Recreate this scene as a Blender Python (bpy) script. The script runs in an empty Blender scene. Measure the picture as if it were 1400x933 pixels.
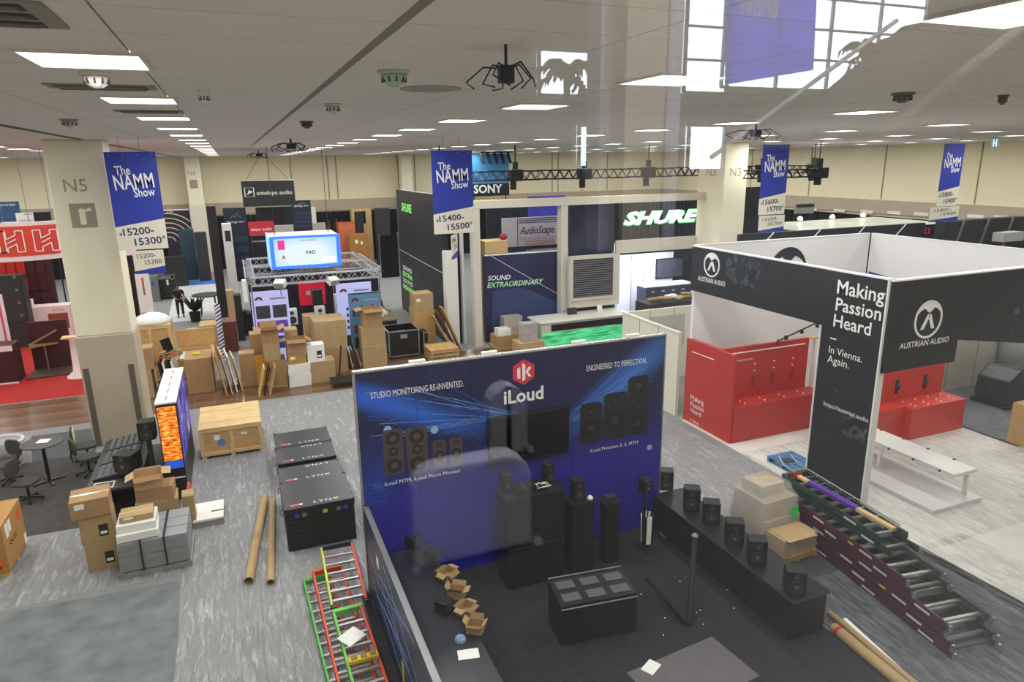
import bpy, math, random
from mathutils import Vector, Matrix
random.seed(7)
PI=math.pi
S=bpy.context.scene
COL=S.collection
# ------------------------------------------------------------------ camera, light, exposure
F=933.0; CX,CY=700.0,466.5; H=7.5; CEIL=8.2
PITCH=math.atan(245/F); YAW=math.radians(21.8); ROLL=math.radians(0.83)
fw=Vector((math.sin(YAW)*math.cos(PITCH),math.cos(YAW)*math.cos(PITCH),-math.sin(PITCH)))
r0=Vector((math.cos(YAW),-math.sin(YAW),0)); u0=r0.cross(fw)
RR=r0*math.cos(ROLL)-u0*math.sin(ROLL); UU=u0*math.cos(ROLL)+r0*math.sin(ROLL)
cam=bpy.data.cameras.new('camera'); co=bpy.data.objects.new('camera',cam); COL.objects.link(co)
cam.sensor_width=36; cam.lens=F/1400*36; cam.clip_start=.05; cam.clip_end=300
m=Matrix((RR,UU,-fw)).transposed().to_4x4(); m.translation=Vector((0,0,H)); co.matrix_world=m
S.camera=co
w=bpy.data.worlds.new('world'); S.world=w; w.use_nodes=True
w.node_tree.nodes['Background'].inputs[0].default_value=(.75,.85,1,1)
w.node_tree.nodes['Background'].inputs[1].default_value=.5
S.view_settings.view_transform='Standard'; S.view_settings.look='None'; S.view_settings.gamma=1
S.view_settings.use_curve_mapping=False
S.view_settings.exposure=0.0
LAMP_W=80.0          # watts of one ceiling fixture
DAY=16.0              # brightness of the daylight behind the lobby windows
# ------------------------------------------------------------------ helpers
def ray(px,py): return fw*F+RR*(px-CX)-UU*(py-CY)
CAMP=Vector((0,0,H))
def G(px,py,z=0):
    d=ray(px,py); return CAMP+d*((z-H)/d.z)
def GY(px,py,Y):
    d=ray(px,py); return CAMP+d*(Y/d.y)
def GX(px,py,X):
    d=ray(px,py); return CAMP+d*(X/d.x)
def lin(c):
    if isinstance(c,str):
        c=c.lstrip('#'); c=[int(c[i:i+2],16)/255 for i in (0,2,4)]
        c=[x/12.92 if x<=.04045 else ((x+.055)/1.055)**2.4 for x in c]
    return (c[0],c[1],c[2],1)
MC={}
def M(name,col='#808080',rough=.6,metal=0,var=.06,sc=6,bump=0,bsc=40,em=0,alpha=1,stretch=None,coat=0):
    if name in MC: return MC[name]
    m=bpy.data.materials.new(name); m.use_nodes=True; nt=m.node_tree; b=nt.nodes['Principled BSDF']
    b.inputs['Roughness'].default_value=rough; b.inputs['Metallic'].default_value=metal
    b.inputs['Coat Weight'].default_value=coat
    c=lin(col); tc=nt.nodes.new('ShaderNodeTexCoord'); mp=nt.nodes.new('ShaderNodeMapping')
    nt.links.new(tc.outputs['Object'],mp.inputs[0])
    if stretch: mp.inputs['Scale'].default_value=stretch
    if var>0:
        n=nt.nodes.new('ShaderNodeTexNoise'); n.inputs['Scale'].default_value=sc; n.inputs['Detail'].default_value=4
        nt.links.new(mp.outputs[0],n.inputs[0])
        mx=nt.nodes.new('ShaderNodeMix'); mx.data_type='RGBA'
        mx.inputs[6].default_value=tuple(max(0,x*(1-var*2.2)) for x in c[:3])+(1,)
        mx.inputs[7].default_value=tuple(min(1,x*(1+var*2.2)) for x in c[:3])+(1,)
        nt.links.new(n.outputs[0],mx.inputs[0]); nt.links.new(mx.outputs[2],b.inputs['Base Color'])
    else: b.inputs['Base Color'].default_value=c
    if bump>0:
        n2=nt.nodes.new('ShaderNodeTexNoise'); n2.inputs['Scale'].default_value=bsc; n2.inputs['Detail'].default_value=5
        nt.links.new(mp.outputs[0],n2.inputs[0])
        bp=nt.nodes.new('ShaderNodeBump'); bp.inputs['Strength'].default_value=bump; bp.inputs['Distance'].default_value=.02
        nt.links.new(n2.outputs[0],bp.inputs['Height']); nt.links.new(bp.outputs[0],b.inputs['Normal'])
    if em>0:
        b.inputs['Emission Color'].default_value=c; b.inputs['Emission Strength'].default_value=em
    if alpha<1: b.inputs['Alpha'].default_value=alpha
    MC[name]=m; return m
class B:
    def __init__(s): s.v=[]; s.f=[]
    def add(s,vs,fs):
        k=len(s.v); s.v+= [tuple(v) for v in vs]; s.f+=[tuple(i+k for i in f) for f in fs]; return s
    def box(s,x0,y0,z0,x1,y1,z1,mat=None):
        x0,x1=min(x0,x1),max(x0,x1); y0,y1=min(y0,y1),max(y0,y1); z0,z1=min(z0,z1),max(z0,z1)
        vs=[Vector(p) for p in ((x0,y0,z0),(x1,y0,z0),(x1,y1,z0),(x0,y1,z0),(x0,y0,z1),(x1,y0,z1),(x1,y1,z1),(x0,y1,z1))]
        if mat: vs=[mat@v for v in vs]
        return s.add(vs,[(0,3,2,1),(4,5,6,7),(0,1,5,4),(1,2,6,5),(2,3,7,6),(3,0,4,7)])
    def bar(s,p,q,w,h=None,up=(0,0,1)):
        p=Vector(p); q=Vector(q); h=h or w; d=(q-p); L=d.length; d.normalize(); up=Vector(up)
        if abs(d.dot(up))>.99: up=Vector((0,1,0))
        a=d.cross(up).normalized(); c=a.cross(d)
        vs=[]
        for e in (p,q):
            for (i,j) in ((-1,-1),(1,-1),(1,1),(-1,1)): vs.append(e+a*(w/2*i)+c*(h/2*j))
        return s.add(vs,[(3,2,1,0),(4,5,6,7),(0,1,5,4),(1,2,6,5),(2,3,7,6),(3,0,4,7)])
    def cyl(s,p,q,r,n=12,r2=None,cap=True):
        p=Vector(p); q=Vector(q); r2=r if r2 is None else r2; d=(q-p).normalized()
        a=d.orthogonal().normalized(); c=d.cross(a); vs=[]
        for e,rr in ((p,r),(q,r2)):
            for i in range(n):
                t=2*PI*i/n; vs.append(e+(a*math.cos(t)+c*math.sin(t))*rr)
        fs=[(i,(i+1)%n,n+(i+1)%n,n+i) for i in range(n)]
        if cap: fs+=[tuple(range(n-1,-1,-1)),tuple(range(n,2*n))]
        return s.add(vs,fs)
    def tube(s,pts,r,n=8,close=False):
        pts=[Vector(p) for p in pts]; k=len(pts); prev=None; vs=[]
        for i,p in enumerate(pts):
            a=pts[(i-1)%k] if (i>0 or close) else p; b=pts[(i+1)%k] if (i<k-1 or close) else p
            t=(b-a).normalized()
            if prev is None: prev=t.orthogonal().normalized()
            nrm=(prev-t*prev.dot(t)).normalized(); prev=nrm; bi=t.cross(nrm)
            for j in range(n):
                an=2*PI*j/n; vs.append(p+(nrm*math.cos(an)+bi*math.sin(an))*r)
        fs=[]
        for i in range(k if close else k-1):
            for j in range(n):
                i2=(i+1)%k; fs.append((i*n+j,i*n+(j+1)%n,i2*n+(j+1)%n,i2*n+j))
        if not close: fs+=[tuple(range(n-1,-1,-1)),tuple(range((k-1)*n,k*n))]
        return s.add(vs,fs)
    def prism(s,poly,z0,z1,axis='z',mat=None):
        n=len(poly); vs=[]
        for z in (z0,z1):
            for (a,b) in poly:
                vs.append(Vector((a,b,z)) if axis=='z' else (Vector((a,z,b)) if axis=='y' else Vector((z,a,b))))
        if mat: vs=[mat@v for v in vs]
        return s.add(vs,[tuple(range(n-1,-1,-1)),tuple(range(n,2*n))]+[(i,(i+1)%n,n+(i+1)%n,n+i) for i in range(n)])
    def lathe(s,prof,n=20,o=(0,0,0),mat=None):
        vs=[];o=Vector(o)
        for (r,z) in prof:
            for i in range(n):
                t=2*PI*i/n; vs.append(Vector((r*math.cos(t),r*math.sin(t),z)))
        if mat: vs=[mat@v for v in vs]
        vs=[v+o for v in vs]; k=len(prof)
        fs=[(i*n+j,i*n+(j+1)%n,(i+1)*n+(j+1)%n,(i+1)*n+j) for i in range(k-1) for j in range(n)]
        fs+=[tuple(range(n-1,-1,-1)),tuple(range((k-1)*n,k*n))]
        return s.add(vs,fs)
    def quad(s,a,b,c,d): return s.add([a,b,c,d],[(0,1,2,3)])
    def obj(s,name,mat,parent=None,bev=0,smooth=False,label=None,loc=None,rz=None):
        me=bpy.data.meshes.new(name); me.from_pydata(s.v,[],s.f); me.materials.append(mat)
        if smooth:
            for p in me.polygons: p.use_smooth=len(p.vertices)<=4
        o=bpy.data.objects.new(name,me); COL.objects.link(o)
        if parent: o.parent=parent
        if loc: o.location=loc
        if rz: o.rotation_euler.z=rz
        if bev:
            md=o.modifiers.new('bevel','BEVEL'); md.width=bev; md.segments=2; md.limit_method='ANGLE'
        if label: o['label']=label
        return o
def tag(o,label,cat,group=None):
    o['label']=label; o['category']=cat
    if group: o['group']=group
    return o
def T(name,label,cat,loc=(0,0,0),rz=0,group=None):
    o=bpy.data.objects.new(name,None); COL.objects.link(o); o.empty_display_size=.1
    o.location=loc; o.rotation_euler.z=rz; return tag(o,label,cat,group)
def ST(o): o['kind']='structure'; return o
def STUFF(o): o['kind']='stuff'; return o
def copy_tree(o,parent=None):
    c=o.copy(); COL.objects.link(c); c.parent=parent
    for ch in list(o.children): copy_tree(ch,c)
    return c
def setlab(o,label,group=None):
    o['label']=label
    if group: o['group']=group
    return o
RX=Matrix.Rotation(PI/2,4,'X')
def text(s,parent,loc,mat,width=None,size=1,name='lettering',rz=0,bold=.0,shear=0,ext=.002,align='LEFT',hgt=None,flat=False,rot=None,sp=1):
    cu=bpy.data.curves.new('txt','FONT'); cu.body=s; cu.size=size; cu.extrude=0; cu.offset=bold; cu.shear=shear
    cu.align_x=align; cu.resolution_u=2; cu.space_character=sp; cu.space_line=.95
    to=bpy.data.objects.new('txt',cu)
    COL.objects.link(to); dg=bpy.context.evaluated_depsgraph_get()
    me=bpy.data.meshes.new_from_object(to.evaluated_get(dg)); bpy.data.objects.remove(to); bpy.data.curves.remove(cu)
    xs=[v.co.x for v in me.vertices]; ys=[v.co.y for v in me.vertices]
    k=1; k2=1
    if width and xs: k=width/(max(xs)-min(xs))
    k2=k
    if hgt and ys: k2=hgt/(max(ys)-min(ys))
    x0=min(xs) if align=='LEFT' else 0
    for v in me.vertices: v.co.x=(v.co.x-x0)*k; v.co.y*=k2
    me.materials.clear(); me.materials.append(mat)
    o=bpy.data.objects.new(name,me); COL.objects.link(o); o.parent=parent
    Mx=Matrix.Translation(loc)@Matrix.Rotation(rz,4,'Z')
    if not flat: Mx=Mx@RX
    if rot is not None: Mx=Mx@Matrix.Rotation(rot,4,'Z')
    o.matrix_local=Mx; return o
def loc2(t,px,py,off=0):
    """point where the sight line meets the plane local y=off of thing t"""
    t_m=Matrix.Translation(t.location)@Matrix.Rotation(t.rotation_euler.z,4,'Z')
    inv=t_m.inverted(); o=inv@CAMP; d=inv.to_3x3()@ray(px,py)
    k=(off-o.y)/d.y; return o+d*k
def ptext(t,s,a,b,mat,off=-.004,**kw):
    A=loc2(t,a[0],a[1],off); Bp=loc2(t,b[0],b[1],off)
    rot=math.atan2(Bp.z-A.z,Bp.x-A.x) if kw.pop('tilt',False) else None
    return text(s,t,A,mat,width=(Bp-A).length,rot=rot,**kw)
def flatpoly(t,name,pts,mat,off=-.003,th=.002,px=True,label=None):
    if px:
        pts=[loc2(t,x,y,off) for x,y in pts]; pts=[(p.x,p.z) for p in pts]
    b=B(); b.prism(pts,off,off+th,'y'); return b.obj(name,mat,t,label=label)
def disc(cx,cz,r,n=24,rz=None): 
    rz=rz or r; return [(cx+r*math.cos(2*PI*i/n),cz+rz*math.sin(2*PI*i/n)) for i in range(n)]
def ring(b,cx,cz,r0_,r1_,y0,y1,n=28,a0=0,a1=2*PI,rzf=1):
    for i in range(n):
        t=a0+(a1-a0)*i/n; u=a0+(a1-a0)*(i+1)/n
        b.prism([(cx+r0_*math.cos(t),cz+rzf*r0_*math.sin(t)),(cx+r1_*math.cos(t),cz+rzf*r1_*math.sin(t)),(cx+r1_*math.cos(u),cz+rzf*r1_*math.sin(u)),(cx+r0_*math.cos(u),cz+rzf*r0_*math.sin(u))],y0,y1,'y')
def rrect(x0,z0,x1,z1,r,n=4):
    pts=[]
    for cx,cz,a in ((x1-r,z1-r,0),(x0+r,z1-r,PI/2),(x0+r,z0+r,PI),(x1-r,z0+r,1.5*PI)):
        for i in range(n+1):
            t=a+PI/2*i/n; pts.append((cx+r*math.cos(t),cz+r*math.sin(t)))
    return pts
def pb(lx,by,rx,ty,z0=0,Y=None):
    """front-left bottom pixel, right column, top row -> x0, x1, Y, height"""
    p=G(lx,by,z0) if Y is None else GY(lx,by,Y)
    q=GY(rx,by,p.y); t=GY(lx,ty,p.y); return p.x,q.x,p.y,t.z-z0
# ------------------------------------------------------------------ materials
white=M('white_laminate','#e6e4de',.45,var=.02); offw=M('cream_panel','#d8d4c2',.55,var=.02)
black=M('black_laminate','#101013',.45,var=.1); blackf=M('black_fabric','#121214',.95,var=.15,bump=.2)
char=M('charcoal_plastic','#2b2c30',.5,var=.08); alu=M('aluminium','#b9babd',.35,.9,var=.04)
galv=M('grey_steel','#8c8d90',.45,.7,var=.05); chrome=M('chrome','#dadada',.15,1,var=0)
card=M('brown_cardboard','#ab9066',.85,var=.09,sc=4,bump=.1); card2=M('tan_cardboard','#a5825a',.85,var=.1,sc=5,bump=.1)
card3=M('pale_cardboard','#bb9c70',.85,var=.08,sc=4,bump=.1); cardin=M('cardboard_inside','#8f7049',.9,var=.08)
tapem=M('packing_tape','#c6ab7e',.25,var=.05,coat=.3); paper=M('white_paper','#efeee9',.7,var=.02)
wood=M('pine_wood','#d2b27c',.7,var=.14,sc=3,stretch=(1,1,14)); ply=M('plywood','#c29a62',.7,var=.14,sc=4,stretch=(1,1,7),bump=.08)
plyd=M('osb_board','#b5864a',.75,var=.22,sc=26,bump=.15); palw=M('pallet_wood','#b39466',.8,var=.2,sc=5,bump=.15)
palg=M('grey_pallet_wood','#8d8b83',.8,var=.15,sc=6,bump=.15)
film=M('stretch_film','#d9dade',.18,var=.2,sc=9,bump=1.0,bsc=14,alpha=.28)
bfilm=M('black_stretch_film','#0d0d10',.22,var=.2,sc=8,bump=1.0,bsc=9)
beige=M('painted_beige','#ece4cb',.75,var=.015); taupe=M('taupe_wall','#b9ab96',.75,var=.02)
redm=M('red_panel','#b3261f',.45,var=.03); redc=M('red_carpet','#a0120d',.95,var=.12,sc=30,bump=.3)
# ------------------------------------------------------------------ the hall: floor, walls, ceiling
flm=M('grey_carpet','#838383',.95,var=.1,sc=7,bump=.15)
b=B(); b.box(-34,.6,-.3,38.3,56.3,0); ST(b.obj('floor',flm))
b=B(); b.box(-34,56,0,38.3,56.3,CEIL); wf=ST(b.obj('wall_back',M('cream_wall','#ede2c2',.8,var=.02)))
b=B(); b.box(38,.6,0,38.3,56,CEIL); wr=ST(b.obj('wall_right',MC['cream_wall']))
b=B(); b.box(-34.3,.6,0,-34,56.3,CEIL); ST(b.obj('wall_left',MC['cream_wall']))
b=B(); b.box(-34,.45,0,38.3,.6,6.1); b.box(-34,.45,6.1,-3.2,.6,CEIL); b.box(9.2,.45,6.1,38.3,.6,CEIL); ST(b.obj('wall_front',MC['cream_wall']))
for nm,(x0,y0,x1,y1) in (('trim_1',(-34,55.9,38,56)),('trim_2',(37.9,.6,38,55.9))):
    b=B(); b.box(x0,y0,4.0,x1,y1,4.85); ST(b.obj(nm,M('taupe_band','#b9aa96',.8,var=.02)))
# black drape and dark rooms under the band
drp=M('black_drape','#15151a',.95,var=.2,sc=2,stretch=(9,9,.4))
b=B()
for i in range(120):
    x=-33+i*.59; b.box(x,55.5+(.06 if i%2 else 0),0,x+.57,55.6+(.06 if i%2 else 0),3.95)
tag(b.obj('drape',drp),'long black drape hanging under the taupe band on the far wall','drape')
b=B()
for i in range(90):
    y=1+i*.6; b.box(37.4-(.06 if i%2 else 0),y,0,37.5-(.06 if i%2 else 0),y+.58,3.9)
tag(b.obj('drape',drp),'long black drape hanging along the right side wall behind the white booth','drape')
# wall reveals: paired dark joints on the far wall
jm=M('joint_grey','#8c8368',.8,var=0)
b=B()
for px in (399,449,461,755,763,796,830,545,556,568):
    p=GY(px,250,55.98); b.box(p.x-.03,55.96,4.9,p.x+.03,56.0,CEIL)
for y in (20,26,32,38,44,50): b.box(37.97,y-.03,4.9,38,y+.03,CEIL)
ST(b.obj('trim_3',jm))
# ceiling: tiles with recessed joints. the near ones are pieces, the rest one part
cm=M('ceiling_tile','#e3e0da',.8,var=.015,sc=2); cj=M('ceiling_joint','#96928a',.8,var=0)
b=B(); b.box(-34,.6,CEIL+.022,38.3,56.3,CEIL+.3); ceil=ST(b.obj('ceiling',cj))
TX,TY=1.39,.7; X0=-.49; Y0=.95
b=B(); b.box(-TX/2+.007,-TY/2+.006,0,TX/2-.007,TY/2-.006,.021); pc=b.obj('tile',cm,ceil)
first=True; rest=B(); cnt=0
for i in range(-24,28):
    for j in range(0,79):
        x=X0+TX*(i+.5); y=Y0+TY*(j+.5)
        if x<-34 or x>38: continue
        if -2<=i<=11 and j<=20 and cnt<295:
            o=pc if first else pc.copy()
            if not first: COL.objects.link(o)
            first=False; o.location=(x,y,CEIL); cnt+=1
        else:
            z=CEIL; rest.add([(x-TX/2+.008,y-TY/2+.007,z),(x-TX/2+.008,y+TY/2-.007,z),(x+TX/2-.008,y+TY/2-.007,z),(x+TX/2-.008,y-TY/2+.007,z)],[(0,1,2,3)])
STUFF(rest.obj('far_tiles',cm,ceil))
b=B()
for X in (-3.35,): b.box(X-.06,1,CEIL-.012,X+.06,55.9,CEIL)
ST(b.obj('trim_4',M('dark_slot','#5f5b55',.8,var=0)))
b=B(); b.box(.87,1,CEIL-.004,.93,26,CEIL)
ST(b.obj('trim_12',M('seam_grey','#8a867f',.8,var=0)))
# ceiling lights
frm=M('light_frame','#d9d6cf',.5,var=0); dif=M('light_diffuser','#fffdf6',.5,var=0,em=5.0)
dif.cycles.emission_sampling='NONE'
def make_light():
    t=T('ceiling_light','square ceiling light','ceiling light',(0,0,CEIL))
    b=B(); b.box(-.36,-.38,-.02,.36,-.35,0); b.box(-.36,.35,-.02,.36,.38,0); b.box(-.36,-.35,-.02,-.33,.35,0); b.box(.33,-.35,-.02,.36,.35,0)
    b.obj('frame',frm,t)
    b=B(); b.box(-.33,-.35,-.014,.33,.35,-.002); b.obj('diffuser',dif,t)
    ld=bpy.data.lights.new('lamp','AREA'); ld.shape='RECTANGLE'; ld.size=.64; ld.size_y=.68; ld.energy=LAMP_W; ld.color=(1,.985,.975)
    lo=bpy.data.objects.new('lamp',ld); COL.objects.link(lo); lo.parent=t; lo.location=(0,0,-.03)
    return t
near_labels={(0,1):'square white ceiling light nearest the top left corner beside the slotted air vent',(0,2):'second lit ceiling light of the left row, behind the round smoke detector',
(1,0):'bright ceiling light cut by the top right corner of the view',(1,1):'wide bright ceiling light high in the centre right, before the beige reflected pillar',
(1,2):'ceiling light in the middle, above the reflected blue-white column',(2,2):'ceiling light seen through the reflected escalator',(1,3):'ceiling light left of the dark mirrored shape, above the 15400 banner'}
base=make_light(); used=False
ORD=['first','second','third','fourth','fifth','sixth','seventh','eighth','ninth','tenth','eleventh','twelfth','thirteenth','fourteenth','fifteenth','sixteenth','seventeenth']
rows=[-.78,3.78,9.55,15.6,21.5,27.5,33.5]
for ci,X in enumerate(rows):
    for k in range(0,17):
        y=2.45+3.05*k+ (0.05 if ci==0 else 0)
        if ci>=2 and k==0: continue
        if ci==0 and k==0: y=1.2
        if ci>=4 and k<3: continue
        if used: t=copy_tree(base)
        else: t=base; used=True
        t.location=(X,y,CEIL); lab=near_labels.get((ci,k))
        rn=['first','second','third','fourth','fifth','sixth','seventh'][ci]; od=ORD[k]
        setlab(t, lab or ('%s ceiling light counted from the front, %s row from the left'%(od,rn)), rn+' row of ceiling lights from the left')
for ci,X in enumerate((-6.8,-12.6,-18.6,-24.5)):
    for k in range(3,17):
        t=copy_tree(base); t.location=(X,2.45+3.05*k,CEIL)
        setlab(t,'%s ceiling light from the front, %s row left of the dark ceiling slot'%(ORD[k-3],['first','second','third','fourth'][ci]),'ceiling lights left of the dark slot')
# air vents between the lights of the left row, round sensors, domes
vm=M('vent_grey','#8e8a82',.6,var=0); vd=M('vent_dark','#3c3a36',.7,var=0)
def vent(x,y,w,d,label,n=3):
    t=T('ceiling_vent',label,'air vent',(x,y,CEIL))
    b=B(); b.box(-w/2,-d/2,-.012,w/2,d/2,0); b.obj('frame',vm,t)
    for i in range(n):
        b=B(); yy=-d/2+d*(i+.5)/n; b.box(-w*.42,yy-d*.32/n,-.016,w*.42,yy+d*.32/n,-.012,None); b.obj('slot',vd,t)
    for i in range(n):
        b=B(); yy=-d/2+d*(i+.5)/n; b.box(-w*.40,yy-.01,-.03,w*.40,yy+.015,-.016); b.obj('blade',vm,t)
p=G(50,22,CEIL); vent(-1.22,4.05,1.1,.62,'large slotted air vent in the top left corner of the ceiling')
vent(-.95,7.3,.85,.34,'flat air vent between the first two lights of the left row',2)
vent(-.85,10.3,.8,.3,'flat air vent between the second and third lights of the left row',2)
def dome(px,py,label,r=.09,col='#dedbd4',kind='smoke_detector',cat='smoke detector'):
    p=G(px,py,CEIL); t=T(kind,label,cat,(p.x,p.y,CEIL))
    b=B(); b.lathe([(r*1.25,0),(r*1.25,-.02),(r*.9,-.03)],18); b.obj('base_ring',M('sensor_'+col[1:],col,.4,var=0),t,smooth=True)
    b=B(); b.lathe([(r,-.03),(r*.95,-.06),(r*.75,-.09),(r*.3,-.115)],18); b.obj('dome',M('dome_'+col[1:],col,.15,var=0),t,smooth=True)
    b=B()
    for i in range(10):
        a=2*PI*i/10; b.box(-.006,r*.72,-.085,.006,r*.99,-.045,Matrix.Rotation(a,4,'Z'))
    b.obj('grille',vd,t)
dome(130,99,'white round smoke detector between the two nearest lights of the left row')
dome(538,97,'pale green glass camera dome in the open ceiling right of the long seam',.1,'#a9c0b0','camera_dome','camera')
dome(455,142,'small grey ceiling dome below the lilac end of the seam',.08,'#c3c0b8','camera_dome','camera')
dome(419,166,'small dark ceiling dome farthest along the seam',.09,'#4a4742','camera_dome','camera')
dome(94,163,'small heart shaped grey sensor near the dark ceiling slot',.1,'#a29e97','ceiling_sensor','sensor')
dome(278,125,'tiny flat white sensor plate alone on the ceiling tiles',.05,'#e8e6e0','ceiling_sensor','sensor')
dome(1235,127,'dark bottomed ceiling sensor behind the reflected escalator',.1,'#6d6963','ceiling_sensor','sensor')
dome(1372,130,'small ceiling sensor near the right edge of the view',.05,'#6d6963','ceiling_sensor','sensor')
b=B(); p=G(589,121,CEIL); b.lathe([(.3,0),(.3,-.008),(.26,-.012)],24); tag(b.obj('speaker_grille',M('grille_tan','#a5a198',.7,var=0),loc=(p.x,p.y,CEIL)),'flat round tan speaker grille in the ceiling','speaker')
# green running-man style exit lights: small hanging plates on the right
def exitsign(px,py,s,label):
    p=G(px,py-8,CEIL); t=T('exit_sign',label,'exit sign',(p.x,p.y,CEIL))
    b=B(); b.box(-.25,-.02,-.42,.25,.02,-.12); b.obj('plate',M('sign_glass','#c6dbe2',.2,var=0,alpha=.55),t)
    b=B(); b.cyl((0,0,0),(0,0,-.12),.015); b.obj('stem',alu,t)
    b=B(); b.box(-.14,-.03,-.4,-.1,-.021,-.14); b.box(.02,-.03,-.4,.06,-.021,-.14); b.box(-.1,-.03,-.29,.02,-.021,-.26); b.obj('lit_bars',M('lit_white','#e9f6ff',.4,var=0,em=1.2),t)
exitsign(1362,193,1,'small glass exit plate with two lit strokes hanging far right')
# ------------------------------------------------------------------ columns
def column(name,x0,x1,y0,y1,label=None,split=3.13,mat2=taupe):
    t=bpy.data.objects.new(name,None); COL.objects.link(t); t.location=(x0,y0,0); ST(t)
    w_,d_=x1-x0,y1-y0
    b=B(); b.box(.04,.04,split,w_-.04,d_-.04,CEIL-.001); b.obj('upper_shaft',beige,t,bev=.03)
    b=B(); b.box(0,0,0,w_,d_,split); b.obj('lower_cladding',mat2,t,bev=.04)
    return t
c5=column('trim_5',-4.27,-2.86,20.7,21.9)
text('N5',c5,(.36,.035,6.92),M('sign_grey','#a39a84',.8,var=0),width=.52,size=.5,name='lettering')
b=B(); b.box(.40,.032,6.0,.98,.04,6.62); b.obj('pictogram_plate',M('pict_grey','#9e9581',.8,var=0),c5)
b=B(); b.prism(rrect(.6,6.08,.74,6.4,.05),.026,.032,'y'); b.prism([(.58,6.44),(.64,6.5),(.8,6.46),(.8,6.5),(.88,6.5),(.88,6.42),(.74,6.41),(.74,6.4),(.6,6.4)],.026,.032,'y')
b.obj('extinguisher_symbol',beige,c5)
b=B(); b.box(.06,-.012,0,.2,0,2.25); b.obj('guard_strip',M('dark_taupe','#615850',.7,var=0),c5)
b=B(); b.box(1.14,-.012,0,1.28,0,2.25); b.obj('guard_strip',MC['dark_taupe'],c5)
b=B(); b.box(1.365,.3,6.2,1.375,.5,6.7); b.obj('side_plate',MC['pict_grey'],c5)
c6=column('trim_6',*(lambda p,q:(p.x,q.x))(GY(254,250,54.2),GY(277,250,54.2)),54.2,55.4,split=4.8,mat2=MC['cream_panel'])
text('N6',c6,(.2,.03,6.9),MC['sign_grey'],width=.5,size=.5)
b=B(); b.box(.25,.03,6.0,.75,.04,6.6); b.obj('pictogram_plate',MC['pict_grey'],c6)
P=GY(986,300,25); Q=GY(1019,300,25)
c3=column('trim_7',P.x,Q.x,25,26.9,split=3.0,mat2=M('cream_panel','#d8d4c2'))
text('N3',c3,(.35,.035,6.75),MC['sign_grey'],width=.6,size=.5)
text('N3',c3,(.035,1.3,6.75),MC['sign_grey'],width=.7,size=.5,rz=-PI/2)
P=GY(548,230,54.4); c8=column('trim_8',P.x,P.x+.95,54.4,55.4,split=3)
# ------------------------------------------------------------------ window between the camera's gallery and the hall
gm=bpy.data.materials.new('window_glass'); gm.use_nodes=True; nt=gm.node_tree; nt.nodes.clear()
out=nt.nodes.new('ShaderNodeOutputMaterial'); mixs=nt.nodes.new('ShaderNodeMixShader'); tr=nt.nodes.new('ShaderNodeBsdfTransparent'); gl=nt.nodes.new('ShaderNodeBsdfGlossy')
gl.inputs['Roughness'].default_value=0; lw=nt.nodes.new('ShaderNodeLayerWeight'); lw.inputs['Blend'].default_value=.5
pw=nt.nodes.new('ShaderNodeMath'); pw.operation='POWER'; pw.inputs[1].default_value=5
ma=nt.nodes.new('ShaderNodeMath'); ma.operation='MULTIPLY_ADD'; ma.inputs[1].default_value=.93; ma.inputs[2].default_value=.044
nt.links.new(lw.outputs['Facing'],pw.inputs[0]); nt.links.new(pw.outputs[0],ma.inputs[0]); nt.links.new(ma.outputs[0],mixs.inputs[0])
nt.links.new(tr.outputs[0],mixs.inputs[1]); nt.links.new(gl.outputs[0],mixs.inputs[2]); nt.links.new(mixs.outputs[0],out.inputs[0])
tr.inputs[0].default_value=(.985,1,.99,1)
YP=.52
b=B(); b.box(-3.15,YP-.005,6.15,9.15,YP+.005,CEIL-.02); wp=bpy.data.objects.new('window_1',None); COL.objects.link(wp); ST(wp)
b.obj('pane',gm,wp)
b=B(); b.box(-3.2,YP-.04,6.1,9.2,YP+.04,6.15); b.box(-3.2,YP-.04,6.15,-3.15,YP+.04,CEIL-.02); b.box(9.15,YP-.04,6.15,9.2,YP+.04,CEIL-.02); b.obj('frame',alu,wp)

def rig(label,px,py,s,drop=.2):
    p=G(px,py,CEIL-drop); t=T('ceiling_rig',label,'rigging',(p.x,p.y,CEIL))
    bk=M('rig_black','#20222c',.5,.2,var=0)
    bb=B(); bb.cyl((0,0,0),(0,0,-drop*.6),.03*s,8); bb.obj('drop_rod',bk,t)
    bb=B(); bb.box(-.14*s,-.1*s,-drop-.08*s,.14*s,.1*s,-drop*.6); bb.obj('motor_block',bk,t,bev=.01)
    for k in range(7):
        a=2*PI*k/7+.4; rr=1+.5*(k%3); bb=B(); bb.tube([(0,0,-drop*.7),(.25*s*rr*math.cos(a),.25*s*rr*math.sin(a),-drop*.6),(.45*s*rr*math.cos(a),.45*s*rr*math.sin(a),-drop-.1*s*(k%2)),(.3*s*rr*math.cos(a+.5),.3*s*rr*math.sin(a+.5),-drop-.16*s)],.016*s,6); bb.obj('cable_arm',bk,t)
rig('dark mirrored shape with looping arms, modelled hanging left of the reflected pale column',692,108,.34)  # reflection of a chandelier, modelled as a mount hung in the hall
rig('small dark hanging rig mount near the top of column N3',1033,183,.7)
rig('tiny dark hanging mount above the far left centre lights',398,200,.9)
rig('small dark hanging mount at the end of the long seam',354,212,1.0)
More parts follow.
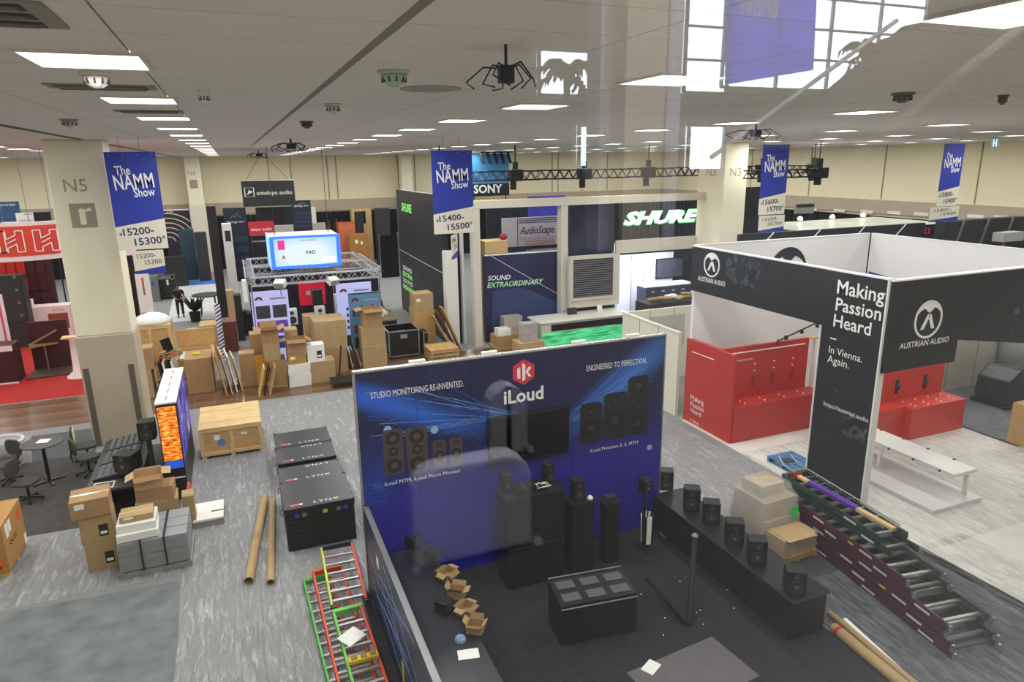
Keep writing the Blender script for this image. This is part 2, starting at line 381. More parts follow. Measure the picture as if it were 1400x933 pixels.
# ------------------------------------------------------------------ boxes, crates, pallets
def carton(label,x0,x1,y,d,z,h,mat=None,rz=0,open_=0,group=None,stick=1,name='cardboard_box',cat='box',tape=True,mark=None):
    mat=mat or card; w_=x1-x0; t=T(name,label,cat,((x0+x1)/2,y+d/2,z),rz,group)
    b=B()
    if open_:
        th=.008; b.box(-w_/2,-d/2,0,w_/2,d/2,.01); b.box(-w_/2,-d/2,.01,w_/2,-d/2+th,h); b.box(-w_/2,d/2-th,.01,w_/2,d/2,h)
        b.box(-w_/2,-d/2+th,.01,-w_/2+th,d/2-th,h); b.box(w_/2-th,-d/2+th,.01,w_/2,d/2-th,h); b.obj('body',mat,t)
        for k,(sx,sy) in enumerate(((0,-1),(0,1),(-1,0),(1,0))):
            a=random.uniform(.2,1.0)*(1 if open_==1 else -.6); L=min(w_,d)*.42; b=B()
            dz=math.sin(a)*L; do=math.cos(a)*L
            if sx==0:
                y0=sy*d/2; s=sy; b.add([(-w_/2+.01,y0,h),(w_/2-.01,y0,h),(w_/2-.02,y0+s*do,h+dz),(-w_/2+.02,y0+s*do,h+dz),(-w_/2+.01,y0,h+.006),(w_/2-.01,y0,h+.006),(w_/2-.02,y0+s*do,h+dz+.006),(-w_/2+.02,y0+s*do,h+dz+.006)],[(0,3,2,1),(4,5,6,7),(0,1,5,4),(1,2,6,5),(2,3,7,6),(3,0,4,7)])
            else:
                x0_=sx*w_/2; s=sx; b.add([(x0_,-d/2+.01,h),(x0_,d/2-.01,h),(x0_+s*do,d/2-.02,h+dz),(x0_+s*do,-d/2+.02,h+dz),(x0_,-d/2+.01,h+.006),(x0_,d/2-.01,h+.006),(x0_+s*do,d/2-.02,h+dz+.006),(x0_+s*do,-d/2+.02,h+dz+.006)],[(0,3,2,1),(4,5,6,7),(0,1,5,4),(1,2,6,5),(2,3,7,6),(3,0,4,7)])
            b.obj('flap',cardin if k<2 else mat,t)
    else:
        b.box(-w_/2,-d/2,0,w_/2,d/2,h-.004); b.obj('body',mat,t,bev=.006)
        # two top flaps meeting in the middle
        b=B(); b.box(-w_/2+.003,-d/2+.003,h-.004,w_/2-.003,-.004,h); b.obj('flap',mat,t)
        b=B(); b.box(-w_/2+.003,.004,h-.004,w_/2-.003,d/2-.003,h); b.obj('flap',mat,t)
        if tape:
            b=B(); b.box(-w_/2-.001,-.03,h-.001,w_/2+.001,.03,h+.0015); b.box(-w_/2-.0015,-.03,h*.72,-w_/2-.0002,.03,h); b.box(w_/2+.0002,-.03,h*.72,w_/2+.0015,.03,h)
            b.obj('tape',tapem,t)
    if stick:
        b=B(); sx=w_*.14; b.box(-w_*.38,-d/2-.0025,h*.55,-w_*.38+min(.16,w_*.3),-d/2-.0003,h*.55+min(.12,h*.3)); b.obj('shipping_label',paper,t)
    if mark:
        b=B(); b.box(w_*.05,-d/2-.002,h*.22,w_*.33,-d/2-.0003,h*.65); b.obj('printed_mark',M('print_black','#26221f',.8,var=0),t)
        b=B(); b.box(w_*.09,-d/2-.0035,h*.3,w_*.29,-d/2-.0021,h*.4); b.obj('printed_panel',paper,t)
    return t
def cpx(label,px,d,z0=0,Y=None,**k):
    x0,x1,y,h=pb(*px,z0=z0,Y=Y); carton(label,x0,x1,y,d,z0,h,**k); return (x0,x1,y,z0+h)
def pallet(label,x0,x1,y,d,z=0,mat=None,rz=0,group=None,n=6,h=.13):
    mat=mat or palw; w_=x1-x0; t=T('pallet',label,'pallet',((x0+x1)/2,y+d/2,z),rz,group)
    for i in range(3):
        yy=-d/2+.05+(d-.1)*i/2; b=B(); b.box(-w_/2,yy-.04,.018,w_/2,yy+.04,h-.018); b.obj('stringer',mat,t)
    for i in range(n):
        xx=-w_/2+(w_-.1)*i/(n-1); b=B(); b.box(xx,-d/2,h-.018,xx+.1,d/2,h); b.obj('deck_board',mat,t)
    for i in range(3):
        xx=-w_/2+(w_-.1)*i/2; b=B(); b.box(xx,-d/2,0,xx+.1,d/2,.018); b.obj('bottom_board',mat,t)
    return t
def crate(label,x0,x1,y,d,z,h,rz=0,frame=None,panel=None,lid=True,open_=False,nm='wooden_crate'):
    frame=frame or wood; panel=panel or ply; w_=x1-x0
    t=T(nm,label,'crate',((x0+x1)/2,y+d/2,z),rz); X,Y=w_/2,d/2; th=.03; bw=.09
    for nmx,(a,c) in (('side_panel',((-X+th,-Y+th),(X-th,-Y+th+.012))),('side_panel',((-X+th,Y-th-.012),(X-th,Y-th))),('side_panel',((-X+th,-Y+th+.012),(-X+th+.012,Y-th-.012))),('side_panel',((X-th-.012,-Y+th+.012),(X-th,Y-th-.012)))):
        b=B(); b.box(a[0],a[1],.09,c[0],c[1],h-.03); b.obj(nmx,panel,t)
    b=B(); b.box(-X+.02,-Y+.02,.075,X-.02,Y-.02,.09); b.obj('bottom_panel',panel,t)
    if not open_:
        n=4
        for i in range(n):
            yy0=-Y+d*i/n; b=B(); b.box(-X,yy0+.004,h-.022+.003*(i%2),X,yy0+d/n-.004,h-.004+.003*(i%2)); b.obj('lid_board',frame,t)
    for sy in (-1,1):                                   # battens on the long faces
        yy=(-Y if sy<0 else Y-th)
        for z0,z1 in ((.09,.09+bw),(h-.03-bw,h-.03)):
            b=B(); b.box(-X,yy,z0,X,yy+th,z1); b.obj('batten',frame,t)
        for xx in (-X,-bw/2,X-bw):
            b=B(); b.box(xx,yy+.001,.09+bw,xx+bw,yy+th-.001,h-.03-bw); b.obj('batten',frame,t)
    for sx in (-1,1):
        xx=(-X if sx<0 else X-th)
        for z0,z1 in ((.09,.09+bw),(h-.03-bw,h-.03)):
            b=B(); b.box(xx,-Y+th,z0,xx+th,Y-th,z1); b.obj('batten',frame,t)
    for xx in (-X+.02,-.05,X-.12):
        b=B(); b.box(xx,-Y+.01,0,xx+.1,Y-.01,.075); b.obj('skid',frame,t)
    return t
# big OSB crate cut by the left edge
x1=G(15,790).x; t=T('plywood_crate','large osb crate with orange stickers cut by the left edge','crate',(x1-.62,14.2+.62,0))
b=B(); b.box(-.62,-.62,.1,.62,.62,1.02); b.obj('body',plyd,t)
b=B(); b.box(-.62,-.62,1.022,.62,.62,1.045); b.obj('lid',plyd,t)
for yy in (-.6,-.05,.5):
    b=B(); b.box(-.6,yy,0,.6,yy+.1,.098); b.obj('skid',wood,t)
orange=M('orange_sticker','#e8692a',.6,var=0)
for (yy,zz) in ((-.5,.2),(-.3,.85)):
    b=B(); b.box(.3,-.625,zz,.55,-.6205,zz+.16); b.obj('orange_sticker',orange,t)
b=B(); b.box(.25,-.625,.12,.5,-.6205,.24); b.obj('orange_sticker',orange,t)
b=B(); b.box(.6205,.3,.72,.625,.5,.92); b.obj('orange_sticker',orange,t)
b=B(); b.box(.6205,-.45,.7,.624,-.3,.98); b.box(.6205,-.27,.74,.624,-.12,.98); b.obj('shipping_label',paper,t)
b=B(); b.box(.6205,.45,.1,.625,.6,.3); b.obj('shipping_label',paper,t)
text('<<<<',t,(.626,-.35,.46),MC.get('print_black') or M('print_black','#26221f',.8,var=0),width=.45,hgt=.12,rz=PI/2,name='stencil')
b=B(); b.lathe([(.09,0),(.1,.05),(.06,.13)],10); o=b.obj('plastic_bag',M('blue_bag','#8c9fc4',.4,var=.3,sc=20,bump=.6),loc=(x1-.25,14.6,1.05),smooth=True); tag(o,'small crumpled blue and pink bag lying on the osb crate','bag')
# stack of three cartons
p=G(121,784); Y0_=p.y
carton('lowest of three tan cartons stacked beside the grey cases',p.x,p.x+.56,Y0_,.5,0,.58,mat=card,mark=1,stick=0,rz=.04)
carton('middle of three tan cartons stacked beside the grey cases',p.x-.03,p.x+.53,Y0_+.02,.5,.582,.56,mat=card,mark=1,stick=0,rz=.06)
carton('wide carton with white labels on top of the three carton stack',p.x-.13,p.x+.52,Y0_-.03,.62,1.144,.36,mat=card2,rz=.1)
# grey cases strapped on a grey pallet
gx0=-2.69; PW=1.24; PY=13.2
pallet('grey pallet under the strapped grey plastic cases',gx0-.02,gx0+PW,PY,1.15,0,palg)
gc=M('grey_case','#8e8f93',.5,var=.05); 
def greycase(x,y,z,i):
    lb='grey ribbed case in the %s layer, %s row, %s of the strapped block'%(('lower','upper')[i//9],('front','middle','back')[i//3%3],('left end','middle','right end')[i%3])
    t=T('plastic_case',lb,'case',(x,y,z),0,'grey cases strapped on the pallet')
    w_,d_,h_=.39,.36,.29
    b=B(); b.box(-w_/2,-d_/2,0,w_/2,d_/2,h_*.48); b.obj('base',gc,t,bev=.012)
    b=B(); b.box(-w_/2,-d_/2,h_*.52,w_/2,d_/2,h_); b.obj('lid',gc,t,bev=.012)
    b=B()
    for k in range(4): b.box(-w_/2+.05+.085*k,-d_/2-.012,.02,-w_/2+.07+.085*k,-d_/2-.0005,h_-.03)
    b.box(-w_/2,-d_/2-.008,h_*.48,w_/2,-d_/2+.01,h_*.52); b.obj('rib',gc,t)
i=0
for zz in range(2):
    for yy in range(3):
        for xx in range(3):
            greycase(gx0+.215+xx*.4,PY+.2+yy*.375,.14+zz*.295,i); i+=1
st=M('black_strap','#1a1a1c',.7,var=0)
for k,xx in enumerate((gx0+.415,gx0+.815)):
    b=B(); b.box(xx-.012,PY-.02,.14,xx+.012,PY-.001+.01,.74); b.box(xx-.02,PY-.02,.731,xx+.02,PY+1.14,.738)
    tag(b.obj('strap',st),('left' if k==0 else 'right')+' black strap over the grey plastic cases','strap')
wz=.74
carton('lower white carton lying on the grey plastic cases',gx0+.02,gx0+.72,PY+.05,.6,wz,.15,mat=M('white_carton','#e6e5e0',.7,var=.02),stick=0,tape=False,rz=.06)
carton('upper white carton lying on the grey plastic cases',gx0+.04,gx0+.70,PY+.12,.6,wz+.152,.15,mat=MC['white_carton'],stick=0,tape=False,rz=.02)
carton('flat tan carton lying on the two white cartons',gx0+.10,gx0+.66,PY+.22,.42,wz+.305,.12,mat=card,rz=.05)
# cartons behind the grey cases
carton('wide tan carton at the bottom of the pile behind the grey cases',-2.45,-1.75,14.65,.5,0,.5,mat=card2,stick=0)
carton('second carton of the pile behind the grey cases',-2.5,-1.72,14.62,.5,.502,.33,mat=card,stick=0,rz=.03)
carton('third carton of the pile behind the grey cases',-2.46,-1.76,14.65,.45,.834,.28,mat=card2,stick=0,rz=-.04)
carton('opened top carton of the pile behind the grey cases',-2.48,-1.95,14.66,.4,1.116,.28,mat=card3,open_=2,rz=.08)
carton('small carton at the right end of the pile behind grey cases',-1.66,-1.43,14.75,.36,0,.34,mat=card2,stick=0)
carton('small carton standing on the right of that pile',-1.66,-1.43,14.8,.36,.342,.4,mat=card,stick=0,rz=.05)
# mixing console on a black desk
t=T('mixing_console','long black studio console desk before the beige column','console',(-3.15,15.75,0))
b=B(); b.box(-.45,0,.72,.6,3.1,.78); b.obj('desk_top',char,t,bev=.01)
b=B(); b.box(-.4,.05,0,-.34,3.0,.718); b.obj('side_leg',black,t); b=B(); b.box(.5,.05,0,.56,3.0,.718); b.obj('side_leg',black,t)
b=B(); b.box(-.3,2.9,0,.46,2.96,.7); b.obj('back_panel',black,t)
for k in range(3):
    b=B(); y0=.55+k*.85; b.prism([(-.36,.782),(.44,.782),(.44,.93),(-.36,.82)],y0,y0+.8,'y'); b.obj('console_bay',M('console_black','#1d1e21',.4),t,bev=.01)
    b=B(); 
    for j in range(12):
        for q in range(5):
            xx=-.28+q*.14; zz=.832+(xx+.36)*.1375-.002; b.box(xx,y0+.05+j*.06,zz-.01,xx+.09,y0+.065+j*.06,zz+.014)
    b.obj('fader',M('fader_grey','#8d8f94',.4,var=0),t)
b=B(); b.box(-.3,.08,.782,.1,.42,.79); b.obj('paper_sheet',paper,t)
b=B(); b.box(-.28,.12,.791,.08,.38,.793); b.obj('dark_print',char,t)
def studio_speaker(label,x,y,z,w_,d_,h_,rz=0,mat=None,ncone=2,face=1,name='studio_speaker',group=None):
    t=T(name,label,'speaker',(x,y,z),rz,group); mat=mat or black
    b=B(); b.box(-w_/2,-d_/2,0,w_/2,d_/2,h_); b.obj('cabinet',mat,t,bev=.012)
    cone=M('cone_dark','#2e2e32',.5,var=0); hub=M('cone_hub','#5b5b60',.35,var=0)
    zs=[h_*.3,h_*.75] if ncone==2 else [h_*.2,h_*.5,h_*.8]
    for i,zz in enumerate(zs):
        r=w_*(.38 if (i%2==0) else .2)
        mt=Matrix.Translation((0,-d_/2-.001,zz))@Matrix.Rotation(PI/2,4,'X')
        b=B(); b.lathe([(r,0),(r*1.0,.008),(r*.9,.01),(r*.5,.002)],18,mat=mt); b.obj('cone',cone,t,smooth=True)
        b=B(); b.lathe([(r*.3,.004),(r*.2,.016),(r*.05,.018)],12,mat=mt); b.obj('dust_cap',hub,t,smooth=True)
    return t
b=B()
studio_speaker('black box monitor on the console desk end',-2.78,16.35,.94,.42,.4,.4,rz=-.5)
t=T('speaker_stand','black floor stand carrying a small speaker behind the console','stand',(-2.36,16.75,0))
b=B(); b.box(-.2,-.2,0,.2,.2,.03); b.obj('base',black,t); b=B(); b.box(-.05,-.05,.03,.05,.05,1.45); b.obj('pole',char,t); b=B(); b.box(-.14,-.14,1.45,.14,.14,1.47); b.obj('top_plate',black,t)
studio_speaker('small black speaker up on the floor stand by the video wall',-2.36,16.75,1.472,.36,.34,.42,rz=0)
# tall lightbox of a video wall: orange picture end, blue side
p=G(254,664); t=T('video_lightbox','tall white topped video lightbox with an orange picture on its end','display',(-1.86,16.3,0))
b=B(); b.box(-.21,0,0,.21,2.9,2.36); b.obj('cabinet',M('lightbox_black','#101014',.4,var=0),t)
b=B(); b.box(-.22,-.01,2.362,.22,2.91,2.40); b.obj('top_cover',M('lightbox_white','#eceae6',.5,var=0),t)
for k in range(5):
    b=B(); b.box(-.02,.15+k*.55,2.401,.01,.55+k*.55,2.403); b.obj('vent_strip',M('pict_grey','#9e9581'),t)
om=bpy.data.materials.new('orange_picture'); om.use_nodes=True; nt=om.node_tree; bs=nt.nodes['Principled BSDF']
tc=nt.nodes.new('ShaderNodeTexCoord'); mp=nt.nodes.new('ShaderNodeMapping'); mp.inputs['Scale'].default_value=(3,1,9); nt.links.new(tc.outputs['Object'],mp.inputs[0])
nz=nt.nodes.new('ShaderNodeTexNoise'); nz.inputs['Scale'].default_value=2.6; nz.inputs['Detail'].default_value=6; nt.links.new(mp.outputs[0],nz.inputs[0])
rp=nt.nodes.new('ShaderNodeValToRGB'); e=rp.color_ramp.elements; e[0].position=.36; e[0].color=lin('#9a3c0c'); e[1].position=.66; e[1].color=lin('#ffd05a'); e.new(.5).color=lin('#f0761a')
nt.links.new(nz.outputs[0],rp.inputs[0]); nt.links.new(rp.outputs[0],bs.inputs['Emission Color']); nt.links.new(rp.outputs[0],bs.inputs['Base Color']); bs.inputs['Emission Strength'].default_value=.7
b=B(); b.box(-.19,-.012,1.0,.19,-.002,2.3); b.obj('orange_screen',om,t)
b=B(); b.box(-.19,-.012,.8,.19,-.002,.985); b.obj('blue_screen',M('blue_screen','#1d58c8',.4,var=.2,sc=5,em=.6),t)
b=B(); b.box(-.19,-.012,.55,.19,-.002,.58); b.obj('white_line',paper,t)
bl=bpy.data.materials.new('blue_picture'); bl.use_nodes=True; nt=bl.node_tree; bs=nt.nodes['Principled BSDF']
tc=nt.nodes.new('ShaderNodeTexCoord'); nz=nt.nodes.new('ShaderNodeTexNoise'); nz.inputs['Scale'].default_value=2.2; nz.inputs['Detail'].default_value=4; nt.links.new(tc.outputs['Object'],nz.inputs[0])
rp=nt.nodes.new('ShaderNodeValToRGB'); e=rp.color_ramp.elements; e[0].position=.38; e[0].color=lin('#0a1030'); e[1].position=.68; e[1].color=lin('#9cc8ff'); e.new(.5).color=lin('#2148c0'); e.new(.58).color=lin('#8a3aa0')
nt.links.new(nz.outputs[0],rp.inputs[0]); nt.links.new(rp.outputs[0],bs.inputs['Emission Color']); bs.inputs['Base Color'].default_value=lin('#101020'); bs.inputs['Emission Strength'].default_value=.9
for k in range(3):
    b=B(); b.box(.212,.06+k*.95,.9,.222,.98+k*.95,2.3); b.obj('blue_screen_panel',bl,t)
# light wooden crate right of the lightbox
crate('long pale plywood crate with lid boards beside the video lightbox',-1.45,.1,18.47,1.85,0,.86)
t=bpy.data.objects['wooden_crate']; 
b=B(); b.lathe([(.1,0),(.1,.003)],16,mat=Matrix.Translation((-.25,-.9,.42))@RX); b.obj('round_sticker',M('blue_sticker','#4b7fc0',.5,var=0),t)
b=B(); b.box(-.42,-.9,.5,-.28,-.896,.64); b.box(.25,-.9,.56,.4,-.896,.62); b.obj('shipping_label',paper,t)
# white panel on a small grey pallet
x0,x1,y,h=pb(265,724,308,716)
pallet('small grey pallet under a white board',x0,x1,y,.85,0,palg,n=5)
t=T('white_board','white flat board with a printed strip on the small grey pallet','board',((x0+x1)/2,y+.42,.13))
b=B(); b.box(-(x1-x0)/2,-.42,.002,(x1-x0)/2,.42,.05); b.obj('panel',MC['white_carton'],t,bev=.005); b=B(); b.box(.05,-.12,.051,.3,-.06,.053); b.obj('printed_strip',char,t)
b=B(); b.box(x0-.12,y+.9,0,x0-.06,y+1.3,.55); tag(b.obj('red_divider',redm),'thin red upright panel edge left of the white board','panel')
# LYNX cases
def lynx(label,x0,x1,y,d,z,h,strip=True,txt=True,flip=False,th=None,rz=0):
    t=T('equipment_case',label,'case',((x0+x1)/2,y+d/2,z),rz); X=(x1-x0)/2; Y=d/2
    cb=M('case_black','#131315',.35,var=.05); b=B(); b.box(-X,-Y,0,X,Y,h-.09); b.obj('shell',cb,t,bev=.02)
    b=B(); b.box(-X-.01,-Y-.01,h-.085,X+.01,Y+.01,h); b.obj('lid',cb,t,bev=.015)
    n=max(2,int((h-.1)/.1))
    for k in range(n):
        b=B(); zz=.03+k*(h-.12)/n; b.box(-X+.03,-Y-.015,zz,X-.03,-Y-.001,zz+.045); b.obj('rib',cb,t)
    for sx in (-1,1):
        for sy in (-1,1):
            b=B(); b.box(sx*(X+.015),sy*(Y+.015),h-.1,sx*(X-.05),sy*(Y-.05),h+.012); b.obj('corner',M('corner_plastic','#26262a',.4,var=0),t,bev=.006)
        b=B(); b.tube([(sx*(X+.012),-.14,h*.6),(sx*(X+.05),-.1,h*.6),(sx*(X+.05),.1,h*.6),(sx*(X+.012),.14,h*.6)],.01,6); b.obj('handle',char,t)
    if txt:
        tw=M('case_white_print','#e8e8ea',.6,var=0)
        for (yy,fl) in (( -Y+.1,0),(Y-.16 if flip else None,1)):
            if yy is None: continue
            if fl: text('LYNX',t,(.42,yy+.1,h+.002),tw,width=.5,hgt=.09,flat=True,rot=PI,sp=1.2)
            else: text('LYNX',t,(-.1,yy,h+.002),tw,width=.5,hgt=.09,flat=True,sp=1.2)
        b=B(); b.box(-X+.12,-Y+.12,h+.001,-X+.3,-Y+.17,h+.003); b.obj('pink_sticker',M('pink_sticker','#e25a86',.6,var=0),t)
        b=B(); b.box(-X+.3,-Y+.12,h+.001,-X+.36,-Y+.17,h+.003); b.obj('white_sticker',paper,t)
    for k,(c,xx) in enumerate((('#2b48c8',-X+.18),('#6f7a70',-X+.32),('#d8c23a',.05),('#6f7a70',X-.36),('#2b48c8',X-.22))):
        if not strip: break
        b=B(); b.box(xx,-Y-.018,h-.2,xx+.09,-Y-.0155,h-.12); b.obj('colour_tag',M('tag_'+c[1:],c,.6,var=0),t)
    return t
lynx('tall front black transit case with white lettering on its lid',.31,1.66,12.95,1.3,0,.93)
lynx('second black transit case right behind the tall front one',.32,1.64,14.32,.85,0,.86,strip=False,flip=True)
lynx('low black transit case nearest the wooden crate',.36,1.70,15.95,1.0,0,.62,flip=True,strip=False)
lynx('farther low black transit case with a torn pink sticker',.38,1.72,17.05,1.0,0,.60,strip=False)
# cardboard tubes on the floor
def tube(label,p0,p1,r,z=0,flat=False,mat=None,name='cardboard_tube',cat='tube'):
    a=G(*p0,z+r); c=G(*p1,z+r); t=T(name,label,cat,(a.x,a.y,z)); mat=mat or card
    d=Vector((c.x-a.x,c.y-a.y,0)); u=d.normalized(); n=Vector((-u.y,u.x,0)); v=[];f=[]; N=16
    for e in (Vector((0,0,r)),d+Vector((0,0,r))):
        for rr in (r,r*.86):
            for i in range(N):
                an=2*PI*i/N; v.append(e+n*math.cos(an)*rr+Vector((0,0,math.sin(an)*rr)))
    for i in range(N):
        j=(i+1)%N; f+=[(i,j,2*N+j,2*N+i),(N+j,N+i,3*N+i,3*N+j),(i,N+i,N+j,j),(2*N+j,3*N+j,3*N+i,2*N+i)]
    b=B(); b.add(v,f); b.obj('tube_wall',mat,t,smooth=False); return t,d,n
t,d,n=tube('bent cardboard tube on the grey film, its fold patched','' and 0 or (340,795),(362,680),.085)
b=B(); q=d*.45; b.cyl(q+Vector((0,0,.085))-d.normalized()*.12,q+Vector((0,0,.085))+d.normalized()*.12,.09,14); b.obj('crumpled_fold',card2,t)
t,d,n=tube('straight cardboard tube lying right of the bent one',(370,797),(373,685),.07)
# bistro table
p=G(57,605,1.05); t=T('bistro_table','round black bar table with a white sheet on the charcoal carpet','table',(p.x,p.y,0))
b=B(); b.lathe([(.45,1.02),(.46,1.035),(.45,1.05)],32); b.obj('tabletop',M('table_dark','#3a3836',.5,var=.04),t,smooth=False)
b=B(); b.cyl((0,0,.05),(0,0,1.02),.04,12); b.obj('post',black,t)
for k in range(4):
    a=k*PI/2+.5; b=B(); b.bar((0,0,.035),(.36*math.cos(a),.36*math.sin(a),.02),.06,.03); b.obj('foot',black,t)
b=B(); b.box(-.12,-.05,1.052,.14,.2,1.056,Matrix.Rotation(-.2,4,'Z')); tag(b.obj('paper_sheet',paper,loc=(p.x,p.y,0)),'white sheet of paper on the round bar table','paper')
cf=M('chair_fabric','#47433f',.9,var=.1,sc=20)
def office_chair(label,x,y,rz,pattern=False,group=None):
    t=T('office_chair',label,'chair',(x,y,0),rz)
    b=B(); b.prism(rrect(-.25,-.24,.25,.24,.12),.44,.51); b.obj('seat',cf,t,bev=.02)
    b=B()
    pts=rrect(-.23,.62,.23,1.02,.14)
    b.prism(pts,.24,.30,'y'); b.obj('backrest',cf,t,bev=.02)
    b=B(); b.tube([(0,.1,.42),(0,.32,.44),(0,.34,.6),(0,.3,.75)],.02,6); b.obj('back_arm',black,t)
    b=B(); b.cyl((0,0,.1),(0,0,.44),.03,10); b.obj('gas_post',black,t)
    for k in range(5):
        a=2*PI*k/5; b=B(); b.bar((0,0,.1),(.28*math.cos(a),.28*math.sin(a),.07),.045,.035); b.obj('leg',black,t)
        b=B(); b.cyl((.28*math.cos(a)-.015,.28*math.sin(a),.035),(.28*math.cos(a)+.015,.28*math.sin(a),.035),.03,10); b.obj('caster',char,t)
    if pattern:
        for k in range(9):
            z=.64+k*.042; b=B(); b.box(-.19,.225,z,.19,.239,z+.022); b.obj('stripe',M('stripe_yellow','#e8dfa0',.6,var=0),t)
    return t
q=G(38,690); office_chair('dark office chair on casters in front of the bar table',q.x,q.y+.2,1.2)
q=G(12,662); office_chair('dark office chair behind it at the left edge',q.x,q.y+.1,-.6)
q=G(114,650); office_chair('dark office chair turned to the console desk',q.x+.15,q.y,2.0)
q=G(122,632); office_chair('office chair with a pale striped back behind the console chair',q.x,q.y,1.7,True)
# plastic wrapped armchair
q=G(8,640); t=T('armchair','low dark armchair under loose clear plastic at the left edge','armchair',(q.x-.1,q.y+.3,0))
b=B(); b.tube([(.5*math.cos(a),.45*math.sin(a),.62) for a in [PI*k/10 for k in range(-2,13)]],.05,8); b.obj('arm_rail',M('white_rail','#dad9d6',.3,var=0),t,smooth=True)
b=B(); b.lathe([(.3,.05),(.42,.2),(.44,.36),(.3,.42)],16); b.obj('seat',char,t,smooth=True)
b=B(); b.lathe([(.55,.02),(.54,.4),(.5,.68),(.3,.66)],18); b.obj('plastic_wrap',film,t,smooth=True)
# ------------------------------------------------------------------ floor coverings
def slab(name,label,cat,poly,z0,z1,mat):
    b=B(); b.prism(poly,z0,z1); o=tag(b.obj(name,mat),label,cat); return ST(o)
slab('floor_carpet','mottled grey blue carpet bare of film in the lower left','carpet',[(-6,5),(-1.35,5),(-1.66,12.78),(-6,13.0)],.0005,.004,M('mottled_carpet','#6f7475',.98,var=.28,sc=2.4,bump=.3))
slab('floor_carpet','charcoal carpet under the bar table and office chairs','carpet',[(-12,15.95),(-1.9,15.75),(-1.9,20.2),(-12,20.2)],.0005,.006,M('charcoal_carpet','#45423e',.98,var=.22,sc=5,bump=.3))
slab('floor_tarp','dark teal crumpled tarp behind the bar table','tarp',[(-5.6,20.15),(-4.2,20.15),(-4.2,22.3),(-6.1,22.3)],.007,.012,M('teal_tarp','#363e40',.6,var=.3,sc=2,bump=.8,bsc=4,stretch=(1,3,1)))
slab('floor_carpet','bright red carpet of the red booth at the left','carpet',[(-14,26.0),(-4.1,26.0),(-4.1,37),(-14,37)],.0005,.007,redc)
# plank aisle: each plank a piece
pt=bpy.data.objects.new('floor_planks',None); COL.objects.link(pt); ST(pt)
pmats=[M('plank_%d'%i,c,.24,var=.12,sc=3,stretch=(1,8,1)) for i,c in enumerate(('#6d4f3a','#77583f','#64462f'))]
base=None
for r in range(10):
    y=22.9+r*.3
    for c in range(28):
        x=-14+c*1.22+(.61 if r%2 else 0)
        if x<-13 or x>19: continue
        b=B() if base is None else None
        if base is None: b.box(0,0,0,1.21,.293,.006); base=b.obj('plank',pmats[0],pt); o=base
        else:
            o=base.copy(); COL.objects.link(o)
            o.material_slots[0].link='OBJECT'; o.material_slots[0].material=pmats[(r*7+c*3)%3]
        o.location=(x,y,.001)
pf=bpy.data.materials.new('floor_film'); pf.use_nodes=True; nt=pf.node_tree; bs=nt.nodes['Principled BSDF']
bs.inputs['Base Color'].default_value=lin('#bfc0c2'); bs.inputs['Roughness'].default_value=.27; bs.inputs['Alpha'].default_value=.42
tc=nt.nodes.new('ShaderNodeTexCoord'); mp=nt.nodes.new('ShaderNodeMapping'); mp.inputs['Scale'].default_value=(5.0,.8,1); mp.inputs['Rotation'].default_value=(0,0,.12)
nt.links.new(tc.outputs['Object'],mp.inputs[0]); nz=nt.nodes.new('ShaderNodeTexNoise'); nz.inputs['Scale'].default_value=2.3; nz.inputs['Detail'].default_value=6; nz.inputs['Roughness'].default_value=.6; nz.inputs['Distortion'].default_value=.9
nt.links.new(mp.outputs[0],nz.inputs[0]); bp=nt.nodes.new('ShaderNodeBump'); bp.inputs['Strength'].default_value=1; bp.inputs['Distance'].default_value=.07
nt.links.new(nz.outputs[0],bp.inputs['Height']); nt.links.new(bp.outputs[0],bs.inputs['Normal'])
mr=nt.nodes.new('ShaderNodeMapRange'); mr.inputs[1].default_value=.4; mr.inputs[2].default_value=.66; mr.inputs[3].default_value=.15; mr.inputs[4].default_value=.8  # opacity streaks stand in for glossy glints on the wrinkles
nt.links.new(nz.outputs[0],mr.inputs[0]); nt.links.new(mr.outputs[0],bs.inputs['Alpha'])
pf2=pf.copy(); pf2.name='thin_floor_film'
for n_ in pf2.node_tree.nodes:
    if n_.type=='MAP_RANGE': n_.inputs[3].default_value=.03; n_.inputs[4].default_value=.32
def filmsheet(label,x0,y0,x1,y1,z=.009,n=26):
    b=B(); nx=max(2,int((x1-x0)*6)); ny=max(2,int((y1-y0)*3)); vs=[];fs=[]
    for j in range(ny+1):
        for i in range(nx+1):
            x=x0+(x1-x0)*i/nx; y=y0+(y1-y0)*j/ny; e=0 if i in(0,nx) or j in (0,ny) else 1
            vs.append((x+(0 if e else random.uniform(-.02,.02)),y+(0 if e else random.uniform(-.02,.02)),z+e*abs(math.sin(x*7+2*math.sin(y*1.3)))*.010*random.random()))
    for j in range(ny):
        for i in range(nx): k=j*(nx+1)+i; fs.append((k,k+1,k+nx+2,k+nx+1))
    b.add(vs,fs); o=b.obj('floor_film',pf,smooth=True); return (ST(o),tag(o,label,'floor film'))[0]
filmsheet('wrinkled clear floor film left of the cardboard tubes',-1.6,6.0,-.28,22.6)
filmsheet('wrinkled clear floor film under the tubes and black cases',-.26,6.0,1.35,22.6)
filmsheet('clear floor film strip before the charcoal carpet at the left',-8,13.0,-1.65,15.7)
filmsheet('clear floor film between bar table and plank aisle',-12,20.3,-6.1,22.8)
filmsheet('clear floor film running right behind the blue display wall',1.4,11.3,11.4,22.6,n=30)
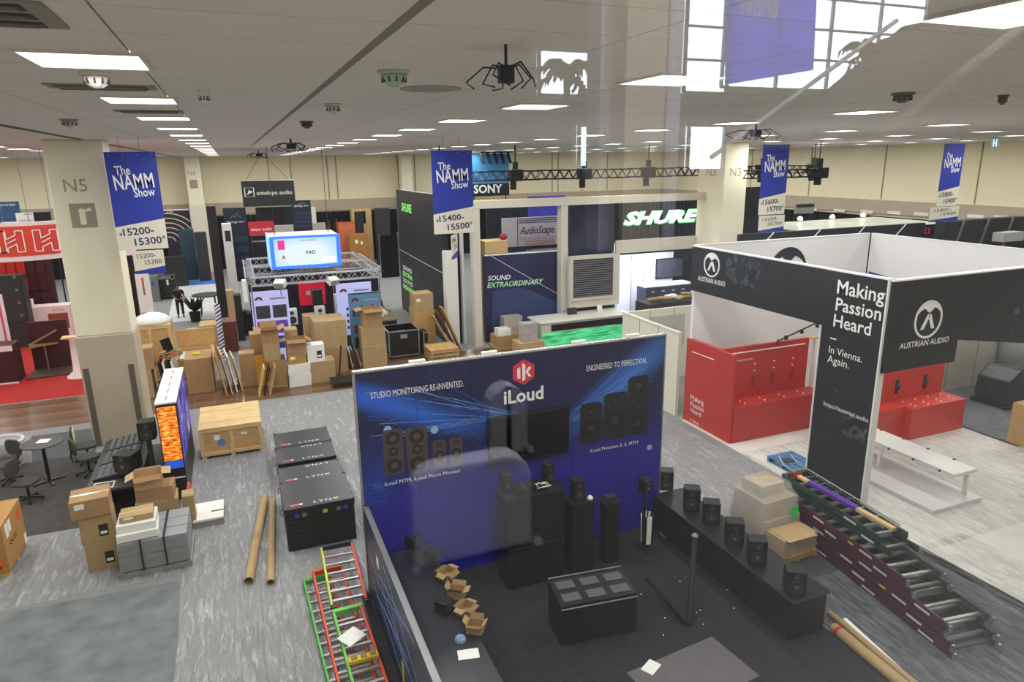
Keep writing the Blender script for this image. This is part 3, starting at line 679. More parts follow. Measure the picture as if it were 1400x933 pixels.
# ------------------------------------------------------------------ helpers for display walls
def panel(name,label,cat,x0,x1,yt,yb,Y,th,mat,bev=0,group=None,child='board'):
    xm=(x0+x1)/2; yr_=yb if yb is not None else (yt+60)
    a=GY(x0,(yt+yr_)/2,Y); c=GY(x1,(yt+yr_)/2,Y); zt=GY(xm,yt,Y).z; zb=0.0 if yb is None else max(0,GY(xm,yb,Y).z)
    t=T(name,label,cat,(a.x,Y,0 if yb is None else 0),0,group); w_=c.x-a.x; z0_=zb
    if zb>.02 and cat in ('wall','box','tower','case','shelf','rack','panel','partition','machine','crate','pallet load','cabinet','counter','speaker','drape','booth','desk') and name not in ('dark_booth',): z0_=0
    elif zb>.3 and name not in ('hanging_sign','aisle_marker','wall_television'):
        for u in (.06,.94):
            b=B(); b.box(w_*u-.03,th+.001,0,w_*u+.03,th+.05,zt-.05); b.obj('support_post',char,t)
    b=B(); b.box(0,0,z0_,w_,th,zt); b.obj(child,mat,t,bev=bev); t['w']=w_; t['zt']=zt; t['zb']=zb
    return t
def dims(t): return t['w'],t['zb'],t['zt']
def patch(t,name,u0,v0,u1,v1,mat,off=-.006,th=.005):
    w_,zb,zt=dims(t); b=B(); b.box(u0*w_,off,zb+(zt-zb)*v0,u1*w_,off+th,zb+(zt-zb)*v1); return b.obj(name,mat,t)
def ltext(t,s,u0,v0,u1,mat,off=-.008,hv=None,**k):
    w_,zb,zt=dims(t); return text(s,t,(u0*w_,off,zb+(zt-zb)*v0),mat,width=(u1-u0)*w_,hgt=(hv*(zt-zb) if hv else None),**k)
def clean(t):
    for k in ('w','zt','zb'):
        if k in t: del t[k]
def xpanel(name,label,cat,X,Y0,Y1,z0,z1,th,mat,bev=0,child='board'):
    t=T(name,label,cat,(X,Y1,0),-PI/2); b=B(); b.box(0,0,z0,Y1-Y0,th,z1); b.obj(child,mat,t,bev=bev); t['w']=Y1-Y0; t['zb']=z0; t['zt']=z1; return t
wt=M('white_print','#ecebea',.6,var=0); wl=M('lit_letters','#f4fff4',.5,var=0,em=1.3)
navy=M('navy_banner','#22349a',.6,var=.03); navyt=M('navy_text','#1b2350',.6,var=0); cream=M('banner_cream','#dbd5c4',.6,var=.01); teal=M('arrow_teal','#3f86a5',.6,var=0)
# ------------------------------------------------------------------ hanging aisle banners
def banner(label,px0,px1,pt,blL,blR,bot,nums,Y,label2,p2,X=None,dim=1):
    a=GY(px0,pt,Y); c=GY(px1,pt,Y); w_=c.x-a.x; t=T('aisle_banner',label,'banner',(a.x,Y,0))
    zt=a.z; zl=GY(px0,blL,Y).z; zr=zl+w_*.16; zb=GY(px0,bot,Y).z
    b=B(); b.prism([(0,zl),(w_,zr),(w_,zt),(0,zt)],0,.012,'y'); b.obj('blue_panel',navy,t)
    b=B(); b.prism([(0,zb),(w_,zb+.0),(w_,zr),(0,zl)],-.001,.012,'y'); b.obj('cream_panel',cream,t)
    for k in range(4):
        b=B(); b.cyl((w_*(.08+.28*k),-.004,zt-.07),(w_*(.08+.28*k),-.001,zt-.07),.012,8); b.obj('grommet',alu,t)
    for u in (.3,.7):
        b=B(); b.cyl((w_*u,.005,zt),(w_*u,.005,CEIL-.002),.006,6); b.obj('hanging_wire',galv,t)
    th=zt-zl
    text('The',t,(w_*.16,-.004,zt-th*.30),wt,width=w_*.30,hgt=th*.12,bold=.012,rot=.04)
    text('NAMM',t,(w_*.12,-.004,zt-th*.50),wt,width=w_*.78,hgt=th*.20,bold=.012,rot=.06,sp=1.04)
    text('Show',t,(w_*.47,-.004,zt-th*.60),wt,width=w_*.42,hgt=th*.12,bold=.012,rot=.06)
    hh=zl-zb; n=nums.split('-')
    text(n[0]+'-',t,(w_*.14,-.006,zb+hh*.62),navyt,width=w_*.62,hgt=hh*.32,bold=.015,rot=.06)
    text(n[1],t,(w_*.34,-.006,zb+hh*.18),navyt,width=w_*.55,hgt=hh*.32,bold=.015,rot=.06)
    b=B(); b.prism([(w_*.05,zb+hh*.7),(w_*.11,zb+hh*.8),(w_*.11,zb+hh*.6)],-.006,-.002,'y'); b.obj('arrow',teal,t)
    b=B(); b.prism([(w_*.97,zb+hh*.5),(w_*.91,zb+hh*.6),(w_*.91,zb+hh*.4)],-.006,-.002,'y'); b.obj('arrow',teal,t)
    # small card hung underneath
    x0,x1,y0,y1,r=p2; A=GY(x0,y0,Y); C=GY(x1,y0,Y); D=GY(x0,y1,Y); ww=C.x-A.x; hh=A.z-D.z
    s=T('aisle_card',label2,'banner',((A.x+C.x)/2,Y,0),r); ww=ww/max(.35,math.cos(r)); z1=min(A.z,zb-.03); z0=z1-hh
    b=B(); b.prism([(-ww/2,z0+hh*.12),(ww/2,z0+hh*.3),(ww/2,z1),(-ww/2,z1)],0,.01,'y'); b.obj('cream_panel',cream,s)
    b=B(); b.prism([(-ww/2,z0),(ww/2,z0),(ww/2,z0+hh*.3),(-ww/2,z0+hh*.12)],0,.01,'y'); b.obj('blue_edge',navy,s)
    text(n[0]+'-',s,(-ww*.36,-.004,z0+hh*.66),navyt,width=ww*.6,hgt=hh*.2,rot=.05)
    text(n[1],s,(-ww*.14,-.004,z0+hh*.38),navyt,width=ww*.55,hgt=hh*.2,rot=.05)
    b=B(); b.cyl((-ww*.3,.005,z1),(-ww*.3,.005,z1+.04),.005,6); b.cyl((ww*.3,.005,z1),(ww*.3,.005,z1+.04),.005,6); b.obj('hook',galv,s)
banner('blue show banner reading 15200 to 15300 beside the extinguisher column',141,212,208,312,300,344,'15200-15300',19.6,'small cream card hung beside the extinguisher column',(180,223,342,374,.0))
banner('blue show banner reading 15400 to 15500 before the dark tall wall',589,645,206,294,285,321,'15400-15500',18.6,'narrow turned cream card hung before the tall dark wall',(613,629,319,352,1.0))
banner('blue show banner reading 15600 to 15700 right of column N3',1044,1080,198,272,268,294,'15600-15700',19.3,'small cream card hung right of column N three',(1038,1073,295,318,-.0))
banner('blue show banner reading 15800 to 15900 farthest right',1292,1320,197,262,258,282,'15800-15900',19.3,'rightmost cream card, hung in front of the right wall',(1273,1312,281,301,0))
# ------------------------------------------------------------------ red booth at the left
hb=M('red_banner','#d6402f',.55,var=.02); pinkw=M('pinkish_white','#e6d4d4',.55,var=.02); maroon=M('maroon_panel','#3c1518',.5,var=.1); blkp=M('booth_black','#212126',.6,var=.08)
Y=29.5
t=T('booth_fascia','curved white booth fascia carrying a red banner with white outlined marks','fascia',(GY(-60,330,Y).x,Y,0)); xr=GY(77,330,Y).x-t.location.x; zt=GY(40,304,Y).z; z1=GY(40,309,Y).z; z2=GY(40,350,Y).z; zb=GY(40,357,Y).z
def arc(u): return .5*(u/xr)**6
b=B(); N=16
for k in range(N):
    u0=xr*k/N; u1=xr*(k+1)/N; b.prism([(u0,arc(u0)),(u1,arc(u1)),(u1,arc(u1)+.12),(u0,arc(u0)+.12)],zb,zt)
b.obj('white_rim',pinkw,t)
b=B()
for k in range(N):
    u0=xr*k/N; u1=xr*(k+1)/N; b.prism([(u0,arc(u0)-.02),(u1,arc(u1)-.02),(u1,arc(u1)-.001),(u0,arc(u0)-.001)],z2,z1)
b.obj('red_banner',hb,t)
def hmark(cx,cz,s,t,y=-.03):
    b=B()
    L=lambda p,q: b.bar((cx+p[0]*s,y,cz+p[1]*s),(cx+q[0]*s,y,cz+q[1]*s),.055*s*1.4,.01,up=(0,1,0))
    out=[(-.9,-.9),(-.9,.9),(-.35,.9),(-.35,.2),(.35,.55),(.35,.9),(.9,.9),(.9,-.9),(.35,-.9),(.35,-.2),(-.35,-.55),(-.35,-.9)]
    for i in range(len(out)): L(out[i],out[(i+1)%len(out)])
    L((-.35,-.15),(.35,.2)); L((-.5,.05),(.5,-.05)) if False else None
    b.obj('outlined_mark',wt,t)
for px in (-10,16,64): 
    q=GY(px,331,Y); hmark(q.x-t.location.x,(z1+z2)/2,.42,t)
for px in (5,40,72):
    q=GY(px,310,Y); b=B(); b.cyl((q.x-t.location.x,.06,zt),(q.x-t.location.x,.06,CEIL-.01),.012,6); b.obj('hanging_wire',galv,t)
t=panel('booth_wall','dark maroon booth wall with red lit panels behind the red banner','wall',-60,76,340,454,36.5,.2,maroon)
for k in range(5):
    for j in range(3):
        w_,z0,z1=dims(t); b=B(); u=w_*(.44+k*.1); b.box(u,-.05,z0+(z1-z0)*(.28+.2*j),u+w_*.09,-.001,z0+(z1-z0)*(.28+.2*j)+.6); b.obj('shelf_panel',redm if (k<3 and j>0) else maroon,t)
clean(t)
t=panel('cabinet','tall black cabinet at the left edge inside the red booth','cabinet',-30,36,378,446,34.5,.6,char)
for k in range(4):
    w_,z0,z1=dims(t); b=B(); b.cyl((w_*.85,-.05,z0+.4+k*.55),(w_*.85,-.0,z0+.4+k*.55),.06,10); b.obj('round_knob',galv,t)
patch(t,'door',.06,.05,.94,.95,M('cab_door','#2f2f34',.5),-.02,.018); clean(t)
t=panel('counter','white reception counter with a brown niche on the red carpet','counter',40,98,419,455,35.15,.8,pinkw)
patch(t,'brown_niche',.45,.12,.93,.72,M('niche_brown','#8a4a30',.7),-.004,.003); ltext(t,'DiOsse',.58,.8,.86,hb,hv=.1); 
w_,z0,z1=dims(t); b=B(); b.box(w_*.02,.1,z1+.001,w_*.12,.4,z1+.34); b.obj('white_box',pinkw,t); clean(t)
t=panel('display_counter','dark maroon counter with pink top at the left edge','counter',-20,22,474,531,28.5,.9,maroon)
patch(t,'pink_rim',0,.86,1,1,pinkw); patch(t,'white_plinth',0,0,1,.05,pinkw); clean(t)
t=panel('sales_tower','pink and white tower above the dark maroon counter','tower',-20,6,405,470,29.6,.3,pinkw); patch(t,'pink_edge',.82,0,.95,1,M('pink_edge','#d0566a',.6)); clean(t)
p=G(26,519); t=T('display_stand','brown slanted display stand with a shelf on the red carpet','stand',(p.x+.3,p.y,0))
b=B(); b.prism([(0,-.3),(1.6,-.1),(.9,1.4),(0,1.2)],.008,.06); b.obj('base_plate',M('dark_walnut','#4a382c',.5,var=.15,sc=3),t)
b=B(); b.box(0,1.0,.06,1.3,1.1,1.9); b.obj('back_board',maroon,t)
b=B(); b.prism([(.05,.5),(.9,.9),(.9,.98),(.05,.98)],1.0,1.05); b.obj('shelf',M('shelf_wood','#8d6a4c',.6),t)
b=B(); b.bar((.05,.6,1.1),(.95,.9,1.55),.06); b.obj('rail',M('shelf_wood'),t)
b=B(); b.bar((.5,.8,.06),(.5,.8,1.0),.05); b.obj('post',galv,t)
p=G(103,519); t=T('pedestal','white pedestal with flared foot against the column','stand',(p.x+.1,p.y+.3,0))
b=B(); b.lathe([(.42,.008),(.4,.06),(.18,.25),(.14,1.4),(.2,1.5)],14); b.obj('body',pinkw,t,smooth=True)
b=B(); b.box(-.35,-.2,1.501,.3,.2,1.56); b.obj('shelf',wood,t)
t=panel('kramer_banner','blue landscape banner at the left edge above the red fascia','banner',-14,28,276,306,40,.06,M('blue_landscape','#264a70',.5,var=.35,sc=1.2,em=.25),child='board'); ltext(t,'KRAMER',.3,.8,.9,wt,hv=.1); patch(t,'white_strip',.3,.02,.95,.08,wt); t.name='landscape_banner'; clean(t)
t=panel('palm_sign','white sign with thin palm leaves and blue script','sign',22,46,291,307,38,.06,paper); 
for k in range(5):
    w_,z0,z1=dims(t); b=B(); b.bar((w_*(.15+.17*k),-.008,z0+.1),(w_*(.22+.14*k),-.008,z1-.3),.03); b.obj('leaf',M('pale_leaf','#a9b3a4',.7),t)
ltext(t,'SMB',.45,.8,.95,M('script_blue','#27608c',.6),hv=.14,shear=.3); clean(t)
t=panel('dark_screen','flat dark screen above the red fascia beside the palm sign','screen',46,70,290,304,37.5,.1,char); patch(t,'glass',.04,.06,.96,.94,M('screen_navy','#1d2230',.2,var=0)); clean(t)
# partition right of the column
t=panel('partition','white partition with hanging guitars right of the column','partition',150,171,376,457,34,.2,pinkw)
w_,z0,z1=dims(t); b=B(); b.tube([(w_*.55,-.06,z1-.5),(w_*.6,-.06,z1-1.2),(w_*.85,-.06,z1-1.5)],.05,6); b.obj('guitar_hook',char,t)
b=B(); b.prism([(w_*.7,z1-2.1),(w_*.95,z1-2.4),(w_*.9,z1-1.5),(w_*.75,z1-1.3)],-.08,-.02,'y'); b.obj('guitar_body',black,t); b=B(); b.box(w_*.6,-.2,z0+1.4,w_,-.01,z0+1.46); b.obj('shelf',wood,t); clean(t)
t=panel('dark_wall','tall dark maroon wall between the white partition and white pillar','wall',156,187,350,456,35,.2,M('dark_maroon','#231519',.6)); clean(t)
t=panel('pink_fascia','pale pink fascia with dotted lower edge beside the column','fascia',143,183,305,350,34.2,.2,pinkw); clean(t)
t=panel('white_pillar','slim white pillar with red vertical print behind the small card','pillar',188,206,374,428,33.5,.4,white); ltext(t,'NORD',.5,.65,.72,redm) if False else None; patch(t,'red_print',.45,.45,.6,.9,M('dull_red_print','#a55a55',.7)); clean(t)
# ------------------------------------------------------------------ crates and cartons in the middle distance
x0,x1,y,h=pb(186,528,244,448); 
crate('tall pale crate with vertical battens piled with white wrap',x0,x1,y,1.3,0,h)
b=B(); b.lathe([(.6,0),(.62,.1),(.45,.25),(.2,.34),(.05,.36)],12); o=b.obj('white_wrap',M('white_sheet','#e9e8e4',.6,var=.1,sc=12,bump=.8),loc=(x0+.75,y+.62,h+.01),smooth=True); tag(o,'heap of white packing foam sheets on the tall pale crate','packing')
r=cpx('lower square carton with folded flaps beside the column',(184,543,212,508),.72,Y=24.7,mat=card,stick=0)
cpx('upper square carton before the tall pale crate',(187,508,212,478),.65,z0=r[3]+.002,Y=24.72,mat=card2,stick=0)
t=crate('open plywood crate lined with white foam',-2.45,-1.2,26.3,1.7,0,.85,open_=True)
b=B(); b.box(-.55,-.75,.1,.55,.75,.7); tag(b.obj('foam_block',M('white_sheet'),loc=(-1.825,27.15,0)),'white foam block inside the open plywood crate','packing')
b=B(); b.box(-2.5,28.05,0,-1.15,28.12,1.5); tag(b.obj('plywood_sheet',ply),'upright plywood sheet standing behind the open crate','sheet')
# heap with black trays and green bag
p=G(228,540); t=T('frame_stack','stack of white and black flat frames leaning by the cartons','frames',(p.x,p.y,0))
for k in range(4):
    b=B(); mt=Matrix.Translation((k*.13,0,0))@Matrix.Rotation(-.12,4,'Y'); b.box(0,-.1,0,.06,1.1,1.15,mt); b.obj('frame',white if k%2 else black,t)
t=T('black_tray','black ribbed tray on a green bag on top of the leaning frames','tray',(p.x+.3,p.y+.85,.22))
b=B(); b.lathe([(.3,.952),(.28,1.02),(.15,1.06)],10); b.obj('green_bag',M('green_cloth','#2f6a3c',.8,var=.2),t)
for k in range(4): b=B(); b.bar((-.2+.06*k,-.2+.1*k,1.1),(-.3+.06*k,-.2+.1*k,1.55),.05,.09); b.obj('foam_finger',black,t)
t=T('trash_pile','heap of brown paper scraps on a white box edge','scraps',(p.x+.15,p.y+.35,1.2))
for k in range(12):
    b=B(); a=random.random()*6; b.box(-.12,-.06,0,.12,.06,.015,Matrix.Translation((random.uniform(-.2,.3),random.uniform(-.3,.3),.02*k))@Matrix.Rotation(a,4,'Z')); b.obj('scrap',[card,redm,card2][k%3],t)
cpx('big brown carton with a yellow tape roll on it',(258,540,295,492),1.2,mat=card2,stick=0)
q=G(268,487,1.25); b=B(); ring(b,0,0,.06,.12,0,.05); o=b.obj('tape_roll',M('yellow_tape','#d8cf2c',.5,var=0),loc=(q.x,q.y+.3,1.245)); o.rotation_euler.x=PI/2; tag(o,'yellow tape roll lying on the big brown carton','tape')
for k,(mt_,lb) in enumerate(((ply,'leftmost tall plywood board leaning by the brown carton'),(wood,'second pale board leaning by the brown carton'),(white,'white framed board leaning in front of the plywood boards'),(wood,'rightmost pale board of the four leaning boards'))):
    q=G(310+k*7,540-k*2); b=B(); mt=Matrix.Rotation(-.14,4,'Y')@Matrix.Rotation(.1,4,'Z'); b.box(0,0,0,.04,1.3,1.55-.12*k,mt)
    o=b.obj('leaning_board',mt_,loc=(q.x,q.y-.1,0)); tag(o,lb,'board','boards leaning by the brown carton')
r=cpx('low grey bottomed carton under a white topped carton',(277,500,306,477),1.0,Y=28.8,mat=card2,stick=0)
cpx('white topped carton stacked left of the zebra banner',(276,477,306,446),1.0,z0=r[3]+.002,Y=28.8,mat=card3,stick=0)
cpx('flat carton under clear wrap behind the open crate',(257,478,273,455),.9,Y=31.5,mat=card3,stick=0)
# person
def person(px,py,hgt,rz,label,shirt,trs,skinc='#8a5a44',hair='#181414'):
    p=G(px,py); t=T('person',label,'person',(p.x,p.y,0),rz); k=hgt/1.75
    def skin(name,vs,es,rs,mat,root=0,sub=1):
        me=bpy.data.meshes.new(name); me.from_pydata([Vector(v)*k for v in vs],es,[]); o=bpy.data.objects.new(name,me); COL.objects.link(o); o.parent=t; me.materials.append(mat)
        m_=o.modifiers.new('skin','SKIN'); m_.use_smooth_shade=True
        for i,r in enumerate(rs):
            me.skin_vertices[0].data[i].radius=(r[0]*k,r[1]*k) if isinstance(r,tuple) else (r*k,r*k)
            me.skin_vertices[0].data[i].use_root=(i==root)
        s=o.modifiers.new('sub','SUBSURF'); s.levels=sub; s.render_levels=sub; return o
    sk=M('skin_tone',skinc,.6,var=.02)
    V_=[(0,0,.95),(0,0,1.12),(0,0,1.32),(0,0,1.42),(0,-.01,1.5),(0,-.03,1.6),(0,-.03,1.69),
        (.19,0,1.38),(.25,-.02,1.12),(.1,-.22,1.06),(-.19,0,1.38),(-.25,-.02,1.12),(-.1,-.22,1.02),
        (.1,0,.88),(.11,-.02,.5),(.12,.02,.1),(.13,-.12,.05),(-.1,0,.88),(-.11,-.02,.5),(-.12,.02,.1),(-.13,-.12,.05)]
    E_=[(0,1),(1,2),(2,3),(3,4),(4,5),(5,6),(3,7),(7,8),(8,9),(3,10),(10,11),(11,12),(0,13),(13,14),(14,15),(15,16),(0,17),(17,18),(18,19),(19,20)]
    R_=[(.15,.11),(.14,.1),(.17,.11),(.1,.08),.05,(.075,.09),(.065,.08),.06,.045,.03,.06,.045,.03,.09,.06,.045,.04,.09,.06,.045,.04]
    body=skin('body',V_,E_,R_,sk,0,2)
    skin('shirt',[(0,0,.92),(0,0,1.12),(0,0,1.32),(0,0,1.41),(.19,0,1.38),(.24,-.01,1.2),(-.19,0,1.38),(-.24,-.01,1.2)],[(0,1),(1,2),(2,3),(3,4),(4,5),(3,6),(6,7)],[(.17,.13),(.155,.12),(.185,.13),(.1,.085),.075,.065,.075,.065],shirt,0,2)
    skin('trousers',[(0,0,.95),(.1,0,.86),(.11,-.02,.5),(.12,.02,.12),(-.1,0,.86),(-.11,-.02,.5),(-.12,.02,.12)],[(0,1),(1,2),(2,3),(0,4),(4,5),(5,6)],[(.16,.12),.1,.075,.06,.1,.075,.06],trs,0,2)
    b=B(); b.lathe([(.02,.085),(.07,.07),(.095,.02),(.098,-.03),(.07,-.05)],14,o=(0,0,0)); h=b.obj('hair',M('hair_dark',hair,.8,var=.1),t,smooth=True); h.location=(0,.015*k,1.69*k)
    b=B()
    for sx in (-1,1): b.lathe([(.012,-.01),(.014,0),(.01,.01)],8,o=(sx*.03,-.112,1.65))
    e=b.obj('eyes',black,t); e.scale=(k,k,k)
    b=B(); b.prism([(-.012,1.60),(.012,1.60),(0,1.645)],-.135,-.105,'y'); e=b.obj('nose',sk,t); e.scale=(k,k,k)
    b=B(); b.box(-.025,-.118,1.565,.025,-.108,1.575); e=b.obj('mouth',M('mouth','#7a3b38',.6),t); e.scale=(k,k,k)
    for sx in (-1,1):
        hx=sx*.1; hz=1.06 if sx>0 else 1.02; b=B()
        b.box(hx-.035,-.29,hz-.014,hx+.035,-.2,hz+.014)
        for f in range(4):
            x=hx-.028+.019*f; L=(.06,.075,.08,.065)[f]; b.cyl((x,-.29,hz),(x-sx*.006,-.29-L*.6,hz-.012),.0085,6); b.cyl((x-sx*.006,-.29-L*.6,hz-.012),(x-sx*.02,-.29-L*.8,hz-.04),.0075,6)
        b.cyl((hx-sx*.03,-.22,hz),(hx-sx*.06,-.28,hz-.01),.011,6)
        o=b.obj('hand',sk,t); o.scale=(k,k,k)
    for sx in (-1,1):
        b=B(); b.prism([(sx*.13-.045,-.22),(sx*.13+.045,-.22),(sx*.13+.045,.07),(sx*.13-.045,.07)],.0,.07); o=b.obj('shoe',black,t,bev=.02); o.scale=(k,k,k)
    return t
person(248,434,1.74,.1,'person in black polo shirt and black trousers standing in the aisle',black,M('trousers_black','#1a1b20',.8,var=.05))
# ------------------------------------------------------------------ far left aisle displays
def simple(label,cat,name,px,Y,th,mat,extra=None): 
    t=panel(name,label,cat,*px,Y,th,mat); clean(t); return t
t=panel('arc_wall','dark violet display wall with pale concentric arcs at left back','wall',225,261,286,335,54.5,.2,M('violet_dark','#251f30',.6))
w_,z0,z1=dims(t); cx=w_*.25; 
for k in range(6):
    b=B(); ring(b,cx-.2,z0+.2,.35+.33*k,.42+.33*k,-.02,-.004,16,.15,PI/2+.2); b.obj('arc',M('arc_cream','#cfc3a4',.6,var=0),t)
ltext(t,'SONY',.15,.9,.42,wt); patch(t,'white_cap',0,.96,1,1,pinkw); clean(t)
simple('second dark violet display wall behind the tall black panel','wall','arc_wall',(275,286,283,345),54.5,.2,M('violet_dark'))
simple('black exhibit block with teal front left of column N6','box','exhibit_block',(246,266,314,355),51,.8,M('teal_dark','#274250',.5,var=.3,sc=1.5))
simple('black exhibit block below the large 15300 banner','box','exhibit_block',(222,254,352,376),48.5,.9,blkp)
simple('dark display tower with vertical pale tubes beside column N6','tower','display_tower',(268,284,318,366),50,.7,char)
t=panel('flight_case','large black flight case with stickers behind the slim pillar','case',216,240,378,402,44,.9,M('case_dark','#1f1f22',.5)); patch(t,'yellow_sticker',.8,.8,.95,1,M('yellow_sticker','#c9a64a',.6)); patch(t,'white_sticker',.5,.5,.62,.8,paper); patch(t,'grey_lid',0,.85,1,1,galv); clean(t)
t=panel('shelf_unit','low grey shelf unit beside the large flight case','shelf',204,216,378,400,43.5,.6,galv); patch(t,'blue_item',.3,.4,.6,.7,M('blue_plastic','#3464b0',.5)); clean(t)
pinkf=slab('floor_carpet','pink patterned floor patch far down the left aisle','carpet',[(-5.2,51),(-1.6,51),(-1.6,55.4),(-5.2,55.4)],.0005,.006,M('pink_floor','#c08a86',.9,var=.2,sc=4))
slab('floor_sheet','white marbled film covered platform with a blue front edge','floor film',[(-3.6,37),(-1.3,37),(-1.3,50.5),(-4.0,50.5)],.0005,.02,M('white_marbled','#d9d9d8',.3,var=.2,sc=2.5,bump=.5,bsc=3))
slab('blue_edge','blue taped strip at the far end of the marbled film','tape',[(-3.95,48.5),(-1.35,48.5),(-1.35,50.4),(-3.98,50.4)],.021,.03,M('blue_strip','#3f74cc',.6,var=.03))
t=T('desk','small dark desk with pale top on the pink floor','desk',(-2.7,52.5,0))
b=B(); b.box(-.8,-.4,.9,.8,.4,.98); b.obj('desktop',pinkw,t); b=B(); b.box(-.3,-.3,.0,.3,.3,.9); b.obj('pedestal',char,t)
t=panel('black_tower','very tall black panel standing left of the white pillar','panel',285,297,282,None,36,1.6,M('tower_black','#1b1a1d',.7)); clean(t)
t=panel('white_column','white pillar with a dark square window near its top','pillar',306,319,306,None,36.4,.6,white); patch(t,'dark_window',.25,.82,.85,.93,char); clean(t)
plant=M('leaf_black','#182018',.7,var=.2)
p=G(268,440); t=T('potted_plant','dark leafy plant before the standing person','plant',(p.x,p.y,0))
b=B(); b.cyl((0,0,0),(0,0,.5),.22,12,.28); b.obj('pot',black,t)
b=B()
for i in range(40):
    a=random.random()*6.28; L=random.uniform(.3,.7); q=Vector((math.cos(a)*L,math.sin(a)*L,.7+random.random()*.7)); o_=Vector((0,0,.5)); s=Vector((-math.sin(a),math.cos(a),0))*.1
    b.quad(o_,(o_+q)/2+s,q,(o_+q)/2-s)
b.obj('leaves',plant,t)
def round_table(label,px,py,r,h,col,stuff=0):
    p=G(px,py); t=T('cafe_table',label,'table',(p.x,p.y,0)); b=B(); b.lathe([(r,h-.04),(r,h)],20); b.obj('tabletop',col,t)
    for k in range(4):
        a=PI/4+k*PI/2; b=B(); b.bar((r*.7*math.cos(a),r*.7*math.sin(a),0),(r*.6*math.cos(a),r*.6*math.sin(a),h-.04),.05); b.obj('leg',char,t)
    return t
round_table('round black table with four legs right of the leafy plant',287,431,.75,1.1,black)
t=panel('zebra_banner','narrow zebra patterned vertical banner left of the truss','banner',296,304,415,None,28.6,.06,paper)
w_,z0,z1=dims(t)
for k in range(16):
    zz=z0+(z1-z0)*k/16; b=B(); b.prism([(0,zz),(w_,zz+.12),(w_,zz+.2),(0,zz+.06)],-.006,-.001,'y'); b.obj('stripe',navyt if k%2 else M('lilac_print','#7a70b8',.6),t)
clean(t)
brn=M('red_brown_case','#6b3325',.5,var=.15)
r=cpx('lower red brown case left of the truss tower',(309,488,328,463),1.0,Y=29.8,mat=brn,stick=0,tape=False,name='brown_case',cat='case')
cpx('upper red brown case left of the truss tower',(305,462,325,441),1.0,z0=r[3]+.002,Y=29.9,mat=brn,stick=0,tape=False,name='brown_case',cat='case')
cpx('tan carton standing upright behind the red brown cases',(311,418,322,398),.5,z0=0,Y=34,mat=card3,stick=0)
simple('black box tower behind the red brown cases','box','black_box',(322,332,404,455),31.6,.6,blkp)
# synergy banners, antelope signs
def logo_banner(label,px,Y,th,txts,name='fabric_banner',mat=None):
    t=panel(name,label,'banner',*px,Y,th,mat or M('banner_night','#1a2233',.6,var=.15,sc=.8))
    w_,z0,z1=dims(t); b=B()
    m=[(.3,.86),(.42,.9),(.5,.87),(.6,.93),(.75,.86)]
    for i in range(4): b.bar((w_*m[i][0],-.01,z0+(z1-z0)*m[i][1]),(w_*m[i+1][0],-.01,z0+(z1-z0)*m[i+1][1]),.03,.006)
    b.obj('mountain_mark',wt,t)
    ltext(t,txts,.12,.8,.88,wt,bold=.01)
    for k in range(4): patch(t,'glow_band',.05,.12+.14*k,.95,.2+.14*k,M('band_blue','#26364e',.5,var=.4,sc=1.5),-.004,.003)
    clean(t); return t
logo_banner('tall night blue banner with mountain mark left of the red sign',(310,341,284,385),37.5,.06,'Synergy core')
logo_banner('smaller night blue mountain banner behind the hanging lightbox',(400,426,274,316),36,.06,'Synergy core')
t=panel('hanging_sign','large black hanging sign with antelope logo and white lettering','sign',331,403,246,282,38,.3,M('sign_black','#202126',.5,var=.03))
w_,z0,z1=dims(t); b=B(); 
for (p_,q_) in (((.05,.38),(.05,.72)),((.05,.72),(.22,.72)),((.22,.72),(.22,.38)),((.22,.38),(.05,.38))): b.bar((w_*p_[0],-.012,z0+(z1-z0)*p_[1]),(w_*q_[0],-.012,z0+(z1-z0)*q_[1]),.04,.008)
b.prism([(w_*.08,z0+(z1-z0)*.44),(w_*.15,z0+(z1-z0)*.52),(w_*.21,z0+(z1-z0)*.56),(w_*.15,z0+(z1-z0)*.6),(w_*.13,z0+(z1-z0)*.66),(w_*.12,z0+(z1-z0)*.56)],-.014,-.008,'y'); b.obj('antelope_mark',wt,t)
ltext(t,'antelope audio',.27,.44,.95,wt,bold=.004); patch(t,'white_top',0,.97,1,1.0,pinkw)
for u in (.1,.9):
    b=B(); b.cyl((w_*u,.1,z1),(w_*.45,.1,CEIL-.01),.01,6); b.obj('hanging_wire',char,t)
clean(t)
simple('black back wall under the hanging antelope sign','wall','black_wall',(352,402,283,340),40,.2,blkp)
t=panel('red_sign','red sign reading elope audio in white left of the lightbox','sign',340,375,303,322,34,.1,M('crimson_sign','#bf1f38',.5,var=.02)); ltext(t,'elope audio',.08,.35,.9,wt,bold=.004); clean(t)
t=panel('immersion_wall','dark navy wall lettered immersion below the red sign','wall',344,400,322,356,34.3,.2,M('navy_wall','#15182b',.6)); ltext(t,'immersion',.02,.76,.38,wt); clean(t)
simple('pale grey partition behind the hanging lightbox','partition','partition',(375,402,308,332),35.5,.15,M('pale_grey','#b5b2b0',.6))
simple('pale grey low partition right behind the lightbox','partition','partition',(424,446,305,330),37,.15,M('pale_grey'))
simple('narrow white door panel beside the far mountain banner','panel','door_divider',(424,432,283,305),39,.1,white)
# control desk rows
t=T('display_desk','dark display desk with rows of small pale units below the mountain banner','desk',(GY(320,385,32.5).x,32.5,0)); 
b=B(); b.box(0,0,0,3.0,.9,1.0); b.obj('desk_body',M('navy_wall'),t)
for k in range(8):
    b=B(); b.box(.1+.35*k,.05,1.001,.35+.35*k,.5,1.12); b.obj('small_unit',galv if k%2 else blkp,t)
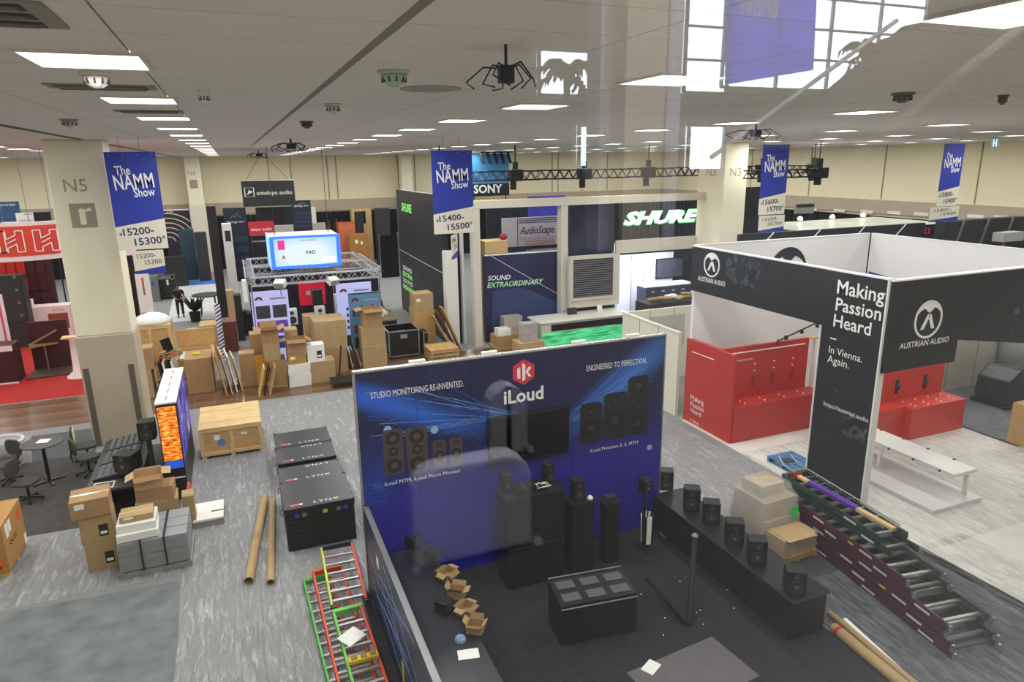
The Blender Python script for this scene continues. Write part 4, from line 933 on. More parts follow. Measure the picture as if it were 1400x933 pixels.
# ------------------------------------------------------------------ truss booth with hanging lightbox
def truss(b,p,q,s,n,d=.025,up=(0,0,1)):
    p=Vector(p); q=Vector(q); dd=(q-p).normalized(); u=Vector(up); u=(u-dd*u.dot(dd)).normalized(); a=dd.cross(u)
    cs=[(a*i+u*j)*(s/2) for i,j in ((-1,-1),(1,-1),(1,1),(-1,1))]
    for c in cs: b.cyl(p+c,q+c,d,6)
    for k in range(n):
        x=p.lerp(q,k/n); y=p.lerp(q,(k+1)/n)
        for i in range(4):
            c0=cs[i]; c1=cs[(i+1)%4]; b.bar(x+c0,y+c1,d*.9) if k%2 else b.bar(x+c1,y+c0,d*.9)
q_=GY(343,389,26.3); q2_=GY(518,374,26.3)
t=T('truss_booth','aluminium truss frame booth under the blue lightbox','truss',(q_.x,26.3,0)); W=q2_.x-q_.x; D=5.6; Z=q_.z+.08
for (x,y) in ((0,0),(W,0),(0,D),(W,D)):
    b=B(); truss(b,(x,y,.02),(x,y,Z-.16),.28,14); b.obj('tower_leg',M('truss_alu','#b4b6ba',.45,.3,var=0),t)
for (p_,q_) in (((0,0,Z),(W,0,Z)),((0,D,Z),(W,D,Z)),((0,.3,Z),(0,D-.3,Z)),((W,.3,Z),(W,D-.3,Z)),((0,D/2,Z),(W,D/2,Z))):
    b=B(); truss(b,p_,q_,.3,18,.022); b.obj('truss_beam',MC['truss_alu'],t)
b=B(); b.box(-.3,-.16,Z-.7,-.16,.16,Z+.1); b.obj('white_end_box',white,t)
scr=bpy.data.materials.new('lit_blue_screen'); scr.use_nodes=True; nt=scr.node_tree; bs=nt.nodes['Principled BSDF']
tc=nt.nodes.new('ShaderNodeTexCoord'); gr=nt.nodes.new('ShaderNodeTexGradient'); gr.gradient_type='SPHERICAL'; mp=nt.nodes.new('ShaderNodeMapping'); mp.inputs['Location'].default_value=(-.52,0,-4.2*.75); mp.inputs['Scale'].default_value=(.42,1,.75)
nt.links.new(tc.outputs['Object'],mp.inputs[0]); nt.links.new(mp.outputs[0],gr.inputs[0]); rp=nt.nodes.new('ShaderNodeValToRGB'); e=rp.color_ramp.elements; e[0].color=lin('#2f7ff0'); e[1].color=lin('#eaf6ff'); e[1].position=.7; e.new(.25).color=lin('#8cc8fa')
nt.links.new(gr.outputs['Fac'],rp.inputs[0]); nt.links.new(rp.outputs[0],bs.inputs['Emission Color']); bs.inputs['Base Color'].default_value=lin('#101830'); bs.inputs['Emission Strength'].default_value=1.1
Yl=27.0
a=GY(373,368,Yl); c=GY(466,360,Yl); zt=GY(420,323,Yl).z; zb=GY(420,365,Yl).z; W_=c.x-a.x
t=T('hanging_lightbox','bright blue and white hanging lightbox over the truss booth','lightbox',(a.x,Yl,0))
b=B(); b.box(0,.03,zb,W_,2.2,zt); b.obj('box_body',M('lightbox_top','#c9c4bd',.6,var=.02),t)
edge=M('blue_edge_light','#2e6ff0',.5,var=0,em=1.0)
b=B(); b.box(-.03,-.0,zb-.03,W_+.03,.029,zt+.03); b.obj('lit_edge',edge,t)
b=B(); b.box(-.05,.0,zb-.03,-.002,2.2,zt+.03); b.obj('side_face',M('lit_blue_side','#9cc8f4',.5,var=0,em=.7),t)
b=B(); b.box(.12,-.012,zb+.08,W_-.12,-.001,zt-.06); b.obj('screen',scr,t)
t['w']=W_; t['zb']=zb; t['zt']=zt
patch(t,'pink_symbol',.1,.6,.2,.9,M('magenta','#d8308a',.5,var=0,em=.5),-.02,.006); ltext(t,'PAD',.5,.42,.64,M('print_navy','#22304a',.5,var=0),off=-.02,bold=.02)
ltext(t,'A',.14,.3,.2,M('print_red','#b8325a',.5,var=0),off=-.02,bold=.03); patch(t,'pale_card',.74,.12,.92,.3,M('card_lit','#eef8ff',.5,var=0,em=1),-.02,.006); ltext(t,'immersive',.42,.84,.66,M('print_teal','#6f93a8',.5,var=0),off=-.02); clean(t)
for u in (.1,.9):
    b=B(); b.cyl((W_*u,1.1,zt),(W_*u,1.1,CEIL-.01),.012,6); b.obj('hanging_wire',char,t)
def poster(label,px,Y,mat,kind):
    t=panel('lit_poster',label,'poster',*px,Y,.08,mat); w_,z0,z1=dims(t); h_=z1-z0
    b=B(); ring(b,w_*.2,z0+h_*.88,.06,.14,-.01,-.004,14,0,PI); b.obj('arch_mark',M('maroon_mark','#5a2440',.5,var=0),t); ltext(t,'INFINITY' if kind else 'STUDIO HUB',.5,.87,.93,M('print_grey_blue','#6c78a0',.5,var=0)) if False else patch(t,'caption_bar',.5,.88,.93,.905,M('print_grey_blue','#8c96b8',.5,var=0))
    if kind==0:
        for i in range(2):
            for j in range(3):
                c_=[['#40404a','#40404a'],['#d0357a','#6a50d8'],['#3e48a8','#3e48a8']][j][i]
                patch(t,'picture',.1+.45*i,.62-.22*j,.48+.45*i,.8-.22*j,M('pic_'+c_[1:],c_,.5,var=.5,sc=7),-.008,.005)
    elif kind==1:
        for i in range(4):
            for j in range(4): patch(t,'dot',.25+.14*i,.62-.09*j,.31+.14*i,.66-.09*j,navyt,-.008,.005)
        patch(t,'photo',.2,.1,.9,.26,M('pic_40404a'),-.008,.005)
    else:
        for i in range(7):
            c_=['#2b3340','#4f5d6b','#2d5f9c','#c8542c','#3a4250','#5b3a2a','#c9a23c'][i]
            patch(t,'bottle_print',.1+.12*i,.66,.19+.12*i,.66+.1+.03*(i%3),M('pic_'+c_[1:],c_,.5),-.008,.005)
        patch(t,'red_print',.12,.42,.45,.54,M('pic_7a2a2c','#7a2a2c',.5,var=.3)); patch(t,'dark_print',.12,.2,.45,.36,M('pic_1c2a3c','#1c2a3c',.5,var=.3)); patch(t,'dark_frame',0,.985,1,1,black)
    clean(t); return t
poster('lit lilac poster with six pictures inside the truss booth',(345,396,398,None),27.6,M('poster_lilac','#bcbcf0',.5,var=0,em=.45),0)
poster('lit lilac poster with dot rows behind the blue poster',(461,509,387,None),27.6,M('poster_lilac'),1)
poster('matte blue poster with printed bottles before the lit lilac poster',(478,521,400,None),26.2,M('poster_blue','#5d88a8',.6,var=.04),2)
t=panel('red_sign','bright red lit sign with antelope mark inside the truss booth','sign',409,445,384,417,29.4,.1,M('red_lit','#d81f3e',.5,var=0,em=.35)); ltext(t,'antelope',.5,.45,.95,wt); patch(t,'antelope_mark',.25,.42,.42,.6,wt,-.009,.003); clean(t)
simple('black rear wall of the truss booth','wall','black_wall',(340,518,368,None),30.8,.15,M('navy_wall'))
def floodlight(label,px,py,rz):
    p=GY(px,py,26.05); t=T('spotlight',label,'lamp',(p.x,26.05,p.z),rz)
    b=B(); b.box(-.2,-.14,-.12,.2,.14,.12,Matrix.Rotation(.5,4,'X')); b.obj('housing',M('lamp_white','#d9d8d4',.4,var=0),t,bev=.015)
    b=B(); b.box(-.16,-.15,-.09,.16,-.141,.09,Matrix.Rotation(.5,4,'X')); b.obj('front_glass',M('lamp_glass','#9aa0a0',.2,var=.1,sc=30),t)
    b=B(); b.bar((0,0,.1),(0,0,2.85-p.z),.03); b.obj('bracket',galv,t)
floodlight('white square spotlight hanging left under the truss',383,388,-.5); floodlight('white square spotlight hanging right under the truss',455,384,.5)
for (px,py,z,lb,mt_) in ((437,425,1.3,'white faced speaker on a brown stand inside the truss booth',white),(400,440,1.1,'small white speaker beside the six picture poster',white)):
    q=GY(px,py,28); studio_speaker(lb,q.x,28,1.35,.4,.35,.62,mat=mt_)
    b=B(); b.box(-.2,-.2,0,.2,.2,1.348); o=tag(b.obj('speaker_plinth',brn if px==437 else blkp,loc=(q.x,28,0)),'plinth under the '+lb.split(' ')[0]+' speaker '+('right' if px==437 else 'left')+' in the truss booth','plinth')
for k in range(3):
    pass
q=GY(455,420,29); t=studio_speaker('tall white three cone speaker left of the dotted poster',q.x+.25,28.6,0,.45,.4,2.3,mat=white,ncone=3,name='floor_speaker')
simple('tall black speaker tower beside the red lit sign','speaker','speaker_tower',(430,443,397,None),28.6,.5,blkp)
# ------------------------------------------------------------------ second carton group
Yg=24.3
cpx('low carton at the left end before the truss tower',(330,518,352,485),.6,Y=24.6,mat=card2,stick=0)
b=B(); b.box(0,0,0,.45,.06,1.1,Matrix.Rotation(-.1,4,'X')); q=G(351,514); tag(b.obj('amber_board',M('amber_board','#c48a22',.5,var=.1),loc=(q.x,24.45,0)),'upright amber board between low carton and carton tower','board')
for k in range(3):
    q=G(354+7*k,530-2*k); b=B(); mt=Matrix.Rotation(.25,4,'Y'); 
    if k<2:
        for (x0,y0,z0,x1,y1,z1) in ((0,0,0,.04,.05,1.0),(0,.65,0,.04,.7,1.0),(0,.05,0,.04,.65,.05),(0,.05,.95,.04,.65,1.0)): b.box(x0,y0,z0,x1,y1,z1,mt)
    else: b.box(0,0,0,.04,.7,1.0,mt)
    tag(b.obj('picture_board',[wood,black,palw][k],loc=(q.x-.05,23.22,0)),['pale wooden frame leaning before the carton tower','black frame leaning before the carton tower','brown board leaning before the carton tower'][k],'frame')
pallet('pallet under the left carton tower',.5,1.15,24.0,.9,0,n=5)
r=cpx('bottom carton of the left carton tower on its pallet',(369,524,394,494),.8,z0=.132,Y=24.02,mat=card2,stick=0)
r=cpx('middle carton of the left carton tower',(362,493,384,470),.7,z0=r[3]+.002,Y=24.05,mat=card,stick=0,rz=.04)
cpx('top open carton of the left carton tower filled with wrap',(358,469,382,454),.7,z0=r[3]+.002,Y=24.05,mat=card2,open_=1,stick=0)
z=0
for k in range(4):
    t=carton(['lowest','second','third','top'][k]+' flat white box of the white stack under the cartons',1.18+.03*(k%2),1.92+.03*(k%2),23.85,.6,z,.2,mat=MC['white_carton'],stick=0,tape=False,rz=.03*(-1)**k,group='stack of flat white boxes'); z+=.202
r=cpx('yellowish carton with label on the white box stack',(395,503,420,487),.55,z0=z+.0,Y=23.9,mat=M('mustard_card','#a8893f',.85),stick=1)
cpx('open carton with spread flaps above the white boxes',(393,486,420,466),.55,z0=r[3]+.002,Y=23.9,mat=card2,open_=2,stick=0)
r=cpx('carton behind the open carton, left of it',(392,480,409,452),.6,z0=.9,Y=24.6,mat=card,stick=0); carton('carton hidden low behind the white boxes',r[0],r[1],24.6,.6,0,.896,mat=card2,stick=0)
cpx('carton row behind the carton tower',(343,480,360,458),.6,Y=25.3,mat=card2,stick=0)
r=cpx('lowest large carton under the biggest carton',(428,515,477,480),1.1,Y=25.0,mat=card2,stick=0)
cpx('biggest brown carton in the middle group',(432,479,476,441),1.3,z0=r[3]+.002,Y=25.0,mat=card,stick=0)
cpx('large carton half hidden behind the biggest carton',(419,479,436,433),.7,Y=26.6,mat=card3,stick=0)
r=cpx('square carton under the printed white appliance box',(426,524,460,496),.7,Y=24.0,mat=card,stick=0)
t=cpx('white printed appliance box with a dark picture',(421,495,445,473),.5,z0=r[3]+.002,Y=23.98,mat=MC['white_carton'],stick=0,tape=False,mark=1)
for k in range(4):
    q=G(478+5*k,512); b=B()
    mt=Matrix.Rotation(-.15,4,'Y')
    for j in range(5): b.box(0,.22*j,0,.03,.22*j+.16,.75-.08*k,mt)
    b.box(.03,0,.1,.08,1.05,.18,mt); tag(b.obj('leaning_pallet',palw,loc=(q.x+.2+.03*k,25.1,0)),['first','second','third','fourth'][k]+' small pallet leaning right of the big cartons','pallet','leaning small pallets')
t=T('dolly','black platform dolly on small wheels before the leaning pallets','dolly',(3.3,23.45,0)); b=B(); b.box(-.75,-.4,.14,.75,.4,.2); b.obj('platform',black,t)
for sx in (-.6,.6):
    for sy in (-.3,.3): b=B(); b.cyl((sx-.02,sy,.07),(sx+.02,sy,.07),.07,12); b.obj('wheel',char,t)
b=B(); b.bar((-.4,.42,.2),(-.25,.5,1.3),.04); b.bar((.3,.42,.2),(.1,.5,1.4),.06); b.obj('push_bar',black,t)
r=cpx('bottom carton with a dark hole right of the blue poster',(497,500,530,475),.7,Y=24.9,mat=card,stick=0)
b=B(); xa=GY(501,487,24.99).x; b.box(xa,24.985,.1,xa+.62,24.997,.68); tag(b.obj('dark_hole_sheet',char),'dark sheet painting the shaded hole in the carton front','board')  # dark sheet paints the shade inside the carton's opening
r=cpx('middle carton of the stack before the blue poster',(495,474,528,450),.7,z0=r[3]+.002,Y=25.0,mat=card,stick=0)
cpx('top carton with opened flaps before the blue poster',(497,449,523,424),.6,z0=r[3]+.002,Y=25.02,mat=card2,open_=2,stick=0)
# open road case
p=G(536,492); t=T('road_case','open black road case with aluminium edges','case',(p.x+.52,p.y+.6,0),0)
X,Yh,Hh=.6,.62,1.12
b=B()
for (a0,c0) in (((-X,-Yh),(X,-Yh+.02)),((-X,Yh-.02),(X,Yh)),((-X,-Yh+.02),(-X+.02,Yh-.02)),((X-.02,-Yh+.02),(X,Yh-.02))): b.box(a0[0],a0[1],.12,c0[0],c0[1],Hh)
b.box(-X,-Yh,.1,X,Yh,.12); b.obj('shell',M('case_black'),t)
b=B()
for sx in (-1,1):
    for sy in (-1,1): b.bar((sx*X,sy*Yh,.1),(sx*X,sy*Yh,Hh),.04)
for z in (.12,Hh):
    for s in (-1,1): b.bar((-X,s*Yh,z),(X,s*Yh,z),.04); b.bar((s*X,-Yh,z),(s*X,Yh,z),.04)
b.obj('edge_frame',alu,t)
b=B(); b.box(-.14,-Yh-.012,Hh-.3,.14,-Yh-.001,Hh-.14); b.obj('latch',alu,t)
for sx in (-.5,.5):
    for sy in (-.5,.5): b=B(); b.cyl((sx-.02,sy,.05),(sx+.02,sy,.05),.05,10); b.obj('caster',char,t)
carton('small brown carton inside the open road case',p.x+.5,p.x+.7,p.y+.5,.3,.122,.85,mat=brn,stick=0)
t=T('road_case','narrow grey edged case leaning beside the open road case','case',(p.x+1.42,p.y+.3,0)); b=B(); b.box(-.1,-.3,0,.1,.7,.95); b.obj('shell',M('case_black'),t); b=B()
for z in (.02,.5,.95): b.bar((-.1,-.31,z),(.1,-.31,z),.03)
b.bar((-.1,-.31,0),(-.1,-.31,.95),.03); b.bar((.1,-.31,0),(.1,-.31,.95),.03); b.obj('edge_frame',alu,t)
# long dark table with rolls and paint
p=G(525,470); t=T('long_table','long dark table carrying white rolls behind the road case','table',(5.35,28.4,0)); b=B(); b.box(-.5,-.9,.0,.5,2.9,1.2); b.obj('draped_body',blkp,t); b=B(); b.box(-.55,-.95,1.2,.55,2.95,1.26); b.obj('tabletop',M('table_tan','#8d7758',.7),t)
for k in range(4):
    x=-.35+.2*k; b=B(); b.cyl((x,-.7+.2*k,0),(x,1.4+.2*k,0),.07,12); o=b.obj('paper_roll',paper,loc=(5.35,28.4,1.332)); tag(o,['leftmost','second','third','rightmost'][k]+' white roll lying on the long dark table','roll','white rolls on the long dark table')
for k,(x,y,c_) in enumerate(((-.35,2.3,'#d8c81c'),(.1,2.4,'#8b8f92'),(.35,2.0,'#2a3a5a'))):
    b=B(); b.lathe([(.16,0),(.17,.2),(.1,.34),(.04,.36)],10); o=b.obj('supply_bag',M('bag_'+c_[1:],c_,.5,var=.3,sc=10),loc=(5.35+x,28.4+y,1.261),smooth=True); tag(o,['yellow crumpled bag','grey wire heap','dark blue bag'][k]+' at the back of the long dark table','bag')
# wooden posts / tan carton towers near the wall
r=cpx('tall tan carton tower before the dark lettered wall',(568,462,596,426),.9,Y=26.6,mat=M('yellow_card','#b8935a',.85),stick=0)
cpx('upper carton with stamped text on the tall carton tower',(567,425,593,403),.8,z0=r[3]+.002,Y=26.6,mat=card,stick=1)
p=G(582,489); zz=0
for k in range(3):
    pallet(['bottom','middle','top'][k]+' pallet of the three pallet stack by the lettered wall',p.x,p.x+1.15,24.75,1.1,zz,palw,rz=.03*(k-1),group='three stacked pallets'); zz+=.155
b=B(); b.box(0,0,0,1.15,1.05,.03); o=b.obj('plywood_sheet',ply,loc=(p.x,24.78,zz-.02)); tag(o,'plywood sheet lying on the three stacked pallets','sheet')
for k in range(3):
    b=B(); mt=Matrix.Rotation(-.38-.04*k,4,'Y'); b.box(0,0,0,.05,.5,2.0-.15*k,mt); q=G(628-2*k,482); tag(b.obj('leaning_plank',[plyd,brn,palw][k],loc=(q.x+.15-.12*k,25.95,0)),['long osb plank leaning right of the pallet stack','red brown plank leaning between two planks','pale plank nearest the pallet stack'][k],'plank')
b=B(); b.lathe([(.28,0),(.3,.08),(.15,.18),(.03,.2)],9); q=G(509,503); q.x+=.25; tag(b.obj('orange_cloth',M('orange_cloth','#e2761c',.8,var=.25,sc=12),loc=(q.x,23.6,0),smooth=True),'crumpled orange vest on the floor above the blue wall','cloth')
# carts and lifts far up the centre aisle
t=panel('wooden_crate','ochre plywood crate with paper labels in the far centre aisle','crate',478,504,321,348,51.5,1.2,M('ochre_ply','#a8733a',.7,var=.1)); patch(t,'paper_label',.3,.55,.45,.75,paper); patch(t,'paper_label',.58,.5,.7,.66,paper); clean(t)
t=panel('wrapped_pallet','orange shrink wrapped pallet load in the far aisle','pallet load',463,486,305,322,53,1.2,M('orange_wrap','#c87048',.4,var=.2,sc=3)); clean(t)
t=panel('frame_crate','tall pale wooden frame crate at the far end of the aisle','crate',481,508,286,306,54.4,.8,wood); patch(t,'dark_opening',.25,0,.7,.85,black); clean(t)
simple('black speaker rack before the pale frame crate','rack','speaker_rack',(487,497,290,320),52.9,.6,blkp)
simple('black equipment tower left of the lettered dark wall','rack','speaker_rack',(514,533,285,318),52,.7,char)
t=panel('drape_booth','black draped low booth wall left of the lettered dark wall','drape',520,545,322,378,45.9,.06,drp)
w_,z0,z1=dims(t)
for k in range(12): b=B(); b.box(w_*k/12+.02,-.05,z0,w_*(k+.6)/12+.02,-.001,z1); b.obj('pleat',drp,t)
b=B(); b.cyl((w_,0,0),(w_,0,z1+.2),.03,8); b.cyl((0,0,0),(0,0,z1+.1),.03,8); b.obj('upright',alu,t); clean(t)
p=G(512,430); t=T('green_lift','green metal lift base beside the truss booth','lift',(p.x+.1,p.y,0)); gm_=M('machine_green','#1f6b4a',.5,var=.1)
b=B(); b.box(-.15,-.15,0,.15,.15,2.2); b.obj('mast',gm_,t)
for k in range(4): a=k*PI/2+.3; b=B(); b.bar((0,0,.1),(.8*math.cos(a),.8*math.sin(a),.05),.1); b.obj('outrigger',gm_,t); 
b=B(); b.bar((-.4,0,2.15),(.5,0,2.2),.06); b.obj('crossbar',gm_,t)
t=T('stage_riser','high black stage riser crowded with small dark gear at the far end','stage',(GY(432,300,54.6).x,54.6,0)); W_=GY(475,300,54.6).x-t.location.x
b=B(); b.box(0,0,0,W_,.75,2.45); b.obj('riser_body',drp,t)
for k in range(11):
    h_=.5+.5*((k*7)%5)/5; b=B(); b.lathe([(.14,0),(.16,h_*.7),(.09,h_*.75),(.11,h_),(.03,h_+.05)],8,o=(.15+k*W_/11.5,.25+.25*(k%2),2.451)); b.obj('covered_stand',[char,brn,blkp][k%3],t)
# ------------------------------------------------------------------ tall dark lettered booth
nightw=M('night_panel','#1c1c26',.45,var=.06,sc=1); grn=M('green_letters','#7de05a',.5,var=0,em=.7); gl_=M('panel_line','#b9b9c0',.5,var=0)
t=xpanel('booth_wall','tall dark booth wall receding behind the 15400 banner, green lettering at its far end','wall',7.9,27.4,35.4,0,6.22,.25,nightw)
ptext(t,'SHURE',(549,288),(563,293),grn,bold=.03,shear=.2,hgt=.42,off=-.006)
for k,(s,c_) in enumerate((('SOUND',wt),('EXTRA',grn),('SOUND',wt),('ORDINARY',grn))):
    ptext(t,s,(551,368+k*8.3),(563+k*.8,371+k*8.6),c_,hgt=.24,off=-.006,bold=.02)
def wline(t,a,c,wd=.03,mat=gl_,off=-.006):
    p=loc2(t,*a,off); q=loc2(t,*c,off); b=B(); b.bar(p,q,wd,.006,up=(0,1,0)); return b.obj('printed_line',mat,t)
wline(t,(546,341),(606,374),.04); wline(t,(545,300),(583,398),.03,M('panel_line_dim','#4a4a55',.5))
b=B(); b.box(-.03,-.03,0,.03,.28,6.24); b.obj('edge_profile',alu,t); clean(t)
t=panel('white_pillar','slim white pillar right of the tall dark wall','pillar',610,626,344,None,26.9,.5,white); clean(t)
t=T('slat_screen','row of black upright fins between white strips beside the white post','screen',(8.3,29.2,0),-PI/2+.12)
for k in range(4):
    b=B(); b.box(.08+k*.56,0,.0,.40+k*.56,.12,5.35); b.obj('black_fin',M('fin_black','#17171f',.5,var=.05),t)
    b=B(); b.box(.41+k*.56,.01,.0,.60+k*.56,.11,5.35); b.obj('white_strip',M('fin_white','#cfcdd2',.5,var=.02),t)
cream2=M('booth_cream','#cfcabd',.5,var=.02)
t=T('booth_portal','cream portal of the lettered booth, posts and long flat beam','frame',(8.85,26.2,0)); zt=6.02
b=B(); b.box(-.15,0,zt-.32,11.85,.45,zt-.02); b.obj('beam',cream2,t,bev=.01)
b=B(); b.box(-.13,.02,zt-.019,11.83,.43,zt); b.obj('beam_top_board',wood,t)
for x in (0,3.95,11.5):
    b=B(); b.box(x,.02,0,x+.32,.4,zt-.325); b.obj('post',cream2,t)
t=panel('graphic_wall','violet night graphic wall with green and white slogan between the posts','wall',663,771,345,462,26.75,.2,M('violet_night','#26264c',.35,var=.5,sc=.35),child='board')
ptext(t,'SOUND',(667,384),(698,382),wt,shear=.25,bold=.02,tilt=True); ptext(t,'EXTRAORDINARY',(666,394),(743,388),M('pale_green','#a5d8a8',.5,var=0,em=.15),shear=.25,bold=.02,tilt=True)
wline(t,(664,346),(771,407),.03); flatpoly(t,'blue_shape',[(674,398),(672,455),(765,455),(764,415),(715,393)],M('dusk_blue','#32426f',.4,var=.15,sc=1)); patch(t,'white_top_edge',0,.985,1,1.0,paper); clean(t)
t=panel('company_sign','white sign lettered AudioScape Engineering Co. with navy and red stripes','sign',687,771,297,336,29.5,.12,M('lilac_white','#cfcad6',.5,var=.02))
ltext(t,'AudioScape',.27,.42,.84,navyt,shear=.35,bold=.01,hv=.36); ltext(t,'ENGINEERING CO.',.27,.2,.85,M('lilac_grey','#8d7a9a',.5,var=0))
for k in range(3): patch(t,'navy_stripe',.26,.8+.07*k,1,.83+.07*k,navyt); patch(t,'red_stripe',.35,.03+.06*k,.85,.055+.06*k,M('rose_stripe','#b05a78',.5,var=0))
patch(t,'fold_line',.235,0,.245,1,navyt); clean(t)
t=panel('rear_desk','tan desktop seen behind the graphic wall','desk',663,694,330,341,27.6,1.0,wood); clean(t)
b=B(); b.lathe([(.12,0),(.2,.1),(.14,.22),(.04,.26)],10); q=GY(688,332,28.1); q.z=GY(678,330,27.6).z+.001; tag(b.obj('red_bag',M('red_bag','#a82a3a',.6,var=.3,sc=12),loc=(q.x,28.1,q.z),smooth=True),'small red bag left of the company sign','bag')
simple('bright blue and purple poster wall behind the company sign','poster','poster_wall',(722,772,268,297),34,.1,M('poster_violet','#3a3a9c',.5,var=.3,sc=1.2))
simple('dark back wall with small monitors behind the cream posts','wall','back_wall',(666,720,276,330),36,.2,M('dark_teal_wall','#1d2832',.6,var=.3,sc=1))
t=panel('printed_display','dark printed panel with a blurred instrument between the middle posts','wall',779,840,272,352,27.0,.12,M('smoky_panel','#2c2f40',.35,var=.5,sc=.6)); clean(t)
# glowing letters
t=panel('lit_sign_wall','ribbed black wall with large glowing white SHURE letters','wall',849,961,268,336,29.9,.2,M('rib_black','#24262a',.5))
w_,z0,z1=dims(t)
for k in range(22): b=B(); b.box(w_*k/22+.02,-.03,z0,w_*(k+.5)/22,-.001,z1); b.obj('rib',M('rib_black'),t)
ptext(t,'SHURE',(851,308),(957,303),M('halo_green','#3fae62',.5,var=0,em=.9),off=-.035,shear=.3,bold=.075,hgt=.74)
ptext(t,'SHURE',(853,307),(955,302),M('lit_white_letters','#f6fff8',.5,var=0,em=2.2),off=-.06,shear=.3,bold=.045,hgt=.64); clean(t)
# white demo room
t=T('demo_room','white lit demo room with a flat roof beside the glowing letters','booth',(GY(850,345,26.7).x,26.7,0)); wr_=GY(962,345,26.7).x-t.location.x
zt=GY(900,343,26.7).z; b=B(); b.box(-.3,0,zt,wr_,3,zt+.06); b.box(-.3,0,zt+.06,wr_,.1,zt+.58); b.obj('roof_parapet',cream2,t)
b=B(); b.box(-.3,-.02,zt-.08,wr_,.0,zt-.001); b.obj('dark_gap',black,t)
b=B(); b.box(-.3,2.4,0,wr_,2.5,zt-.001); b.obj('rear_wall',M('bright_white','#eff2fb',.5,var=.0),t)
b=B(); b.box(-.3,0,0,-.2,2.4,zt-.1); b.obj('side_wall',M('bright_white'),t)
Yd=26.7+2.38
a=GY(863,404,Yd); c=GY(878,404,Yd); z1=GY(870,352,Yd).z; b=B(); b.box(a.x-t.location.x,2.36,.02,c.x-t.location.x,2.398,z1); dr=b.obj('door',M('door_white','#d5d6e2',.4,var=0),t)
b=B(); x_=c.x-t.location.x; b.box(x_-.12,2.32,1.0,x_-.07,2.358,1.2); b.obj('handle',black,dr)
b=B(); xa=a.x-t.location.x
for (x0,x1,z0_,z1_) in ((xa-.06,xa-.01,0,z1+.06),(x_+.01,x_+.06,0,z1+.06),(xa-.06,x_+.06,z1+.01,z1+.06)): b.box(x0,2.34,z0_,x1,2.39,z1_)
b.obj('door_frame',M('frame_lilac','#b8b8c8',.5,var=0),t)
ld=bpy.data.lights.new('lamp','AREA'); ld.size=2.5; ld.size_y=.8; ld.shape='RECTANGLE'; ld.energy=190; ld.color=(.9,.94,1); lo=bpy.data.objects.new('lamp',ld); COL.objects.link(lo); lo.parent=t; lo.location=(wr_/2,1.0,zt-.12)
t=panel('wall_television','flat television on the white demo room wall','television',897,935,353,380,29.04,.05,black); patch(t,'screen',.03,.05,.97,.95,M('screen_haze','#51525f',.15,var=.3,sc=.8)); clean(t)
t=panel('cabinet_row','dark blue cabinet with white top in the demo room','cabinet',883,945,391,419,27.5,.8,M('cabinet_blue','#353b52',.5,var=.03)); w_,z0,z1=dims(t)
b=B(); b.box(-.05,-.05,z1,w_+.05,.85,z1+.06); b.obj('white_top',M('bright_white'),t)
for k in range(4): b=B(); b.box(w_*(.12+.22*k),-.02,z1-.25,w_*(.12+.22*k)+.15,-.001,z1-.2); b.obj('handle',white,t)
for k in range(3): patch(t,'gap_line',.25*(k+1),.02,.25*(k+1)+.008,.98,black,-.003,.002)
clean(t)
# framed shutter
t=panel('shutter_window','cream framed window with dark horizontal slats before the demo room','shutter',779,847,349,419,25.9,.2,cream2); w_,z0,z1=dims(t)
patch(t,'dark_opening',.07,.2,.86,.93,M('opening_dark','#26262e',.5),-.012,.01)
for k in range(17):
    v=.21+.042*k; patch(t,'slat',.075,v,.855,v+.018,M('slat_grey','#77757c',.4,var=0),-.05,.036)
patch(t,'inner_sill',.05,.15,.88,.19,cream2,-.08,.075); clean(t)
# counter with green glow
t=T('glow_counter','cream counter with black band and green glowing front','counter',(11.2,24.75,0)); W_=4.3
b=B(); b.prism([(0,0),(W_,0),(W_,1.3),(.35,1.3)],.0,1.06); b.obj('body',cream2,t)
b=B(); b.box(-.05,-.06,1.061,W_,1.35,1.12); b.obj('countertop',M('counter_top','#d9d5ca',.4,var=.01),t,bev=.01)
b=B(); b.box(.45,-.03,.72,W_-.02,-.001,.99); b.obj('black_band',black,t)
gg=bpy.data.materials.new('green_glow'); gg.use_nodes=True; nt=gg.node_tree; bs=nt.nodes['Principled BSDF']; tc=nt.nodes.new('ShaderNodeTexCoord'); mp=nt.nodes.new('ShaderNodeMapping'); mp.inputs['Scale'].default_value=(.8,1,9)
nt.links.new(tc.outputs['Object'],mp.inputs[0]); nz=nt.nodes.new('ShaderNodeTexNoise'); nz.inputs['Scale'].default_value=1.6; nt.links.new(mp.outputs[0],nz.inputs[0]); rp=nt.nodes.new('ShaderNodeValToRGB'); e=rp.color_ramp.elements; e[0].position=.35; e[0].color=lin('#17924e'); e[1].position=.7; e[1].color=lin('#6df5b0')
nt.links.new(nz.outputs[0],rp.inputs[0]); nt.links.new(rp.outputs[0],bs.inputs['Emission Color']); bs.inputs['Emission Strength'].default_value=.95; bs.inputs['Base Color'].default_value=lin('#1c5a3a')
for k in range(5):
    b=B(); b.box(.02+k*.86,-.05,.01,.86+k*.86,-.031+.03,.66); b.obj('glow_panel',gg,t)
text('S',t,(W_-.35,-.04,.76),grn,width=.2,bold=.04,shear=.2)
for k,(x,r_) in enumerate(((1.75,.0),(1.95,.2),(3.2,.1))):
    b=B(); b.box(-.12,-.02,0,.12,.02,.3,Matrix.Rotation(-.3,4,'X')@Matrix.Rotation(r_,4,'Z')); tag(b.obj('tablet',blkp if k<2 else white,loc=(11.2+x,25.6,1.12)),['left dark tablet on the cream counter','right dark tablet on the cream counter','white tablet stand on the cream counter'][k],'tablet')
